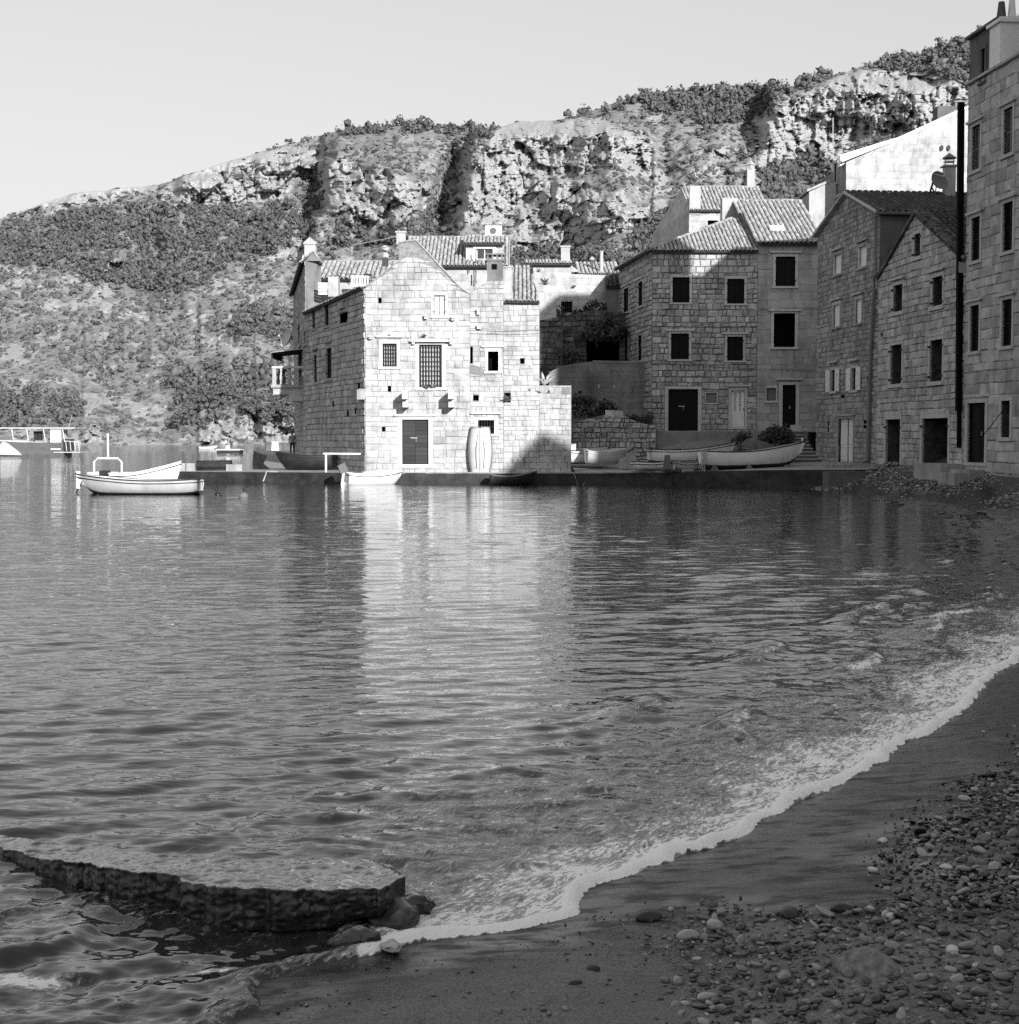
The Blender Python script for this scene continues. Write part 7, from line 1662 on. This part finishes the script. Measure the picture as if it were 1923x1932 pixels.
for i, (x, y, Yp, r, lb) in enumerate(((1115, 790, 81.5, .8, 'dark bush at the left end of the low rubble wall'), (1150, 783, 81.8, .75, 'dark bush growing over the middle of the low rubble wall'), (1215, 800, 81.2, .6, 'dark bush between the low rubble wall and the corner house'), (1095, 770, 82, .9, 'dark bush in the gap beside the sunlit terrace block'), (1067, 684, 85.6, .75, 'dark bush on top of the rendered garden wall'), (1128, 640, 88.8, 1.1, 'broad dark bush hanging over the opening in the rubble terrace'), (1160, 635, 88.9, .9, 'dark bush on the right above the opening in the rubble terrace'), (1090, 600, 90.2, .6, 'ivy clump below the barred window of the plaster house'), (1060, 600, 90.3, .5, 'small weed clump on the rubble terrace top'), (1120, 590, 90.3, .7, 'weed clump on the rubble terrace below the shadow edge'), (1200, 795, 81, .45, 'small weed on the low rubble wall end'))):
    bush('wall_bush', lb, atY(x, y, Yp) - Vector((0, 0, r * .4)), r, n=420, seed=20 + i, size=.2, group='bushes on the garden walls')
bush('terrace_bush', 'low leafy bush on top of the sunlit terrace block', atY(1003, 727, 74.6), .5, 'leaf_pale', 300, 50, .2, .7)
def agave(label, pos, r, n=14, seed=1, mat='leaf_pale', out=(0, -1, 0)):
    pos = Vector(pos); t = thing('agave_plant', label, 'plant', pos); rg = random.Random(seed); mb = MB()
    for i in range(n):
        a = rg.uniform(0, 6.28); el = rg.uniform(.2, 1.3); d = Vector((math.cos(a) * math.cos(el), math.sin(a) * math.cos(el), math.sin(el))); s = d.cross(Vector((0, 0, 1))).normalized(); l = r * rg.uniform(.7, 1.1)
        m_ = pos + d * l * .55; tip = pos + d * l + Vector((0, 0, -l * .12)); w = r * .09
        mb.add([pos - s * w * .6, pos + s * w * .6, m_ + s * w, tip, m_ - s * w], [(0, 1, 2, 3, 4)]); mb.add([pos - s * w * .6 + Vector((0, 0, -.02)), pos + s * w * .6 + Vector((0, 0, -.02)), m_ + s * w, tip, m_ - s * w], [(4, 3, 2, 1, 0)])
    mb.build('leaves', M[mat], t); return t
agave('pale spiky agave at the edge of the sunlit terrace block', atY(1028, 726, 74.3), .75, 22, 2, 'trim')
agave('agave growing from the plaster wall under the tiled coping', atY(1029, 536, YM - .1), .6, 16, 3); agave('small plant left of the agave on the plaster wall', atY(1016, 512, YM - .1), .35, 10, 4)
agave('small tuft on the plaster wall above the barred window', atY(1082, 543, YM - .1), .3, 12, 5, 'leaf'); agave('grass tuft in the niche of the chimney house', atY(957, 757, YA - .03), .42, 22, 6); agave('grass tuft under the tall barred window', atY(805, 734, YA - .1), .38, 22, 7); agave('second grass tuft under the tall barred window', atY(817, 732, YA - .1), .36, 18, 8)
for i, (x, y) in enumerate(((1000, 737), (1016, 741), (1035, 741))): agave(('left weed hanging in the terrace block face', 'middle weed hanging in the terrace block face', 'right weed hanging in the terrace block face')[i], atY(x, y, YA - .04), .22, 10, 11 + i, 'leaf')
agave('tuft of weeds on the hood over the tall barred window', atY(800, 635, YA - .15), .28, 14, 9, 'leaf'); agave('tuft of weeds on the hood of the smaller barred window', atY(735, 634, YA - .12), .2, 14, 10, 'leaf')
# -------- the person by the balcony house
pp = atY(552, 857, 104); PE = thing('person', 'person in dark cap and dark trousers standing at the corner under the balcony', 'person', (pp.x, 104, 1.0))
o0 = Vector((pp.x, 104, 1.0))
J = {'pelvis': (0, 0, .95), 'chest': (.01, .03, 1.28), 'neck': (.0, .02, 1.48), 'head': (-.03, -.02, 1.58), 'crown': (-.03, -.01, 1.72), 'hipL': (-.1, 0, .9), 'kneeL': (-.11, -.04, .5), 'ankL': (-.11, .02, .08), 'toeL': (-.15, -.14, .03), 'hipR': (.1, 0, .9), 'kneeR': (.1, -.02, .5), 'ankR': (.11, .05, .08), 'toeR': (.12, -.12, .03),
     'shL': (-.19, .03, 1.42), 'elL': (-.25, .04, 1.14), 'wrL': (-.2, -.14, .95), 'haL': (-.18, -.2, .89), 'shR': (.19, .03, 1.42), 'elR': (.27, .06, 1.15), 'wrR': (.22, -.08, .93), 'haR': (.2, -.13, .86)}
ED = [('pelvis', 'chest'), ('chest', 'neck'), ('neck', 'head'), ('head', 'crown'), ('pelvis', 'hipL'), ('hipL', 'kneeL'), ('kneeL', 'ankL'), ('ankL', 'toeL'), ('pelvis', 'hipR'), ('hipR', 'kneeR'), ('kneeR', 'ankR'), ('ankR', 'toeR'), ('chest', 'shL'), ('shL', 'elL'), ('elL', 'wrL'), ('wrL', 'haL'), ('chest', 'shR'), ('shR', 'elR'), ('elR', 'wrR'), ('wrR', 'haR')]
RAD = {'pelvis': .15, 'chest': .16, 'neck': .06, 'head': .095, 'crown': .085, 'hipL': .1, 'hipR': .1, 'kneeL': .065, 'kneeR': .065, 'ankL': .045, 'ankR': .045, 'toeL': .04, 'toeR': .04, 'shL': .075, 'shR': .075, 'elL': .05, 'elR': .05, 'wrL': .035, 'wrR': .035, 'haL': .04, 'haR': .04}
me = bpy.data.meshes.new('body'); ks = list(J); me.from_pydata([J[k] for k in ks], [(ks.index(a), ks.index(b_)) for a, b_ in ED], [])
m_, nt, b_ = new_mat('clothed_person'); sp = N(nt, 'SeparateXYZ'); tc = N(nt, 'TexCoord'); nt.links.new(tc.outputs['Object'], sp.inputs[0])
c1 = maprange(nt, sp.outputs['Z'], .93, .95, .02, .22); c2 = maprange(nt, sp.outputs['Z'], 1.46, 1.48, 0, .12); nt.links.new(math_n(nt, 'ADD', c1, c2), b_.inputs['Base Color']); b_.inputs['Roughness'].default_value = .85
me.materials.append(m_)
ob = link('body', me, PE, o0); md = ob.modifiers.new('skin', 'SKIN'); ob.modifiers.new('sub', 'SUBSURF').levels = 2; ob.modifiers['sub'].render_levels = 2
for i, k in enumerate(ks): ob.data.skin_vertices[0].data[i].radius = (RAD[k], RAD[k])
ob.data.skin_vertices[0].data[0].use_root = True
mb = MB(); mb.lathe(o0 + Vector((-.03, -.02, 1.66)), [(.112, 0), (.115, .06), (.09, .12), (.02, .15)], 12); mb.obox(o0 + Vector((-.05, -.14, 1.675)), (.08, .02, 0), (-.02, .07, 0), (0, 0, .008)); mb.build('cap', M['cloth_dark'], PE, True)

# ================================================================= FOREGROUND SHORE
# broken concrete slab
NE = [(-60, 1590), (0, 1601), (90, 1621), (180, 1634), (280, 1649), (420, 1671), (545, 1681), (595, 1683), (660, 1681), (720, 1676), (765, 1656), (752, 1645), (735, 1628)]
ZS = .195
near_e = [atZ(x, y, np.interp(x, [-60, 0, 90, 180, 280, 420], [.02, .05, .08, .12, .16, ZS])) for x, y in NE]
far_e = [atZ(x, y, np.interp(x, [-60, 90, 280, 420], [-.03, .03, .125, .165])) for x, y in ((-60, 1568), (60, 1578), (180, 1592), (300, 1602), (420, 1606), (560, 1608), (680, 1612))]
import bmesh
SL = thing('concrete_slab', 'broken wet concrete slab lying in the shallows at the lower left', 'slab', near_e[5])
# top surface as a fine grid between near and far edge
def edge_pts(E, n):
    L = [0]; 
    for a, b_ in zip(E[:-1], E[1:]): L.append(L[-1] + (b_ - a).length)
    out = []
    for i in range(n):
        s = L[-1] * i / (n - 1); k = min(max(np.searchsorted(L, s) - 1, 0), len(E) - 2); f = (s - L[k]) / max(L[k + 1] - L[k], 1e-6); out.append(E[k].lerp(E[k + 1], f))
    return np.array([tuple(p) for p in out])
n_, m_r = 300, 56
ne, fe = edge_pts(near_e, n_), edge_pts(far_e + [near_e[-1] + Vector((-.03, .02, -.01))], n_)
jx = fbm(np.arange(n_) / 7., np.zeros(n_), oct=5, seed=90, gain=.6) * .055; jx *= 1 - smooth(.82, .95, np.arange(n_) / n_); ne[:, 1] += jx; ne[:, 0] += fbm(np.arange(n_) / 9., np.ones(n_), oct=3, seed=91) * .02
Vt = []
for r in range(m_r):
    f = r / (m_r - 1); Pn = ne * (1 - f) + fe * f; z = Pn[:, 2] + .022 * fbm(Pn[:, 0] * 4, Pn[:, 1] * 6, oct=5, seed=92, gain=.6) + .006 * fbm(Pn[:, 0] * 25, Pn[:, 1] * 25, oct=2, seed=93) - .05 * smooth(.8, 1, f); Vt.append(np.stack([Pn[:, 0], Pn[:, 1], z], -1))
# broken front face going down and under
nf = 36; Vf = []
for r in range(1, nf):
    f = r / (nf - 1); P0 = Vt[0].copy(); u = np.arange(n_) / n_
    under = smooth(.45, .62, u) * (1 - smooth(.80, .84, u) * .0)
    dep = .30 - .13 * smooth(.72, .9, u)
    P0[:, 2] = P0[:, 2] - f * dep
    ins = .026 * fbm(P0[:, 0] * 6, P0[:, 2] * 9, oct=5, seed=94, gain=.62) + .014 * fbm(P0[:, 0] * 40, P0[:, 2] * 55, oct=3, seed=95, gain=.6) + .03 * f - .03 * math.sin(f * 3.1)
    slope = .22 * (1 - smooth(.1, .5, u)) * f + .10 * f
    P0[:, 1] += ins * smooth(0, .1, f) + slope * .0 + under * .18 * smooth(.65, 1, f); Vf.append(P0)
rows = [v for v in Vf[::-1]] + Vt
VV = np.concatenate(rows); nR = len(rows); idx = np.arange(nR * n_).reshape(nR, n_)
Fq = np.stack([idx[:-1, :-1], idx[:-1, 1:], idx[1:, 1:], idx[1:, :-1]], -1).reshape(-1, 4)
m, nt, b = new_mat('wet_broken_concrete')
g = N(nt, 'NewGeometry'); sx = N(nt, 'SeparateXYZ'); nt.links.new(g.outputs['Normal'], sx.inputs[0])
n1 = noise_n(nt, 9, 6, .65, wpos(nt)); n2 = noise_n(nt, 40, 5, .7, wpos(nt)); n3 = noise_n(nt, 3.0, 4, .6, wpos(nt, (1, 1.6, 1)))
nt.links.new(math_n(nt, 'ADD', .006, math_n(nt, 'MULTIPLY', math_n(nt, 'POWER', math_n(nt, 'MULTIPLY', n1, n2), 1.6), .22)), b.inputs['Base Color'])
nt.links.new(maprange(nt, n3, .38, .6, .06, .32), b.inputs['Roughness']); nt.links.new(maprange(nt, sx.outputs['Z'], .6, .95, 0, 1), b.inputs['Coat Weight']); b.inputs['Coat Roughness'].default_value = .08; b.inputs['Specular IOR Level'].default_value = .55
bn = N(nt, 'Bump'); bn.inputs['Strength'].default_value = .6; bn.inputs['Distance'].default_value = .012
nt.links.new(math_n(nt, 'ADD', n1, math_n(nt, 'MULTIPLY', n2, .35)), bn.inputs['Height']); nt.links.new(bn.outputs[0], b.inputs['Normal']); M['slab'] = m
off = np.array(near_e[5])
o = link('slab_body', big_mesh('slab_body', VV - off, Fq, m, False), SL, near_e[5])
for (x, y, r, sd, lb) in ((668, 1775, (.13, .10, .08), 61, 'dark rounded stone wedged under the broken slab end'), (740, 1722, (.22, .15, .12), 62, 'rough wet rock against the right end of the slab'), (780, 1712, (.14, .10, .08), 63, 'smaller wet rock right of the slab end'), (738, 1786, (.07, .05, .03), 64, 'small pale stone at the water line below the slab')):
    rock('shore_stone', lb, atZ(x, y, .03), tuple(q * .8 for q in r), 'slab' if sd != 64 else 'stone', sd, sub=4, rough=.55)
# pebbles: uncountable shingle
def pebble_mesh(P, Rr, sub, seed, flat=(.32, .6)):
    import bmesh
    rg = np.random.RandomState(seed); bm = bmesh.new(); bmesh.ops.create_icosphere(bm, subdivisions=sub, radius=1.0); V0 = np.array([v.co[:] for v in bm.verts]); F0 = np.array([[v.index for v in f.verts] for f in bm.faces]); bm.free()
    n = len(P); nv = len(V0); a = rg.rand(n) * 6.28; tl = rg.normal(size=(n, 2)) * .22
    S = np.stack([Rr * rg.uniform(.8, 1.35, n), Rr * rg.uniform(.6, .95, n), Rr * rg.uniform(*flat, n)], -1)
    V = V0[None] * (1 + .16 * np.sin(V0[None, :, :1] * 3 + rg.rand(n, 1, 1) * 6) + .14 * np.cos(V0[None, :, 1:2] * 4 + V0[None, :, 2:] * 2 + rg.rand(n, 1, 1) * 6)) * S[:, None, :]
    V[..., 2] += V[..., 0] * tl[:, None, 0] + V[..., 1] * tl[:, None, 1]
    c, s = np.cos(a)[:, None], np.sin(a)[:, None]; Vx = V[..., 0] * c - V[..., 1] * s; Vy = V[..., 0] * s + V[..., 1] * c
    V = np.stack([Vx, Vy, V[..., 2]], -1) + P[:, None, :]
    Fa = (F0[None] + (np.arange(n) * nv)[:, None, None]).reshape(-1, 3); return V.reshape(-1, 3), Fa
m, nt, b = new_mat('pebbles'); g = N(nt, 'NewGeometry'); rpi = g.outputs['Random Per Island']
pw = math_n(nt, 'POWER', rpi, 2.2); v = math_n(nt, 'ADD', .018, math_n(nt, 'MULTIPLY', pw, .32)); v = math_n(nt, 'MULTIPLY', v, math_n(nt, 'ADD', .65, math_n(nt, 'MULTIPLY', noise_n(nt, 45, 4, .6, wpos(nt)), .7)))
nt.links.new(v, b.inputs['Base Color']); nt.links.new(maprange(nt, math_n(nt, 'FRACT', math_n(nt, 'MULTIPLY', rpi, 7.3)), 0, 1, .14, .45), b.inputs['Roughness']); b.inputs['Specular IOR Level'].default_value = .65
bn = N(nt, 'Bump'); bn.inputs['Strength'].default_value = .25; bn.inputs['Distance'].default_value = .004; nt.links.new(noise_n(nt, 160, 3, .6, wpos(nt)), bn.inputs['Height']); nt.links.new(bn.outputs[0], b.inputs['Normal']); M['pebble'] = m
def scatter(n, x0, x1, y0, y1, seed):
    rg = np.random.RandomState(seed); return rg.uniform(x0, x1, n), rg.uniform(y0, y1, n), rg
Xp, Yp, rg = scatter(250000, -.6, 8.5, 3.9, 16.5, 5)
dP = shore_d(Xp, Yp); Zp = beach_z(Xp, Yp, dP); ppx, ppy = pix_of(Xp, Yp, Zp)
j1 = fbm(Xp * 2.2, Yp * 2.2, oct=3, seed=100)
frac = 0
for k in range(10):
    a_ = k * 2.4; frac = frac + in_poly(ppx + 60 * j1 + 13 * k ** .8 * math.cos(a_), ppy + 40 * fbm(Xp * 2, Yp * 2, oct=3, seed=101) + 8 * k ** .8 * math.sin(a_), pebpoly) / 10
ins = rg.rand(len(Xp)) < frac ** 1.4
inv = (ppx < 2000 + 700 * rg.rand(len(Xp)) ** 2) & (ppy < 2080) & (dP > .12)
sparse = (~ins) & (ppy > 1725) & (ppx > 900 + 300 * j1) & (rg.rand(len(Xp)) < .035) | ((~ins) & (ppx > 1650) & (rg.rand(len(Xp)) < .08) & (dP > .8))
keep = inv & ((ins & (rg.rand(len(Xp)) < .42)) | sparse)
Xp, Yp, Zp, dP = Xp[keep], Yp[keep], Zp[keep], dP[keep]
Rr = np.exp(rg.normal(math.log(.0118), .45, len(Xp))); Rr = np.clip(Rr * (.55 + .45 * frac[keep]), .004, .040)
order = np.argsort(-Rr); Xp, Yp, Zp, Rr = Xp[order], Yp[order], Zp[order], Rr[order]
# drop stones that would sit inside larger ones (coarse hash), then let the rest pile a little
grid = {}; ok = []
for i in range(len(Xp)):
    kx, ky = int(Xp[i] / .06), int(Yp[i] / .06); hit = False
    for a in (-1, 0, 1):
        for c_ in (-1, 0, 1):
            for j in grid.get((kx + a, ky + c_), ()):
                if (Xp[i] - Xp[j]) ** 2 + (Yp[i] - Yp[j]) ** 2 < (.74 * (Rr[i] + Rr[j])) ** 2: hit = True; break
            if hit: break
        if hit: break
    if not hit: grid.setdefault((kx, ky), []).append(i); ok.append(i)
ok = np.array(ok); Xp, Yp, Zp, Rr = Xp[ok], Yp[ok], Zp[ok], Rr[ok]
P = np.stack([Xp, Yp, Zp + Rr * .22 + np.abs(rg.normal(size=len(Xp))) * .004 + .012 * np.maximum(0, fbm(Xp * 1.3, Yp * 1.3, oct=4, seed=3))], -1)
big = Rr > .019
V1, F1 = pebble_mesh(P[big], Rr[big], 2, 7); V2, F2 = pebble_mesh(P[~big], Rr[~big], 1, 8)
o = link('shingle', big_mesh('shingle', np.concatenate([V1, V2]), np.concatenate([F1, F2 + len(V1)]), M['pebble'], True), None, (0, 0, 0)); tag(o, 'grey sea-worn pebbles covering the beach in the lower right', 'pebbles', kind='stuff')
# far shingle below the row of houses
M['pebble_far'] = grey_mat('dry_shingle', .16, .3, .9, 8, island=.75)
Xp, Yp, rg = scatter(30000, 12.5, 19.5, 38, 70, 15); dP = shore_d(Xp, Yp); keep = (dP > -.15) & (Xp < rowx(Yp) + .1) & (rg.rand(len(Xp)) < .75)
Xp, Yp, dP = Xp[keep], Yp[keep], dP[keep]; Rr = np.clip(np.exp(rg.normal(math.log(.036), .4, len(Xp))), .02, .1); Zp = beach_z(Xp, Yp, dP)
V, Fa = pebble_mesh(np.stack([Xp, Yp, Zp + Rr * .15], -1), Rr, 1, 16); o = link('far_shingle', big_mesh('far_shingle', V, Fa, M['pebble_far'], False), None, (0, 0, 0)); tag(o, 'coarse shingle beach below the row of stone houses', 'pebbles', kind='stuff')
# stones that stand out
M['boulder'] = grey_mat('pitted_boulder', .13, .34, .95, 30, 1.0, 70, spec=.2, bdist=.015); M['white_pebble'] = grey_mat('white_pebble', .5, .6, .6, 20, .1, 60); M['dark_pebble'] = grey_mat('dark_pebble', .02, .035, .4, 20, .1, 60)
def on_beach(px, py, lift=0.0):
    z = .2
    for _ in range(12):
        p = atZ(px, py, z); z = float(beach_z(np.array([p.x]), np.array([p.y]))[0])
    return Vector((p.x, p.y, z + lift))
rock('pitted_boulder', 'rough pitted boulder half buried among the pebbles at lower right', on_beach(1645, 1830, -.02), (.155, .125, .10), 'boulder', 77, sub=4, rough=.30)
for i, (x, y, r, mt, lb) in enumerate(((1680, 1731, .026, 'white_pebble', 'smooth oval white pebble between the sand and the shingle'), (1648, 1643, .024, 'white_pebble', 'pointed white pebble on the wet sand'), (1666, 1588, .028, 'white_pebble', 'white pebble at the edge of the upper shingle tongue'), (1785, 1638, .026, 'white_pebble', 'white angular pebble inside the upper shingle'), (1797, 1795, .03, 'white_pebble', 'pale pebble in the shingle right of the boulder'), (1590, 1718, .04, 'dark_pebble', 'flat dark stone on the sand above the shingle edge'), (1490, 1728, .05, 'dark_pebble', 'long flat black stone on the sand'), (1225, 1735, .05, 'dark_pebble', 'dark stone at the left end of the shingle edge'), (1350, 1750, .045, 'pebble', 'rounded grey stone near the left end of the shingle'), (1300, 1770, .045, 'pebble', 'large rounded stone in the left part of the shingle'), (1120, 1830, .03, 'dark_pebble', 'lone dark stone on the bare sand'), (1085, 1858, .025, 'dark_pebble', 'small dark stone on the bare sand left of the shingle'))):
    rock('beach_stone', lb, on_beach(x, y, r * .2), (r * 1.3, r * .9, r * .62), mt, 200 + i, sub=3, rough=.14, group='stones on the sand')

# fine grit on the bare sand
Xp, Yp, rg = scatter(16000, -1.2, 3.2, 4.6, 9.0, 25); dP = shore_d(Xp, Yp); Zp = beach_z(Xp, Yp, dP); ppx, ppy = pix_of(Xp, Yp, Zp)
keep = (dP > .1) & (ppy > 1700 + 60 * fbm(Xp * 2, Yp * 2, oct=3, seed=120)) & (ppy < 2050) & (rg.rand(len(Xp)) < .25 + .5 * smooth(-.1, .4, fbm(Xp * 3, Yp * 3, oct=3, seed=121)))
Xp, Yp, Zp = Xp[keep], Yp[keep], Zp[keep]; Rr = np.clip(np.exp(rg.normal(math.log(.0035), .45, len(Xp))), .002, .011)
V, Fa = pebble_mesh(np.stack([Xp, Yp, Zp + Rr * .3], -1), Rr, 1, 26); o = link('beach_grit', big_mesh('beach_grit', V, Fa, M['pebble'], True), None, (0, 0, 0)); tag(o, 'fine dark grit scattered over the bare wet sand', 'grit', kind='stuff')
# ---------------------------------------------------------------- the row goes on to the right of the frame: unseen houses sized for their shade
def row_house(label, Ya, Yb_, ze, zr_, depth, ridge_along=True):
    t = thing('unseen_shade_house', label, 'house', (rowx((Ya + Yb_) / 2), (Ya + Yb_) / 2, 1), 'unseen houses sized for their shade')
    W = Wall(row_pt(Ya), row_pt(Yb_)); bk = Vector((.995, .0995, 0)) * depth
    a, b_ = W.pt(0, 0), W.pt(W.len, 0); z = Vector((0, 0, ze)); mb = MB()
    mb.add([a, b_, b_ + z, a + z, a + bk, b_ + bk, b_ + bk + z, a + bk + z], [(0, 1, 2, 3), (1, 5, 6, 2), (5, 4, 7, 6), (4, 0, 3, 7)]); mb.build('wall', M['stone'], t)
    if ridge_along:
        r0, r1 = a + bk * .5 + Vector((0, 0, zr_)), b_ + bk * .5 + Vector((0, 0, zr_))
        mb = MB(); mb.add([a + z, b_ + z, b_ + bk + z, a + bk + z, r0, r1], [(0, 1, 5, 4), (2, 3, 4, 5), (1, 2, 5), (3, 0, 4)]); mb.build('roof', M['tile'], t)
    else:
        r0 = (a + b_) / 2 + Vector((0, 0, zr_)); r1 = r0 + bk
        mb = MB(); mb.add([a + z, b_ + z, b_ + bk + z, a + bk + z, r0, r1], [(0, 4, 5, 3), (1, 2, 5, 4), (0, 1, 4), (2, 3, 5)]); mb.build('roof', M['tile'], t)
    for k in range(3):
        for i in range(int(W.len // 3)):
            u = 1.2 + i * 3; zz = 2.2 + k * 3.4
            if zz + 1.8 < ze: mb = MB(); W.mbox(mb, u, zz, u + .9, zz + 1.7, -.02, .04); mb.build('shutter', M['wood_dark'], t)
    return t

row_house('house of the row just past the right edge of the picture', 42.9, 36.2, 18.0, 20.5, 11)
row_house('second house of the row past the right edge', 36.0, 27.5, 13.5, 16.5, 10)
row_house('fourth house of the row past the right edge, added for its shade', 0.2, -16.0, 15.0, 18.5, 10)
row_house('third house of the row past the right edge', 9.0, 0.5, 12.5, 15.5, 10)
def block_house(label, x0, x1, y0, y1, ze, apex=None, zb=1.0, z_right=None):  # unseen blocks placed and sized for the shadows they cast
    t = thing('unseen_shade_house', label, 'house', ((x0 + x1) / 2, (y0 + y1) / 2, zb), 'unseen houses sized for their shade'); zr = z_right or ze
    mb = MB(); V = [(x0, y0, zb), (x1, y0, zb), (x1, y1, zb), (x0, y1, zb), (x0, y0, ze), (x1, y0, zr), (x1, y1, zr), (x0, y1, ze)]
    mb.add(V, [(0, 1, 5, 4), (1, 2, 6, 5), (2, 3, 7, 6), (3, 0, 4, 7), (4, 5, 6, 7)]); mb.build('wall', M['stone'], t)
    e = .25; za = apex or ze + .01
    if apex: mb = MB(); mb.add([(x0 - e, y0 - e, ze + .01), (x1 + e, y0 - e, ze + .01), (x1 + e, y1 + e, ze + .01), (x0 - e, y1 + e, ze + .01), ((x0 + x1) / 2, (y0 + y1) / 2, apex)], [(0, 1, 4), (1, 2, 4), (2, 3, 4), (3, 0, 4), (3, 2, 1, 0)]); mb.build('roof', M['tile'], t)
    return t
block_house('unseen hip-roofed house past the right edge, shaped for its shadow', 19.5, 28.3, 14.5, 23.1, 16.4, 21.3)
block_house('unseen uphill block added behind the empty gable house to cast shade', 22.0, 33.0, 55.0, 60.0, 20.85, None, 2.0, 22.2)
block_house('unseen block added behind the tall ashlar house to close a gap in the shade', 20.8, 22.3, 54.6, 55.9, 20.7, None, 15.9)
block_house('unseen long house added behind the camera to shade the beach', -16.0, 32.0, -26.0, -17.0, 13.0, None, .6)
mb = MB(); mb.box((19.5, 43.3, z5 + .05), (22.55, 52.5, 25.2)); mb.build('shadow_block', M['stone'], R5)  # unseen block added on the roof, its height set by the shadow wanted
